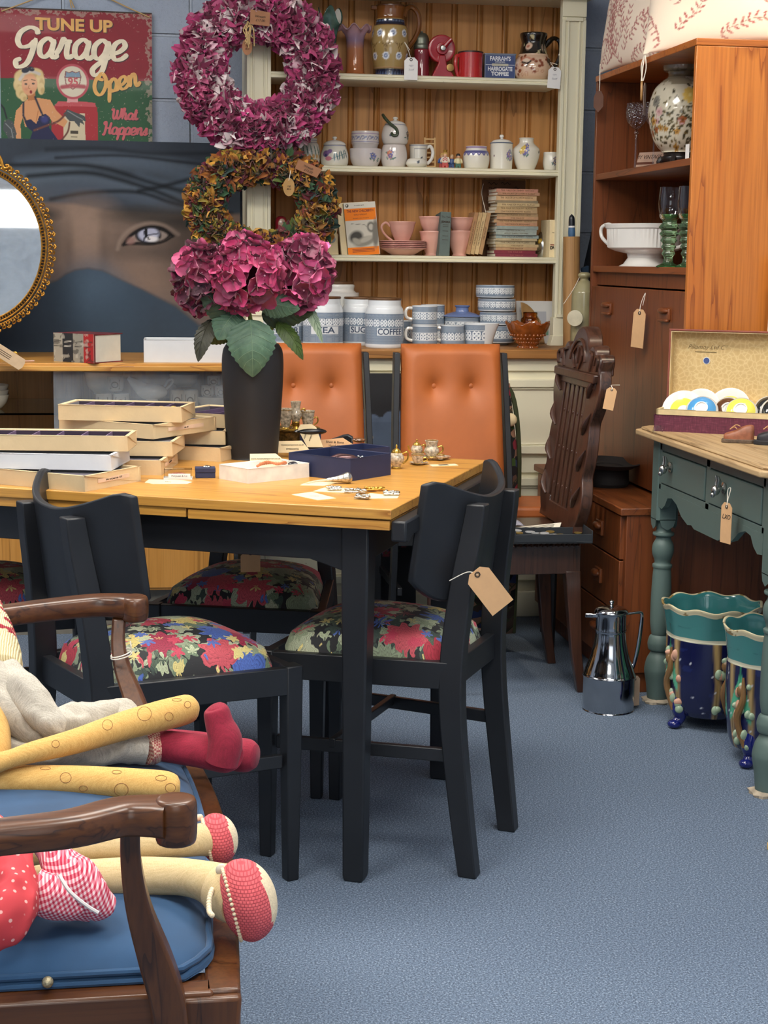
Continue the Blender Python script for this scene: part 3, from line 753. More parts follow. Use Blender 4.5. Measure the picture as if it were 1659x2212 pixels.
for y0,y1,yk in ((DY0+.078,DY0+.422,3.751),(DY0+.453,DY1-.078,4.15)):
    d = MB().span((DXF+.001,y0,.633),(DXF+.022,y1,.719)).build('drawer',GREEN,DK,bevel=.0025)
    mb = MB(Matrix.Translation((DXF,yk,.687)) @ Matrix.Rotation(-PI/2,4,'Y'))     # local z points out of the drawer
    mb.lathe([(.014,0),(.014,.004),(.006,.007),(.006,.016),(0,.017)],16); mb.ball((-.006,0,.022),(.013,.009,.011),14,8); mb.ball((-.017,0,.029),(.007,.0055,.006),10,6)
    for s in (-1,1): mb.tube([(0,s*.004,.02),(.014,s*.007,.016),(.03,s*.008,.02)],[.004,.0058,.002],8,flat=.5,smooth=4)
    mb.build('hare_head_knob',PEWTER,d)
q = at_x(1571,1086,DXF-.028)
hang_tag('buff label tied to the nearer hare knob of the green desk',(q.x,q.y,q.z),.042,.098,BUFF,rotz=rad(-75),string=[(.004,0,.012),(.006,.004,.035),(-.005,.004,.03),(0,0,-.002)],text=['LXO'],tsize=.016)

# ------------------------------------------------------------------ carved hall chair with goods on its seat
HC = thing('hall_chair','dark carved oak hall chair with a pierced slatted back and rope edged seat','chair',(1.262,4.58,0),PI/2)
HZ = .452; PW = 1.06
def backM(z0=.46): return Matrix(((PW,0,0,.045),(0,-.12,1,.12*.46),(0,1,0,0),(0,0,0,1)))   # drawing (x, z, depth) -> leaning panel
def hp(nm,poly,t0,t1,par=HC,bev=.003): return MB().prism(poly,t0,t1,backM()).build(nm,DARKOAK,par,bevel=bev,angle=40)
def scallop(s):
    pts = []
    zs = np.linspace(.47,.955,50)
    for z in zs:
        q = (z-.47)/.485; base = .175+.03*q; sc_ = .022*abs(math.sin(q*PI*3.2))+.012*math.sin(q*9)
        pts.append((s*(base+sc_),z))
    return pts
for s in (-1,1):
    o = scallop(s); poly = o+[(s*.115,.955),(s*.115,.47)]
    st = hp('side_carving',poly if s > 0 else poly[::-1],-.022,.012)
    for k_ in range(4):
        mb = MB(backM()); z = .53+k_*.105; mb.tube([(s*.14,z,.014),(s*.165,z+.03,.02),(s*.185,z+.065,.012)],[.004,.010,.003],8,smooth=4,flat=.6)
        mb.build('leaf_carving',DARKOAK,st)
for x in (-.09,-.045,0,.045,.09):
    sl = hp('slat',[(x-.013,.50),(x+.013,.50),(x+.013,.93),(x-.013,.93)],-.014,.008,bev=.002)
    for z in np.arange(.57,.92,.11): MB(backM()).ball((x,z,.008),(.004,.006,.003),8,6).build('stud',DARKOAK,sl)
hp('bottom_rail',[(-.185,.46),(.185,.46),(.175,.53),(.10,.53),(.10,.515),(-.10,.515),(-.10,.53),(-.175,.53)],-.022,.012)
mb = MB(backM()); mb.prism([(-.20,.89),(.20,.89),(.205,.915),(-.205,.915)],-.026,.026)
arcs = []
for x in (-.09,-.045,0,.045,.09): pass
mb.prism([(-.19,.87),(.19,.87),(.19,.90),(-.19,.90)],-.02,.014); mb.build('cornice_rail',DARKOAK,HC,bevel=.004)
cr = [(-.215,.915),(.215,.915)]; 
def arc(cx,cz,r,a0,a1,n): return [(cx+r*math.cos(rad(a)),cz+r*math.sin(rad(a))) for a in np.linspace(a0,a1,n)]
crest = [(-.215,.912),(.215,.912)]+arc(.185,.945,.026,-30,110,8)+arc(.125,.96,.034,10,140,7)+arc(0,.955,.088,25,155,14)+arc(-.125,.96,.034,40,170,7)+arc(-.185,.945,.026,70,210,8)
co = hp('crest',crest,-.03,.016,bev=.005)
mb = MB(backM()); mb.tube([(p_[0],p_[1],.018) for p_ in arc(0,.93,.075,10,170,14)],.0045,6); mb.tube([(-.02,.92,.018),(-.045,.96,.02),(-.01,.985,.018),(.0,.935,.018)],.004,6,smooth=4); mb.tube([(.02,.92,.018),(.045,.96,.02),(.01,.985,.018),(.0,.935,.018)],.004,6,smooth=4)
for s in (-1,1): mb.tube([(s*.19,.925,.018),(s*.2,.955,.02),(s*.175,.965,.018),(s*.165,.94,.018)],.005,6,smooth=4); mb.tube([(s*.13,.92,.018),(s*.14,.965,.02),(s*.11,.975,.018)],.005,6,smooth=4)
mb.build('crest_carving',DARKOAK,co)
mb = MB(); mb.span((-.205,-.01,HZ-.012),(.205,.40,HZ)); mb.build('seat',DARKOAK,HC,bevel=.003)
mb = MB(); mb.span((-.19,0,HZ-.10),(-.168,.37,HZ-.012)); mb.span((.168,0,HZ-.10),(.19,.37,HZ-.012)); mb.span((-.19,.35,HZ-.10),(.19,.375,HZ-.012)); mb.span((-.19,0,HZ-.10),(.19,.02,HZ-.012)); mb.build('seat_frame',DARKOAK,HC,bevel=.002)
mb = MB()
for a,b in (((-.207,0),(-.207,.40)),((-.207,.402),(.207,.402))):
    a,b = Vector((*a,HZ-.010)),Vector((*b,HZ-.010)); n = 26; d = (b-a)/n; dn = d.normalized(); sd = dn.cross(Vector((0,0,1)))
    for i in range(n):
        p_ = a+d*(i+.5); mb.tube([p_-dn*.006+Vector((0,0,.009)),p_+sd*.009,p_+dn*.006-Vector((0,0,.009))],[.005,.0075,.005],8,smooth=3)
mb.build('rope_edge',DARKOAK,HC)
for x in (-.17,.17):
    for y,ly in ((.02,-.02),(.35,.36)):
        vs = []
        for z,hh,o_ in ((0,.013,1),(.12,.015,.5),(.36,.022,0)): 
            yy = y+(ly-y)*o_; vs += [(x-hh,yy-hh,z),(x+hh,yy-hh,z),(x+hh,yy+hh,z),(x-hh,yy+hh,z)]
        mb = MB(); mb._add(vs,[(3,2,1,0),(8,9,10,11)]+[(4*a+b,4*a+(b+1) % 4,4*a+4+(b+1) % 4,4*a+4+b) for a in range(2) for b in range(4)]); mb.build('leg',DARKOAK,HC,bevel=.003)
q = at_y(1313,834,4.40); hang_tag('buff label tied to the near side of the carved chair back',(q.x-.005,q.y-.06,q.z),.030,.062,BUFF,rotz=rad(-30),swing=rad(10),string=[(0,.0,.0),(-.008,.02,.004),(.008,.05,.006)])
q = at_y(1229,836,4.82); hang_tag('pale pink label edge hanging at the far side of the carved chair back',(q.x-.02,q.y-.3,q.z),.03,.075,plain('pink_card','d9a595',.7),rotz=rad(-60),string=[(0,0,.01)])
# navy tray of buttons
NAVYBOX = plain('navy_card_box','20252b',.6,var=.08)
a = at_z(1102,1166,HZ); b = at_z(1278,1172,HZ)
t = thing('button_tray','shallow charcoal card tray of mixed buttons on the carved chair seat','tray',(1.168,4.385,HZ),rad(-3))
W_,D_ = .222,.125
mb = MB(); mb.span((-W_/2,-D_/2,0),(W_/2,D_/2,.006))
for p0,p1 in (((-W_/2,-D_/2,0),(W_/2,-D_/2+.004,.026)),((-W_/2,D_/2-.004,0),(W_/2,D_/2,.026)),((-W_/2,-D_/2,0),(-W_/2+.004,D_/2,.036)),((W_/2-.004,-D_/2,0),(W_/2,D_/2,.036))): mb.span(p0,p1)
mb.build('tray_box',NAVYBOX,t,bevel=.001)
bmats = [plain('shell_button','d8d2c0',.3),plain('pearl_button','b9b7b0',.2),plain('brass_button','b39a5a',.3,.8),plain('grey_button','8b8d90',.35)]
for i in range(26):
    x,y = R.uniform(-.095,.095),R.uniform(-.048,.048); r_ = R.uniform(.008,.014)
    o = MB().lathe([(0,0),(r_*.6,0),(r_,.001),(r_,.003),(r_*.75,.0036),(r_*.6,.0026),(0,.0026)],18).build('button',bmats[i % 4],None)
    c_ = Matrix.Rotation(rad(-4),3,'Z') @ Vector((x,y,0)); o.location = (1.168+c_.x,4.385+c_.y,HZ+.007+.004*(i % 4)); o.rotation_euler = (R.uniform(-.1,.1),R.uniform(-.1,.1),0)
    tag(o,'loose round button in the charcoal tray on the carved chair','button','buttons in the charcoal tray')
# packets behind the tray
CLEARBAG = plain('clear_bag','c9c9d8',.25,var=.2,vs=60,Transmission_Weight=.55)
def wavy(nm,mat,par,w_,d_,amp,seed,loc=None,rot=None,colf=None):
    g = random.Random(seed); ph = [g.uniform(0,6) for _ in range(6)]
    mb = MB(); mb.surf(lambda u,v: ((u-.5)*w_,(v-.5)*d_,amp*(math.sin(u*7+ph[0])*math.sin(v*5+ph[1])+.5*math.sin(u*15+ph[2]+v*9))),20,16)
    return mb.build(nm,mat,par,solid=.0008,loc=loc,rot=rot)
o = wavy('plastic_packet',CLEARBAG,None,.13,.10,.006,3,(1.07,4.60,HZ+.022),(rad(12),0,rad(20))); tag(o,'clear plastic packet with a blue-violet gleam behind the button tray','packet')
o = wavy('plastic_bag',plain('white_bag','c8c4cc',.35,Transmission_Weight=.3),None,.16,.12,.010,5,(.985,4.56,HZ+.02),(rad(18),0,rad(-10))); tag(o,'crumpled pale plastic bag at the left end of the carved chair seat','bag')
t = thing('folded_leaflet','cream folded leaflet with printed lines lying behind the button tray','leaflet',(1.17,4.52,HZ+.001),rad(-18))
mb = MB(); mb.prism([(-.07,0),(.07,0),(.07,.001),(-.07,.001)],-.04,.04,UP); mb.prism([(-.07,.002),(.065,.022),(.065,.023),(-.07,.003)],-.04,.04,UP); mb.build('sheet',PAPER,t)
for i in range(4): MB().span((-.05,-.028+i*.016,.0245),(.05,-.024+i*.016,.0252)).build('print',INK,t,rot=(0,-rad(8.4),0),loc=(0,0,-.0115+.0))
# hat on the chest
t = thing('black_hat','black felt hat standing on the low teak chest behind the carved chair','hat',(1.47,4.83,CH),0)
FELT = plain('black_felt','1b191a',.8,var=.1)
mb = MB(); mb.lathe([(0,0),(.058,0),(.064,.01),(.062,.055),(.06,.062)],32,sx=1.0,sy=1.15); mb.build('crown',FELT,t)
mb = MB(); mb.lathe([(.058,.058),(.085,.06),(.108,.072),(.112,.076),(.108,.078),(.085,.066),(.05,.064),(.045,.02),(0,.02)],36,sx=.85,sy=1.25,cap=False); mb.build('brim',FELT,t)

# ------------------------------------------------------------------ chrome coffee pot
t = thing('coffee_pot','tall chrome insulated coffee pot on the carpet beside the desk leg','coffee pot',(1.308,4.225,0))
body = [(.0,0),(.066,0),(.07,.005),(.0715,.02),(.0715,.092),(.0735,.095),(.0735,.099),(.071,.103),(.066,.118),(.055,.148),(.046,.185),(.042,.215),(.042,.222),(.0435,.224),(.0435,.228),(.042,.230),(.0425,.268),(.045,.274)]
MB().lathe(catmull(body,3),48).build('body',CHROME,t,angle=50)
l = MB().lathe(catmull([(.046,.274),(.047,.277),(.040,.286),(.022,.292),(.007,.294),(.0045,.297),(.006,.302),(.007,.306),(.0,.311)],3),40).build('lid',CHROME,t,angle=50)
mb = MB(); mb.prism([(-.040,-.012),(-.072,-.004),(-.076,0),(-.072,.004),(-.040,.012)],.262,.274); mb.build('spout',CHROME,t,bevel=.003)
mb = MB(); mb.tube([(.042,0,.268),(.06,0,.271),(.082,0,.272),(.088,0,.262),(.085,0,.215),(.078,0,.16),(.066,0,.112),(.058,0,.118),(.052,0,.15)],[.003,.0035,.004,.005,.006,.006,.005,.004,.003],10,smooth=5,flat=.6); mb.build('handle',CHROME,t)
mb = MB(); mb.tube([(.0,-.004,0),(.012,-.006,.008),(.02,-.004,.012)],.001,5,smooth=4); mb.tube([(0,-.004,0),(.014,-.006,.001),(.022,-.004,.004)],.001,5,smooth=4)
hang_tag('brown label tied to the coffee pot handle, hanging against the desk leg',(1.378,4.212,.095),.035,.085,plain('brown_card','9c8672',.8),rotz=rad(20),string=[(-.001,.006,.015),(-.004,.012,.022)])

# ------------------------------------------------------------------ two majolica jardinieres under the desk
def jard_paint(seed,big):
    def f(D,Z):
        P = Paint(D,Z*1000,'14183f'); hh = Z.max()*1000
        P.put((vn(D*.03,Z*20,seed) > .25)*.35,'23306a')
        for a in (-150,-90,-58,-2,58,118): P.line([(a,0),(a+3,hh*.4),(a-2,hh*.75)],7,'a48b5c'); P.line([(a+2,0),(a+4,hh*.75)],2,'5f4c2c')
        for a in (-120,-74,27,88,150):
            for k_ in (-1,0,1): P.ell(a+k_*9,hh*(.52-.04*abs(k_)),5,55,'4fa582' if seed else '58a988',k_*.16,.2)
            P.line([(a,hh*.75),(a,hh*.3)],2.5,'2c7a5a')
        for i in range(60):
            g = random.Random(i*7+seed); P.ell(g.uniform(-180,180),g.uniform(0,hh*.7),1.6,1.6,'c9cfd8',0,.3)
        P.put((Z*1000 > hh*.735)*1.0,'43807f'); P.put((np.abs(Z*1000-hh*.745) < 5)*1.0,'c9c6ae'); P.put((Z*1000 > hh*.955)*1.0,'d8cda8')
        P.put((Z*1000 > hh*.955)*(vn(D*.12,Z*60,4) > .35),'8f7748'); P.put((np.arange(Z.shape[0])[:,None] > inner)*np.ones_like(Z)*1.0,'3a7f80')
        return P
    return f
def jardiniere(lab,p,Rr,h,seed,rz):
    global inner
    t = thing('jardiniere',lab,'plant pot',p,rz,group='majolica plant pots under the desk')
    pr = [(0,.045),(Rr*.60,.035),(Rr*.76,.045),(Rr*.86,h*.3),(Rr*.89,h*.5),(Rr*.89,h*.70),(Rr*.885,h*.735),(Rr*.885,h*.76),(Rr*.92,h*.85),(Rr*.97,h*.95),(Rr*1.0,h*.985),(Rr*1.0,h),(Rr*.955,h*.995),(Rr*.91,h*.95),(Rr*.84,h*.8),(Rr*.72,h*.4),(0,h*.3)]
    inner = 12*14
    wob = lambda th,k_,r,z: (r*(1+.018*math.sin(9*th)*(1 if 6*14 < k_ < 14*14 else .4)),z+(.004*math.sin(9*th+1) if 8*14 < k_ < 13*14 else 0))
    painted_lathe('pot',PAINTED,t,pr,160,jard_paint(seed,1),mod=wob,fine=14,dn=0)
    for a in (-60,60,180):
        r_ = rad(a-90+0); d = Vector((math.cos(r_),math.sin(r_),0)); mb = MB()
        mb.tube([d*Rr*.66+Vector((0,0,.085)),d*Rr*.74+Vector((0,0,.055)),d*Rr*.72+Vector((0,0,.028)),d*Rr*.82+Vector((0,0,.013))],[.024,.022,.016,.013],12,smooth=5)
        mb.ball(d*Rr*.86+Vector((0,0,.012)),(.019,.017,.012),12,8); mb.build('foot',plain('cobalt_glaze','141d66',.12,Coat_Weight=.5),t)
    # applied twig with leaves and fruit
    G1,G2,G3 = plain('glaze_brown','7a5c3a',.25),plain('glaze_leaf','93a88e',.25),plain('glaze_pink','c99a82',.25)
    def at(a,z,o_=.0):
        q = (z/h); rr = Rr*(.80+.10*q)+o_; r_ = rad(a-90); return Vector((rr*math.cos(r_),rr*math.sin(r_),z))
    for a in (-68,12,92):
        tw = MB(); tw.tube([at(a+4,h*.15,.006),at(a-5,h*.35,.014),at(a+2,h*.5,.012),at(a,h*.66,.006)],[.006,.009,.008,.003],8,smooth=5); tw.ball(at(a-2,h*.56,.006),(.013,.011,.016),12,8); tw = tw.build('twig_relief',G1,t)
        for i in range(20):
            g = random.Random(seed*50+i+int(a)); mb = MB(); mb.ball(at(a+g.uniform(-14,16),h*g.uniform(.14,.64),.004),(g.uniform(.007,.013),.007,g.uniform(.008,.015)),10,6); mb.build('leaf',G2 if i % 3 else G3,tw)
    return t
jardiniere('larger cobalt blue and turquoise majolica pot under the desk, behind its twin',(1.537,4.06,0),.133,.333,0,rad(-10))
jardiniere('smaller cobalt blue majolica pot on feet beside the near desk leg',(1.575,3.735,0),.125,.345,3,rad(10))
# yellow board corner at the frame's edge
t = thing('wooden_board','corner of a pale yellow wooden board at the right edge of the carpet','board',(1.43,3.255,0),rad(-38))
MB().span((0,-.17,0),(.4,0,.018)).build('board',plain('yellow_pine','d9b36b',.5),t,bevel=.003)

# ------------------------------------------------------------------ suitcase of saucers and boots on the desk
sx_,sn_ = Vector((.857,-.515,0)),Vector((.515,.857,0)); ang = math.atan2(sx_.y,sx_.x)
SU = thing('suitcase','small open burgundy suitcase with mottled cream lining, full of saucers','suitcase',(1.402,4.20,DZ),ang)
k = NT('burgundy_cloth'); v = k.coords((1,1,1)); n1 = k.noise(k.coords((40,40,600)),1,2); n2 = k.noise(k.coords((600,600,40)),1,2); k.col(k.ramp(k.math('ADD',k.math('MULTIPLY',n1,.5),k.math('MULTIPLY',n2,.5)),[(.35,'47182a'),(.55,'63243a'),(.7,'86505c')])); BURG = k.done(.7)
k = NT('mottled_lining'); vo = k.new('ShaderNodeTexVoronoi',i_Scale=75.0,feature='DISTANCE_TO_EDGE'); nn = k.new('ShaderNodeTexNoise',i_Scale=20.0); k.link(k.coords(),nn.inputs[0]); ad = k.new('ShaderNodeVectorMath',operation='MULTIPLY_ADD'); ad.inputs[1].default_value = (.03,.03,.03); k.link(nn.outputs[1],ad.inputs[0]); k.link(k.coords(),ad.inputs[2]); k.link(ad.outputs[0],vo.inputs[0])
k.col(k.ramp(vo.outputs[0],[(0,'dcc48e'),(.10,'d0b27c'),(.4,'caab75')])); LINING = k.done(.7)
CREAMWOOD = plain('cream_lining_edge','d6bf8f',.6)
SL,SD = .50,.15
mb = MB()
for p0,p1 in (((0,0,0),(SL,.004,.045)),((0,SD-.004,0),(SL,SD,.045)),((0,0,0),(.004,SD,.045)),((SL-.004,0,0),(SL,SD,.045)),((0,0,0),(SL,SD,.004))): mb.span(p0,p1)
mb.build('case',BURG,SU,bevel=.002)
mb = MB()
for p0,p1 in (((.004,.004,.004),(SL-.004,.01,.060)),((.004,SD-.01,.004),(SL-.004,SD-.004,.060)),((.004,.004,.004),(.01,SD-.004,.060)),((SL-.01,.004,.004),(SL-.004,SD-.004,.060))): mb.span(p0,p1)
mb.build('inner_rim',CREAMWOOD,SU,bevel=.001)
lz0,lz1,ld = .062,.268,.045
mb = MB()
for p0,p1 in (((0,SD,lz0),(.004,SD+ld,lz1)),((SL-.004,SD,lz0),(SL,SD+ld,lz1)),((0,SD,lz1-.004),(SL,SD+ld,lz1)),((0,SD,lz0),(SL,SD+ld,lz0+.004)),((0,SD+ld-.004,lz0),(SL,SD+ld,lz1))): mb.span(p0,p1)
ld_ = mb.build('lid',plain('brown_edge','8a4a3c',.6),SU,bevel=.002)
mb = MB(); mb.span((.004,SD+ld-.006,lz0+.004),(SL-.004,SD+ld-.0045,lz1-.004)); mb.build('lid_lining',LINING,ld_)
mb = MB(); mb.span((.0042,SD+.002,lz0+.004),(.006,SD+ld-.006,lz1-.004)); mb.span((SL-.006,SD+.002,lz0+.004),(SL-.0042,SD+ld-.006,lz1-.004)); mb.span((.005,SD+.002,lz1-.0062),(SL-.005,SD+ld-.006,lz1-.0044)); mb.span((.005,SD+.002,lz0+.0042),(SL-.005,SD+ld-.006,lz0+.006)); mb.build('lid_side_lining',CREAMWOOD,ld_)
SEPIA = plain('sepia_print','6b5a34',.7)
lettering('Pillamoy Ltd C\u00ba',.017,SEPIA,ld_,(.098,SD+ld-.0068,lz1-.048),shear=.4,weight=-.0002,name='maker_lettering')
MB().span((.065,SD+ld-.0071,lz1-.062),(.125,SD+ld-.0066,lz1-.0605)).build('print_rule',SEPIA,ld_)
o = MB(Matrix.Translation((.098,SD+ld-.0065,lz1-.085)) @ UP).lathe([(0,0),(.010,0),(.010,.0008),(0,.0008)],24).build('round_sticker',plain('sticker_white','dcdcd8',.5),ld_)
MB(Matrix.Translation((.098,SD+ld-.0074,lz1-.085)) @ UP).lathe([(0,0),(.0082,0),(.0082,.0004),(0,.0004)],24).build('sticker_emblem',plain('sticker_blue','42548a',.5),ld_)
mb = MB(); mb.tube([(.002,SD+.02,lz0),(-.004,SD-.005,.06),(.0,SD-.03,.03)],.0025,6,smooth=5); mb.build('hinge_strap',BURG,SU)
def saucer(lab,lx,ly,lz,d,col_,cup,tilt,yaw):
    q = Matrix.Rotation(ang,3,'Z') @ Vector((lx,min(.125,ly+.026),0)); p_ = Vector((1.402,4.20,DZ))+q+Vector((0,0,lz+.012))
    nm = 'bowl' if cup else 'saucer'
    t = thing(nm,lab,'bowl' if cup else 'saucer',p_,0,'harlequin saucers in the suitcase',rot=(rad(90-tilt),0,ang+yaw))
    m = plain('glaze_' +col_,col_,.12,var=.02,Coat_Weight=.5); r_ = d/2
    # local +z is the side shown; an upturned bowl shows its coloured outside and white foot
    if cup:
        o = MB().lathe(catmull([(r_*.97,.0),(r_,.001),(r_*.96,.004)],3),40,cap=False).build('rim',WHITECHINA,t)
        MB().lathe(catmull([(r_*.98,.0005),(r_*.93,.005),(r_*.87,.009)],3),40,cap=False).build('white_band',WHITECHINA,t)
        MB().lathe(catmull([(r_*.87,.009),(r_*.7,.016),(r_*.5,.021),(r_*.38,.022)],4),40,cap=False).build('coloured_body',m,t)
        MB().lathe([(r_*.40,.021),(r_*.39,.025),(r_*.34,.025),(r_*.32,.022),(0,.0215)],40,cap=False).build('foot_ring',WHITECHINA,t)
    else:
        MB().lathe(catmull([(0,-.003),(r_*.5,-.002),(r_*.97,.006),(r_,.0075),(r_*.96,.0085),(r_*.62,.003)],3),40,cap=False).build('plate',WHITECHINA,t)
        MB().lathe([(r_*.64,.0034),(r_*.4,.001),(r_*.30,.0006)],40,cap=False).build('coloured_well',m,t); MB().lathe([(r_*.30,.0006),(0,.0006)],30,cap=False).build('white_well',WHITECHINA,t)
    return t
for a in [('white saucer with a yellow well, left end of the suitcase',.062,.055,.038,.115,'e6dd52',0,28,.15),('plain white saucer standing second from the suitcase\'s left',.10,.11,.045,.105,'e8e6da',0,22,.05),
          ('upturned sky blue bowl with white foot in the suitcase',.118,.022,.043,.088,'4f97cf',1,30,.1),('white saucer with a pale yellow well behind the brown bowl',.178,.105,.044,.118,'e8e06a',0,22,-.1),
          ('upturned brown bowl between the blue and yellow bowls',.182,.062,.042,.082,'5b3a24',1,24,.1),('upturned lemon yellow bowl with white foot at the suitcase front',.222,.028,.043,.088,'e8df5c',1,30,.1),
          ('upturned black bowl near the right end, smaller one behind',.285,.10,.045,.085,'26282a',1,22,0),('upturned black bowl cut off by the right edge of the photo',.315,.05,.043,.095,'222526',1,26,.1)]: saucer(*a)
# wrapped cellophane hanging at the corner
o = wavy('cellophane',glass('cellophane_film','f4f4f4',.08,1.2),None,.03,.04,.003,9,(1.405,4.182,DZ-.002),(rad(70),rad(12),rad(-50))); tag(o,'scrap of clear wrapping tape dangling over the desk edge at the suitcase corner','wrapping')
# little boots
def boot(lab,p,rz,c1,c2,s=1.0):
    t = thing('miniature_boot',lab,'boot',p,rz,'miniature boots on the desk')
    lea = plain('boot_' +c1,c1,.45,var=.25,vs=80,bump=.3,bs=200); sol = plain('sole_' +c2,c2,.7,var=.4,vs=120)
    mb = MB(); ol = [(-.046,-.012),(-.03,-.018),(-.005,-.016),(.03,-.017),(.038,-.010),(.038,.010),(.03,.017),(-.005,.016),(-.03,.018),(-.046,.012)]
    mb.prism([(a*s,b*s) for a,b in ol],0,.010*s); mb.build('sole',sol,t,bevel=.002)
    mb = MB(); secs = [(-.042,.010,.022),(-.03,.0155,.027),(-.012,.0155,.032),(.0,.0145,.040),(.012,.014,.046),(.026,.0145,.048),(.035,.012,.046)]
    n = 14; vs = []
    for x_,w_,z_ in secs:
        for j in range(n):
            a_ = PI*j/(n-1); vs.append((x_*s,w_*math.cos(a_)*s,(.008+(z_-.008)*max(0.0,math.sin(a_)) ** .6)*s))
    fs = [(i*n+j,(i+1)*n+j,(i+1)*n+j+1,i*n+j+1) for i in range(len(secs)-1) for j in range(n-1)]+[tuple(range(n)),tuple(range((len(secs)-1)*n,len(secs)*n))[::-1]]
    mb._add(vs,fs); mb.build('upper',lea,t,sub=1,angle=60)
    mb = MB(); mb.tube([(-.008*s,-.012*s,.036*s),(-.014*s,-.004*s,.04*s),(-.02*s,.006*s,.036*s)],.0014*s,6,smooth=4); mb.tube([(.0,-.012*s,.043*s),(-.012*s,0,.045*s),(-.026*s,-.008*s,.034*s)],.0014*s,6,smooth=4); mb.build('laces',plain('lace_tan','b98a5e',.8),t)
boot('tan brown miniature lace-up boot in front of the suitcase',(1.532,3.905,DZ),rad(-25),'8b5236','5c4a3a',1.0)
boot('black miniature boot at the right edge, beside the tan one',(1.602,3.845,DZ),rad(-40),'26242a','1d1c20',1.15)
t = thing('white_card','white card standing upright behind the suitcase at the right edge','card',(1.765,4.33,DZ),rad(-9))
MB().span((0,0,0),(.2,.003,.47)).build('card',WHITECARD,t)
# ------------------------------------------------------------------ blue armchair at lower left
AC = thing('armchair','mahogany open armchair with a padded royal blue seat, dolls sitting on it','armchair')
BLUEV = plain('blue_velvet','204569',.85,var=.16,vs=14,bump=.05,bs=300,Sheen_Weight=.12)
Zs = .43
fr = [at_z(*q,Zs) for q in ((425,1632),(468,1715),(500,1830),(514,1990),(520,2135))]     # outer edge of the front rail
fr = [Vector(p_) for p_ in catmull([tuple(p_) for p_ in fr],5)]
nearY,farY = fr[-1].y-.005,fr[0].y+.03
mb = MB(); inn = [p_+Vector((-.04,0,0)) for p_ in fr]
mb.prism([(p_.x,p_.y) for p_ in fr[::-1]]+[(p_.x,p_.y) for p_ in inn],Zs-.075,Zs); mb.build('front_rail',MAHOG_Z,AC,bevel=.004)
for y in (nearY,farY-.03): MB().span((-.62,y,Zs-.075),(fr[-1].x-.03,y+.035,Zs)).build('side_rail',MAHOG,AC,bevel=.004)
MB().span((-.62,nearY,Zs-.075),(-.58,farY,Zs)).build('back_rail',MAHOG,AC)
for (x,y) in ((fr[-1].x-.035,nearY+.03),(fr[0].x-.03,farY-.03),(-.59,nearY+.03),(-.59,farY-.03)):
    vs = []
    for z,hh in ((0,.016),(.2,.022),(Zs-.005,.036)): vs += [(x-hh,y-hh,z),(x+hh,y-hh,z),(x+hh,y+hh,z),(x-hh,y+hh,z)]
    mb = MB(); mb._add(vs,[(3,2,1,0),(8,9,10,11)]+[(4*a+b,4*a+(b+1) % 4,4*a+4+(b+1) % 4,4*a+4+b) for a in range(2) for b in range(4)]); mb.build('leg',MAHOG_Z,AC,bevel=.005)
# cushion: domed, follows the bowed front
def front_x(y):
    t_ = (y-fr[-1].y)/(fr[0].y-fr[-1].y); return np.interp(t_,np.linspace(0,1,len(fr)),[p_.x for p_ in fr[::-1]])-.03
Y0c,Y1c,X0c = nearY+.028,farY-.02,-.58
def cush(u,v,lift=0):
    y = Y0c+(Y1c-Y0c)*v; x1 = front_x(y); x = X0c+(x1-X0c)*u
    a,b = u*2-1,v*2-1
    # rounded corner at the front
    cut = max(0,(u-.93)/.07)*max(0,(abs(b)-.88)/.12); x -= .03*cut ** 1.5
    e = (1-abs(a) ** 6)*(1-abs(b) ** 6); e = max(0,e) ** .5
    return (x,y,Zs+.002+.050*e+.018*(1-a*a)*(1-b*b))
mb = MB(); mb.surf(cush,50,50); cu = mb.build('seat_cushion',BLUEV,AC,angle=80)
for off,zz in ((.003,.004),(.0045,.0145)):
    pts = []
    for u,v in [(i/12,0) for i in range(12)]+[(1,i/16) for i in range(17)]+[(1-i/12,1) for i in range(1,13)]:
        q = Vector(cush(u,v)); q.x -= off*(1 if u > .9 else 0); q.y += off if v < .02 else (-off if v > .98 else 0); q.z = Zs+zz; pts.append(tuple(q))
    MB().tube(pts,.0042,8,smooth=2).build('piping',BLUEV,cu)
q = at_z(98,2148,Zs+.02)
o = MB().ball((q.x,nearY+.022,Zs+.012),(.0065,.0065,.0065),12,8).build('decorative_stud',plain('beaded_metal','b9ad8c',.35,.6,var=.4,vs=400,bump=.5,bs=700),cu)
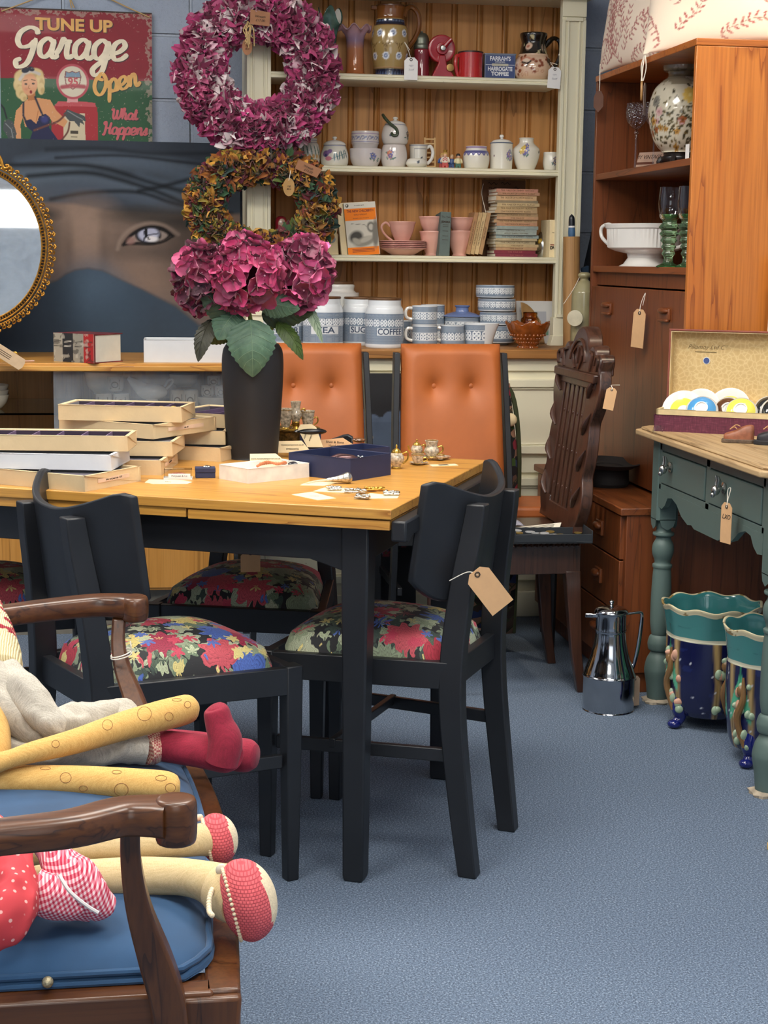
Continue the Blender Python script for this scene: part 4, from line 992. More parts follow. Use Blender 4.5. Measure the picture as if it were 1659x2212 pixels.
# near and far arms
def arm(nm,pxs,Z,post,py0,py1,k_):
    pts = [at_z(x,y,Z) for x,y in pxs]; P_ = [tuple(p_) for p_ in pts]
    mb = MB(); path = catmull(P_,6); n = len(path); vs = []; m = 14
    for i,p_ in enumerate(path):
        a_ = Vector(path[min(i+1,n-1)])-Vector(path[max(i-1,0)]); a_.normalize(); sd = Vector((-a_.y,a_.x,0)).normalized(); q_ = i/(n-1)
        wv = .015+.012*q_; hv = .015+.004*q_
        for j in range(m):
            th = 2*PI*j/m; c_,s_ = math.cos(th),math.sin(th); ex = .5
            vs.append(Vector(p_)+sd*wv*math.copysign(abs(c_) ** ex,c_)+Vector((0,0,hv*math.copysign(abs(s_) ** ex,s_))))
    fs = [(i*m+j,i*m+(j+1) % m,(i+1)*m+(j+1) % m,(i+1)*m+j) for i in range(n-1) for j in range(m)]+[tuple(range(m))[::-1],tuple(range((n-1)*m,n*m))]
    mb._add(vs,fs); e = Vector(path[-1]); d_ = (Vector(path[-1])-Vector(path[-4])).normalized()
    if k_: mb.lathe(catmull([(.0,-.027),(.016,-.027),(.021,-.023),(.022,0),(.021,.017),(.016,.021),(0,.0215)],3),24,tuple(e+d_*.006),sx=1.0,sy=1.05)
    else: mb.lathe(catmull([(.0,-.022),(.018,-.022),(.024,-.017),(.025,0),(.024,.013),(.018,.018),(0,.0185)],3),24,tuple(e-d_*.008),sx=.9,sy=1.2)
    mb.build('arm',MAHOG,AC,angle=50)
    n = len(post); P2 = []
    for i,(x,y,r_) in enumerate(post):
        t_ = i/(n-1); p_ = at_y(x,y,py0+(py1-py0)*t_ ** 1.3); P2.append(tuple(p_)+(r_*mpp(p_),))
    path = catmull(P2,6); vs = []
    for p_ in path:
        h1,h2 = p_[3],.014+.35*p_[3]
        vs += [(p_[0]-h1,p_[1]-h2,p_[2]),(p_[0]+h1,p_[1]-h2,p_[2]),(p_[0]+h1,p_[1]+h2,p_[2]),(p_[0]-h1,p_[1]+h2,p_[2])]
    m_ = len(path); mb = MB(); mb._add(vs,[(0,1,2,3),tuple(range(4*m_-1,4*m_-5,-1))]+[(4*a+b,4*a+4+b,4*a+4+(b+1) % 4,4*a+(b+1) % 4) for a in range(m_-1) for b in range(4)])
    return mb.build('arm_post',MAHOG_Z,AC,bevel=.004,angle=45)
arm('near',[(-420,1890),(-200,1835),(0,1808),(150,1790),(260,1764),(330,1762),(368,1764)],.66,[(281,1775,21),(283,1860,22),(300,1960,27),(336,2070,36),(362,2160,38),(372,2260,38)],1.655,1.69,1)
fp = arm('far',[(-330,1352),(-120,1348),(0,1331),(100,1318),(200,1308),(260,1308),(300,1312)],.665,[(258,1330,15),(255,1385,15),(264,1440,18),(286,1500,22),(310,1570,24),(318,1640,24)],2.63,2.46,0)
mb = MB(); q = at_y(258,1409,2.58)
mb.tube([(q.x+.0165*math.cos(a_)+.003,q.y-.005+.022*math.sin(a_),q.z+.004*math.cos(a_)*1.2+.0) for a_ in np.linspace(0,2*PI,20,False)],.0011,5,closed=True)
mb.tube([(q.x+.0165*math.cos(a_)+.003,q.y-.005+.022*math.sin(a_),q.z-.004+.004*math.cos(a_)) for a_ in np.linspace(0,2*PI,20,False)],.0011,5,closed=True)
mb.tube([(q.x+.019,q.y-.012,q.z+.005),(q.x+.0185,q.y-.016,q.z+.014),(q.x+.0175,q.y-.014,q.z+.022)],.0011,5)
o = mb.build('tied_string',STRING,None); tag(o,'white string tied round the far arm post of the blue armchair','string')

# ------------------------------------------------------------------ dolls on the armchair (only legs and hems in view)
def cloth(name,c1,c2,scale=900,rough=.9,seam=False):
    k = NT(name); n1 = k.noise(k.coords((scale,scale/12,scale)),1,2); n2 = k.noise(k.coords((scale/12,scale,scale/12)),1,2)
    k.col(k.ramp(k.math('MULTIPLY',k.math('ADD',n1,n2),.5),[(.35,c1),(.65,c2)])); k.bump(n1,.2,.001); return k.done(rough,Sheen_Weight=.05)
LINEN = cloth('grey_linen','9d968a','c3bcae'); CALICO = cloth('beige_calico','bda679','d3bd90'); MUSTARD = cloth('mustard_jersey','c2954e','d9b06a'); REDJ = cloth('red_jersey','7c172b','98203a')
def limb(nm,pts,mat,par,seg=20,smooth=6,flat=1.0):
    P_ = [tuple(at_z(x,y,z)) for x,y,z,r_ in pts]; rr = [r_*mpp(p_) for (x,y,z,r_),p_ in zip(pts,P_)]
    return MB().tube(P_,rr,seg,smooth=smooth,flat=flat).build(nm,mat,par,angle=80)
# linen-trousered doll with red feet
d1 = thing('rag_doll','rag doll in grey linen trousers and red stockings at the back of the armchair','doll')
def crumple(nm,mat,par,pts,amp,seed,seg=40,smooth=10):
    P_ = [tuple(at_z(x,y,z)) for x,y,z,r_ in pts]; q = catmull([p_+(r_*mpp(p_),) for (x,y,z,r_),p_ in zip(pts,P_)],smooth)
    mb = MB(); mb.tube([tuple(a_[:3]) for a_ in q],[a_[3] for a_ in q],seg)
    g = Vector((seed*3.1,seed*1.7,0))
    for i,v in enumerate(mb.v):
        n_ = mnoise.noise(Vector(v)*28+g)+.5*mnoise.noise(Vector(v)*60+g); d_ = mnoise.noise(Vector(v)*40-g)
        mb.v[i] = (v[0]+d_*amp*.5,v[1]-n_*amp*.6,v[2]+n_*amp)
    return mb.build(nm,mat,par,angle=80)
crumple('trouser_leg',LINEN,d1,[(-40,1490,.60,72),(30,1535,.575,62),(100,1575,.55,46),(180,1560,.545,42),(250,1555,.535,42),(305,1575,.53,36),(330,1585,.525,24)],.010,1)
crumple('trouser_leg',LINEN,d1,[(-30,1600,.53,60),(90,1625,.52,40),(180,1625,.515,38),(260,1615,.515,34),(318,1618,.51,32)],.010,2)
crumple('trouser_fold',LINEN,d1,[(10,1455,.62,34),(60,1505,.60,40),(105,1560,.57,30),(140,1575,.56,16)],.008,5)
k = NT('red_check'); tc = k.coords((1,1,1)); ck = k.new('ShaderNodeTexChecker',i_Scale=330.0,i_Color1=C4('b05a58'),i_Color2=C4('d7b9a0')); k.link(tc,ck.inputs[0]); k.col(ck.outputs[0]); CHECK = k.done(.9)
crumple('trouser_hem',CHECK,d1,[(312,1618,.51,34),(335,1612,.51,36),(352,1606,.51,30)],.004,3,smooth=5)
limb('leg',[(300,1605,.51,30),(360,1612,.51,34),(430,1622,.505,36),(490,1630,.50,40),(505,1632,.50,30)],REDJ,d1)
limb('leg',[(330,1600,.50,28),(430,1612,.48,32),(500,1628,.475,36),(535,1632,.475,36),(552,1634,.475,26)],REDJ,d1)
a_ = at_z(484,1630,.505); mm = mpp(a_)
mb = MB(); mb.tube([a_+Vector((-.004,0,-.012)),a_+Vector((.002,0,.02)),a_+Vector((-.006,.005,.045)),a_+Vector((-.011,.008,.066)),a_+Vector((-.013,.008,.072))],[36*mm,37*mm,31*mm,27*mm,15*mm],20,smooth=6); mb.build('foot',REDJ,d1,angle=80)
k = NT('fair_isle_knit'); v = k.coords(); vo = k.new('ShaderNodeTexVoronoi',i_Scale=60.0); k.link(v,vo.inputs[0]); n1 = k.noise(v,35,2); c_ = k.ramp(k.math('ADD',n1,k.math('MULTIPLY',vo.outputs[0],.15)),[(.56,'e2cfa2'),(.6,'9c2736')]); k.col(c_); wv = k.new('ShaderNodeTexWave',i_Scale=120.0); k.link(v,wv.inputs[0]); k.bump(wv.outputs[1],.6,.002); KNIT = k.done(.95)
k = NT('cream_rib_knit'); v = k.coords(); wv = k.new('ShaderNodeTexWave',i_Scale=90.0,i_Distortion=2.0); k.link(v,wv.inputs[0]); k.col(k.ramp(wv.outputs[1],[(0,'b79f6c'),(.6,'e6d7ac')])); k.bump(wv.outputs[1],.6,.002); RIB = k.done(.95)
crumple('jumper',KNIT,d1,[(-50,1330,.66,60),(-24,1390,.64,60),(-8,1425,.625,52)],.003,4,smooth=6)
crumple('jumper_cuff',RIB,d1,[(-16,1408,.63,58),(-8,1436,.622,56),(-4,1456,.615,48)],.003,6,smooth=6)
# mustard soft toy with long legs
d2 = thing('soft_toy','mustard yellow soft toy stretching two long legs with stitched rings across the blue seat','soft toy')
l1 = [(-30,1655,.535,26),(20,1640,.54,20),(70,1625,.545,23),(160,1602,.55,27),(260,1570,.555,31),(340,1548,.56,33),(385,1537,.56,33),(408,1530,.56,30),(420,1527,.56,18)]
l2 = [(-60,1688,.505,30),(20,1686,.505,33),(120,1686,.505,33),(220,1690,.505,34),(320,1696,.505,34),(360,1698,.505,32),(381,1699,.505,24),(389,1699,.505,12)]
for L_,rings in ((l1,((312,1542,15,15),(232,1566,11,11),(185,1560,10,8),(365,1548,9,9),(382,1512,10,3),(405,1522,7,7),(120,1607,8,8))),(l2,((142,1680,12,11),(262,1706,15,14),(348,1681,12,6),(368,1702,11,10),(180,1703,9,6),(252,1668,10,4),(98,1660,11,3)))):
    lg = limb('leg',L_,MUSTARD,d2,seg=24)
    me_ = lg.data
    from mathutils.bvhtree import BVHTree
    bv = BVHTree.FromPolygons([v.co for v in me_.vertices],[tuple(p_.vertices) for p_ in me_.polygons])
    for x,y,rx,ry in rings:
        pts = []
        for a_ in np.linspace(0,2*PI,22,False):
            d_ = ray(x+rx*math.cos(a_),y+ry*math.sin(a_)).normalized(); h_ = bv.ray_cast(CAMP,d_)
            if h_[0] is not None: pts.append(tuple(h_[0]+h_[1]*.0002))
        if len(pts) > 14: MB().tube(pts,.0004,5,closed=len(pts) == 22).build('stitched_ring',plain('brown_thread','8a5a34',.9),lg)
crumple('body',MUSTARD,d2,[(-60,1500,.60,40),(-30,1560,.57,44),(-22,1620,.54,46),(-30,1660,.52,40)],.002,8,smooth=6)
# doll with crocheted shoes, polka dot dress and gingham bloomers
d3 = thing('rag_doll','rag doll with coral crocheted shoes, gingham bloomers and polka dot dress, nearest on the armchair','doll')
A1 = [(60,1830,.52,40),(140,1832,.52,36),(220,1828,.52,33),(300,1824,.52,34),(400,1818,.52,33),(440,1813,.518,36),(465,1812,.516,40)]
A2 = [(40,1925,.495,46),(130,1905,.495,44),(220,1897,.495,42),(300,1893,.495,42),(380,1893,.495,40),(430,1900,.495,42),(465,1912,.49,50),(495,1928,.488,60),(520,1940,.486,60)]
limb('leg',A1,CALICO,d3,seg=24); limb('leg',A2,CALICO,d3,seg=24)
k = NT('coral_crochet'); v = k.coords((1,1,1)); br = k.new('ShaderNodeTexBrick',i_Scale=1.0,i_Mortar_Size=.0008,i_Brick_Width=.0042,i_Row_Height=.0036,i_Color1=C4('e26a6e'),i_Color2=C4('da6066'),i_Mortar=C4('b2464e'),i_Mortar_Smooth=.8)
mp = k.new('ShaderNodeMapping'); mp.inputs['Rotation'].default_value = (rad(80),0,rad(0)); k.link(v,mp.inputs[0]); k.link(mp.outputs[0],br.inputs[0]); k.col(br.outputs[0]); k.bump(k.math('MULTIPLY',br.outputs[1],-1),.45,.0012); CROCHET = k.done(.95)
CREAMKNIT = plain('cream_knit','e0cfae',.95,var=.15,vs=500,bump=.6,bs=700)
def shoe(cx,cy,z,rx,ry,tilt,ex):
    p_ = at_z(cx,cy,z); m_ = mpp(p_); rot = Matrix.Rotation(tilt,3,_f)
    loc = p_
    def colf(u,v): return (1,1,1)
    # foot bulb: coral upper with a cream sole on its right (front) side
    mb = MB(); mb.ball(loc,(rx*m_,rx*m_*1.05,ry*m_),40,28,rot=rot)
    up = mb.build('shoe',[CROCHET,CREAMKNIT],d3,angle=80)
    ax = rot @ Vector((1,.10,.0))
    for pl in up.data.polygons:
        c_ = Vector(pl.center)-loc
        if c_.dot(ax) > rx*m_*.60: pl.material_index = 1
    for vv in up.data.vertices:
        c_ = vv.co-loc
        if c_.dot(ax) < 0: vv.co = loc+c_-ax*c_.dot(ax)*.18
    # edging and strap
    mb = MB(); pts = [loc+rot @ Vector((-rx*m_*.45 ,-rx*m_*.88*math.sin(a),ry*m_*.88*math.cos(a))) for a in np.linspace(-.1,PI+.1,26)]
    for i in range(len(pts)-1): mb.ball((pts[i]+pts[i+1])/2,.0024,8,6)
    mb.build('shoe_edging',CREAMKNIT,up)
    mb = MB()
    if ex:
        sp = [at_z(x,y,.5) for x,y in ((478,1874),(460,1895),(450,1920),(449,1948),(455,1958))]
        for i,q_ in enumerate(catmull([tuple(s_) for s_ in sp],5)): mb.ball((q_[0],q_[1]-.030,q_[2]+.002),.0033,8,6)
        mb.build('shoe_strap',CREAMKNIT,up); q_ = at_z(478,1872,.52); MB().ball((q_.x,q_.y-.01,q_.z),(.0075,.004,.0075),10,6).build('flower_button',plain('pale_button','cfc9b4',.4),up)
    else:
        sp = [at_z(x,y,.535) for x,y in ((405,1772),(420,1768),(432,1766))]
        for q_ in catmull([tuple(s_) for s_ in sp],4): mb.ball((q_[0],q_[1],q_[2]),.0045,8,6)
        mb.build('shoe_strap',CREAMKNIT,up)
    return up
shoe(468,1812,.515,46,56,rad(-12),0)
shoe(530,1945,.485,68,92,rad(-14),1)
k = NT('red_gingham'); v = k.coords(rot=(rad(60),0,rad(20))); sp = k.new('ShaderNodeSeparateXYZ'); k.link(v,sp.inputs[0])
f1 = k.math('GREATER_THAN',k.math('FRACT',k.math('MULTIPLY',sp.outputs[0],230.0)),.5); f2 = k.math('GREATER_THAN',k.math('FRACT',k.math('MULTIPLY',sp.outputs[1],230.0)),.5)
k.col(k.ramp(k.math('MULTIPLY',k.math('ADD',f1,f2),.5),[(0,'e9d3d6'),(.5,'d97c8c'),(1,'bb2c48')])); GING = k.done(.9)
crumple('bloomer_leg',GING,d3,[(90,1822,.55,22),(125,1860,.545,40),(165,1905,.525,50),(205,1945,.505,46),(238,1960,.495,26)],.007,12,smooth=10)
crumple('bloomer_leg',GING,d3,[(70,1915,.525,40),(100,1935,.515,52),(150,1950,.505,44),(200,1965,.495,24)],.007,14,smooth=10)
mb = MB(); P_ = [tuple(at_z(x,y,z)) for x,y,z in ((128,1890,.55),(150,1925,.535),(185,1955,.52),(212,1972,.51))]; mb.tube(P_,.0022,6,smooth=6); mb.build('white_trim',plain('white_tape','e3dfdc',.9),d3)
k = NT('red_polka'); v = k.coords(); vo = k.new('ShaderNodeTexVoronoi',i_Scale=90.0,i_Randomness=.5); k.link(v,vo.inputs[0]); k.col(k.ramp(vo.outputs[0],[(.16,'e0aaa4'),(.22,'c43c44')])); POLKA = k.done(.85)
crumple('dress',POLKA,d3,[(-50,1800,.57,60),(10,1850,.555,48),(32,1920,.535,46),(22,1985,.515,52),(-30,2020,.50,46)],.010,16,smooth=10)
crumple('dress_fold',POLKA,d3,[(-10,1790,.57,30),(35,1830,.56,28),(55,1880,.55,22),(50,1935,.53,28)],.006,18,smooth=8)
# ------------------------------------------------------------------ china and bits on the dresser
def spot(px0,px1,ytop,Z,Y):
    c = (px0+px1)/2; b = at_y(c,ytop,Y); m = mpp(b)
    return Vector((b.x,Y,Z)),(px1-px0)/2*m,b.z-Z
def spot_b(px0,px1,ytop,ybase,Z):
    """thing whose front base edge is seen at ybase on the surface z=Z"""
    c = (px0+px1)/2; f_ = at_z(c,ybase,Z); r_ = (px1-px0)/2*mpp(f_); p_ = Vector((f_.x,f_.y+r_*.85,Z)); t_ = at_y(c,ytop,p_.y)
    return Vector((t_.x,p_.y,Z)),(px1-px0)/2*mpp(t_),t_.z-Z
def norm(pr,Rr,H): return [(a*Rr,b*H) for a,b in pr]
def turned(nm,mat,par,pr,Rr,H,seg=40,fine=4,angle=50,sx=1,sy=1,mod=None):
    return MB().lathe(catmull(norm(pr,Rr,H),fine),seg,sx=sx,sy=sy,mod=mod).build(nm,mat,par,angle=angle)
def loop_handle(nm,mat,par,pts,r_,rz=0,flat=1.0):
    M_ = Matrix.Rotation(rz,4,'Z'); return MB(M_).tube(pts,r_,8,smooth=6,flat=flat).build(nm,mat,par)

# ---- top shelf
p,r_,h = spot(686,737,34,Z1,5.77)
t = thing('frilled_vase','dark green vase with a white lined frilled rim beside the pink wreath','vase',p)
MB().lathe(catmull([(r_*.6,0),(r_*.5,h*.15),(r_*.55,h*.45),(r_*.62,h*.7),(r_*.85,h*.92),(r_*1.0,h)],5),40,mod=lambda th,k_,r,z: (r*(1+.12*(z/h) ** 4*math.cos(3*th)),z+.03*(z/h) ** 6*math.sin(3*th)),cap=False).build('vase',plain('mottled_green','3d5b52',.2,var=.5,vs=40,Coat_Weight=.4),t,solid=.003)
MB().lathe(catmull([(r_*.97,h*.995),(r_*.82,h*.915),(r_*.58,h*.7)],4),40,mod=lambda th,k_,r,z: (r*(1+.12*(z/h) ** 4*math.cos(3*th))-.003,z+.03*(z/h) ** 6*math.sin(3*th)),cap=False).build('lining',WHITECHINA,t)
p,r_,h = spot(733,802,54,Z1,5.76)
k = NT('amber_lilac_glass'); sp = k.new('ShaderNodeSeparateXYZ'); k.link(k.coords(),sp.inputs[0]); k.col(k.ramp(sp.outputs[2],[(.0,'d98a50'),(.09,'dd9a72'),(.12,'b49ab8'),(.155,'d3b0bc')])); AMBER = k.done(.08,0,Transmission_Weight=.55,IOR=1.3,Coat_Weight=.3)
t = thing('glass_vase','amber glass vase with a lilac frilled rim on the top shelf','vase',p)
MB().lathe(catmull([(r_*.62,0),(r_*.66,h*.03),(r_*.56,h*.12),(r_*.52,h*.5),(r_*.54,h*.70),(r_*.64,h*.82),(r_*.86,h*.93),(r_*1.04,h*.93)],5),60,mod=lambda th,k_,r,z: (r*(1+.07*max(0,z/h) ** 6*math.sin(7*th)),z+.010*max(0,r/r_-.55)*2.2*math.cos(7*th)),cap=False).build('vase',AMBER,t,solid=.003)
p,r_,h = spot(803,884,12,Z1,5.76)
t = thing('stoneware_jug','tall brown necked stoneware jug with applied blue daisies on the top shelf','jug',p)
def pj(D,Z):
    P = Paint(D,Z/h*100,'a98f5c'); P.put(vn(D*.05,Z*60,2)*.15+.08,'8f7646')
    P.put((Z > h*.80)*1.,'7a4a20'); P.put((Z > h*.97)*1.,'57331a'); P.put(((Z > h*.72) & (Z < h*.80))*1.,'262a3e')
    for a in range(-180,180,14): P.ell(a,77,5,1.4,'5a6a86',0,.3)
    P.put(((Z < h*.115))*1.,'23273a'); P.put(((Z > h*.115) & (Z < h*.135))*1.,'c49a78'); P.put(((Z > h*.70) & (Z < h*.72))*1.,'6b4a2a')
    for a in range(-180,180,12): P.ell(a,4,4,2.0,'56678a',0,.3)
    for i,a in enumerate(range(-172,180,43)):
        for a_,z_ in ((a,60),(a+21,28)):
            for q in range(9): P.ell(a_+8.5*math.cos(q*.7),z_+4.0*math.sin(q*.7),3.4,1.6,'dfe3ea',0,.3)
            P.ell(a_,z_,6.4,2.9,'5a6f9c',0,.3); P.ell(a_,z_,3.0,1.4,'cfd6e2',0,.3)
        P.line([(a+21,34),(a+15,44),(a+8,46)],1.8,'6d5426'); P.line([(a+21,34),(a+27,44),(a+34,46)],1.8,'6d5426'); P.ell(a+21,43,2,3,'6d5426',0,.3); P.ell(a,47,2.2,1.2,'d9d2bb',0,.3)
    return P
painted_lathe('body',PAINTED,t,norm([(0,0),(.78,0),(.80,.02),(.80,.115),(.86,.135),(.98,.32),(1.0,.5),(.93,.68),(.80,.74),(.77,.80),(.74,.84),(.76,.93),(.80,.985),(.77,1.0),(.70,.97),(.66,.80),(0,.6)],r_,h),120,pj,fine=5)
MB().prism([(-.012,0),(.012,0),(.003,.022),(-.003,.022)],h*.93,h*.995,Matrix.Translation((-r_*.72,0,0)) @ Matrix.Rotation(PI/2,4,'Z')).build('spout',plain('brown_glaze','6d421d',.12,Coat_Weight=.5),t,bevel=.003)
loop_handle('handle',MATS['brown_glaze'],t,[(r_*.70,0,h*.86),(r_*.85,0,h*.96),(r_*1.2,0,h*.985),(r_*1.52,0,h*.88),(r_*1.56,0,h*.70),(r_*1.36,0,h*.56),(r_*1.05,0,h*.44),(r_*.95,0,h*.40)],[.011,.010,.0095,.009,.009,.009,.009,.007])
TP = p
hang_tag('white swing ticket hanging from the stoneware jug over the shelf edge',at_y(888,124,5.645),.047,.075,WHITECARD,string=[(-.006,.03,.03),(-.012,.07,.06),(.004,.05,.03)],text=['oggs','Suoff'],tsize=.009,ink=plain('pencil','a9a9b0',.8))
p,r_,h = spot(894,929,68,Z1,5.77)
t = thing('sugar_shaker','dark red glass shaker with a domed pewter cap','shaker',p)
turned('body',plain('ruby_glass','7d2833',.12,Coat_Weight=.5),t,[(0,0),(.95,0),(1,.02),(.93,.35),(.88,.64),(0,.64)],r_,h)
turned('cap',plain('dull_pewter','6f7368',.4,.8),t,[(.92,.62),(.98,.64),(.98,.70),(.90,.74),(.86,.86),(.55,.95),(.16,.97),(.14,1.0),(0,1.0)],r_,h)
# red hand-cranked slicer
p,r_,h = spot(923,983,70,Z1,5.765)
REDE = plain('red_enamel','9b1f2a',.25,var=.1,Coat_Weight=.4)
t = thing('hand_slicer','red painted hand cranked slicer on a flared foot','slicer',p)
Mx = Matrix.Translation((0,0,h*.64)) @ UP
MB(Mx).lathe(catmull([(0,-.022),(r_*.9,-.022),(r_*1.0,-.014),(r_*1.0,.014),(r_*.9,.022),(r_*.45,.02),(r_*.4,.03),(0,.03)],3),48).build('drum',REDE,t)
MB(Matrix.Translation((0,-.02,0)) @ UP).prism([(-.036,0),(.05,0),(.03,.03),(.016,.05),(.012,h*.5),(-.012,h*.5),(-.014,.05),(-.03,.02)],-.03,.012).build('foot',REDE,t,bevel=.004)
mb = MB(); mb.tube([(0,-.034,h*.64),(.022,-.038,h*.8),(.03,-.04,h*.84)],[.009,.008,.006],10); cr_ = mb.build('crank',REDE,t)
MB(Matrix.Translation((0,-.036,h*.64)) @ UP).lathe([(0,0),(.010,0),(.011,.004),(.008,.009),(0,.010)],18).build('bolt',PEWTER,cr_)
MB(Matrix.Translation((r_*.55,-.034,h*.23)) @ UP).lathe([(0,0),(.0125,0),(.013,.008),(0,.010)],18).build('brass_knob',plain('old_brass','9a7a48',.4,.7),t)
p,r_,h = spot(991,1043,113,Z1,5.74)
t = thing('enamel_mug','red enamel mug with dark rims on the top shelf','mug',p)
REDM = plain('bright_red_enamel','b42a2c',.2,var=.04,Coat_Weight=.5)
turned('body',REDM,t,[(0,0),(.96,0),(1,.01),(.99,.5),(1,.985),(.96,.985),(.94,.1),(0,.1)],r_,h,fine=1); MB().tube([(r_*math.cos(a),r_*math.sin(a),h*.985) for a in np.linspace(0,2*PI,40,False)],.0028,6,closed=True).build('rim',plain('dark_rim','3a2420',.3),t)
loop_handle('handle',REDM,t,[(-r_*.97,0,h*.86),(-r_*1.2,0,h*.82),(-r_*1.27,0,h*.5),(-r_*1.1,0,h*.18),(-r_*.97,0,h*.14)],.007)
# blue toffee tin
a = at_y(1046,172,5.75); b = at_y(1113,172,5.75); h = at_y(1080,116,5.75).z-Z1; w_ = b.x-a.x
t = thing('toffee_tin','square blue lidded toffee tin with white lettering','tin',((a.x+b.x)/2,5.75,Z1),rad(-3))
TINB = plain('tin_blue','243a72',.3,var=.08,Coat_Weight=.3); TINS = plain('tin_edge','6b7486',.35,.6)
MB().span((-w_/2,0,0),(w_/2,w_*.8,h)).build('box',TINS,t,bevel=.002); MB().span((-w_/2+.004,-.0012,.004),(w_/2-.004,.001,h-.006)).build('printed_front',TINB,t); MB().span((-w_/2-.001,-.002,h-.004),(w_/2+.001,w_*.8+.001,h+.001)).build('lid',TINS,t,bevel=.001)
TW = plain('tin_white','d9dde4',.4)
lettering("FARRAH'S",.02,TW,t,(0,-.0016,h*.81),weight=.0006,width=w_*.66); lettering('ORIGINAL',.008,TW,t,(0,-.0016,h*.69)); lettering('HARROGATE',.019,TW,t,(0,-.0016,h*.43),weight=.0008,width=w_*.78); lettering('TOFFEE',.018,TW,t,(0,-.0016,h*.25),weight=.0008,width=w_*.56)
MB().span((-w_*.26,-.002,h*.54),(w_*.26,-.001,h*.63)).build('label_panel',plain('tin_grey','b5b2a2',.4),t); MB().span((-w_*.46,-.0016,h*.575),(-w_*.26,-.001,h*.595)).build('rule',TW,t); MB().span((w_*.26,-.0016,h*.575),(w_*.46,-.001,h*.595)).build('rule',TW,t)
p,r_,h = spot(1112,1194,74,Z1,5.755)
t = thing('lustre_jug','round jug with black lustre neck and pale pink body spotted in copper','jug',p)
def plj(D,Z):
    P = Paint(D,Z/h*100,'d9b79c'); g = random.Random(5)
    for i in range(90):
        x,y = g.uniform(-180,180),g.uniform(4,52); P.ell(x,y,5.5,3.2,'8a4a30' if i % 3 else 'c59478',0,.3); 
        if i % 3 == 0: P.ell(x,y,3.4,2,'d9b79c',0,.3)
    P.ell(-36,42,18,7,'c9826a',0,.3); P.ell(-36,41,13,4.5,'e2cdb8',0,.3); P.line([(-50,38),(-30,34),(-20,40)],4,'2a1c18'); P.line([(-30,36),(-32,28)],3,'2a1c18'); P.ell(42,42,7,5,'3a2018',.6,.3); P.ell(52,42,7,5,'3a2018',-.6,.3); P.poly([(37,41),(57,41),(47,31)],'3a2018')
    P.put((Z > h*.56)*1.,'1d1713'); P.ell(-35,72,16,7,'d9b9a0',.1,.3); P.ell(-38,72,8,3,'b0705a',.1,.3)
    for a in (30,48,66): P.poly([(a-6,68),(a,76),(a+6,68),(a,60)],'c9b29c'); P.poly([(a-3,68),(a,72),(a+3,68),(a,64)],'4a3020')
    P.put(((Z > h*.56) & (vn(D*.05,Z*40,7) > .42))*.8,'cfc59a')
    return P
painted_lathe('body',vcol('lustre_china',.08,Coat_Weight=.8),t,norm([(0,0),(.70,0),(.74,.02),(.95,.12),(1.0,.28),(.93,.45),(.80,.53),(.79,.56),(.72,.62),(.64,.78),(.64,.84),(.72,.95),(.72,1.0),(.67,1.0),(.6,.8),(0,.5)],r_,h),120,plj,fine=5)
loop_handle('handle',plain('black_lustre','17120f',.08,Coat_Weight=.8),t,[(r_*.62,0,h*.74),(r_*.85,0,h*.86),(r_*1.12,0,h*.93),(r_*1.42,0,h*.85),(r_*1.46,0,h*.6),(r_*1.25,0,h*.38),(r_*.98,0,h*.3)],[.008,.010,.008,.008,.008,.008,.006])
hang_tag('white swing ticket hanging from the lustre jug handle',at_y(1199,145,5.645),.046,.072,WHITECARD,string=[(-.012,.02,.016),(0,.05,.02),(.012,.02,.012)],text=['oyn','Suoff'],tsize=.009,ink=MATS['pencil'],swing=rad(3))

# ---- second shelf: painted pottery
def flowers(P,cx,cy,s,cols,seed=0):
    g = random.Random(seed); s *= 1.35
    for i in range(5): x,y = cx+g.uniform(-7,7)*s,cy+g.uniform(-5,6)*s; P.line([(cx,cy-12*s),(x,y)],1.2*s,'5f7a6a')
    for i in range(7): P.ell(cx+g.uniform(-13,13)*s,cy+g.uniform(-11,9)*s,4.5*s,1.6*s,g.choice(['5d7a74','6c8a80']),g.uniform(-1.5,1.5),.3)
    for i,c_ in enumerate(cols*2): P.flower(cx+g.uniform(-9,9)*s,cy+g.uniform(-5,11)*s,6.0*s,c_,'d6c27a')
LILAC,MAUVE,CORAL,YEL,NAVY = '6f6aa6','8e78a8','c98068','d2b45a','4a5078'
def poole(pr,r_,h,par,painter,name='body',seg=150,base='dcd8cc',fine=5):
    def f(D,Z):
        P = Paint(D,Z/h*100,base); painter(P,Z/h*100); return P
    return painted_lathe(name,PAINTED,par,norm(pr,r_,h),seg,f,fine=fine)
def band(P,Zp,a,b,c_): P.put(((Zp > a) & (Zp < b))*1.,c_)
p,r_,h = spot(640,692,300,Z2,5.77)
t = thing('pottery_jar','white open jar painted with green leaves, half hidden by the wreaths','jar',p)
def f_(P,Z):
    band(P,Z,92,96,'8f8fa8'); band(P,Z,84,87,'8f8fa8')
    for a in range(-170,180,20): P.ell(a,55,3,22,'4d6f62',.25,.3); P.ell(a+10,35,7,8,'c9a06a',0,.3)
poole([(0,0),(.72,0),(.95,.15),(1,.45),(.9,.75),(.74,.88),(.76,1),(.7,1),(.66,.85),(0,.5)],r_,h,t,f_)
p,r_,h = spot(693,753,305,Z2,5.75)
t = thing('lidded_pot','white lidded pot painted with purple flowers and dark green fronds','pot',p)
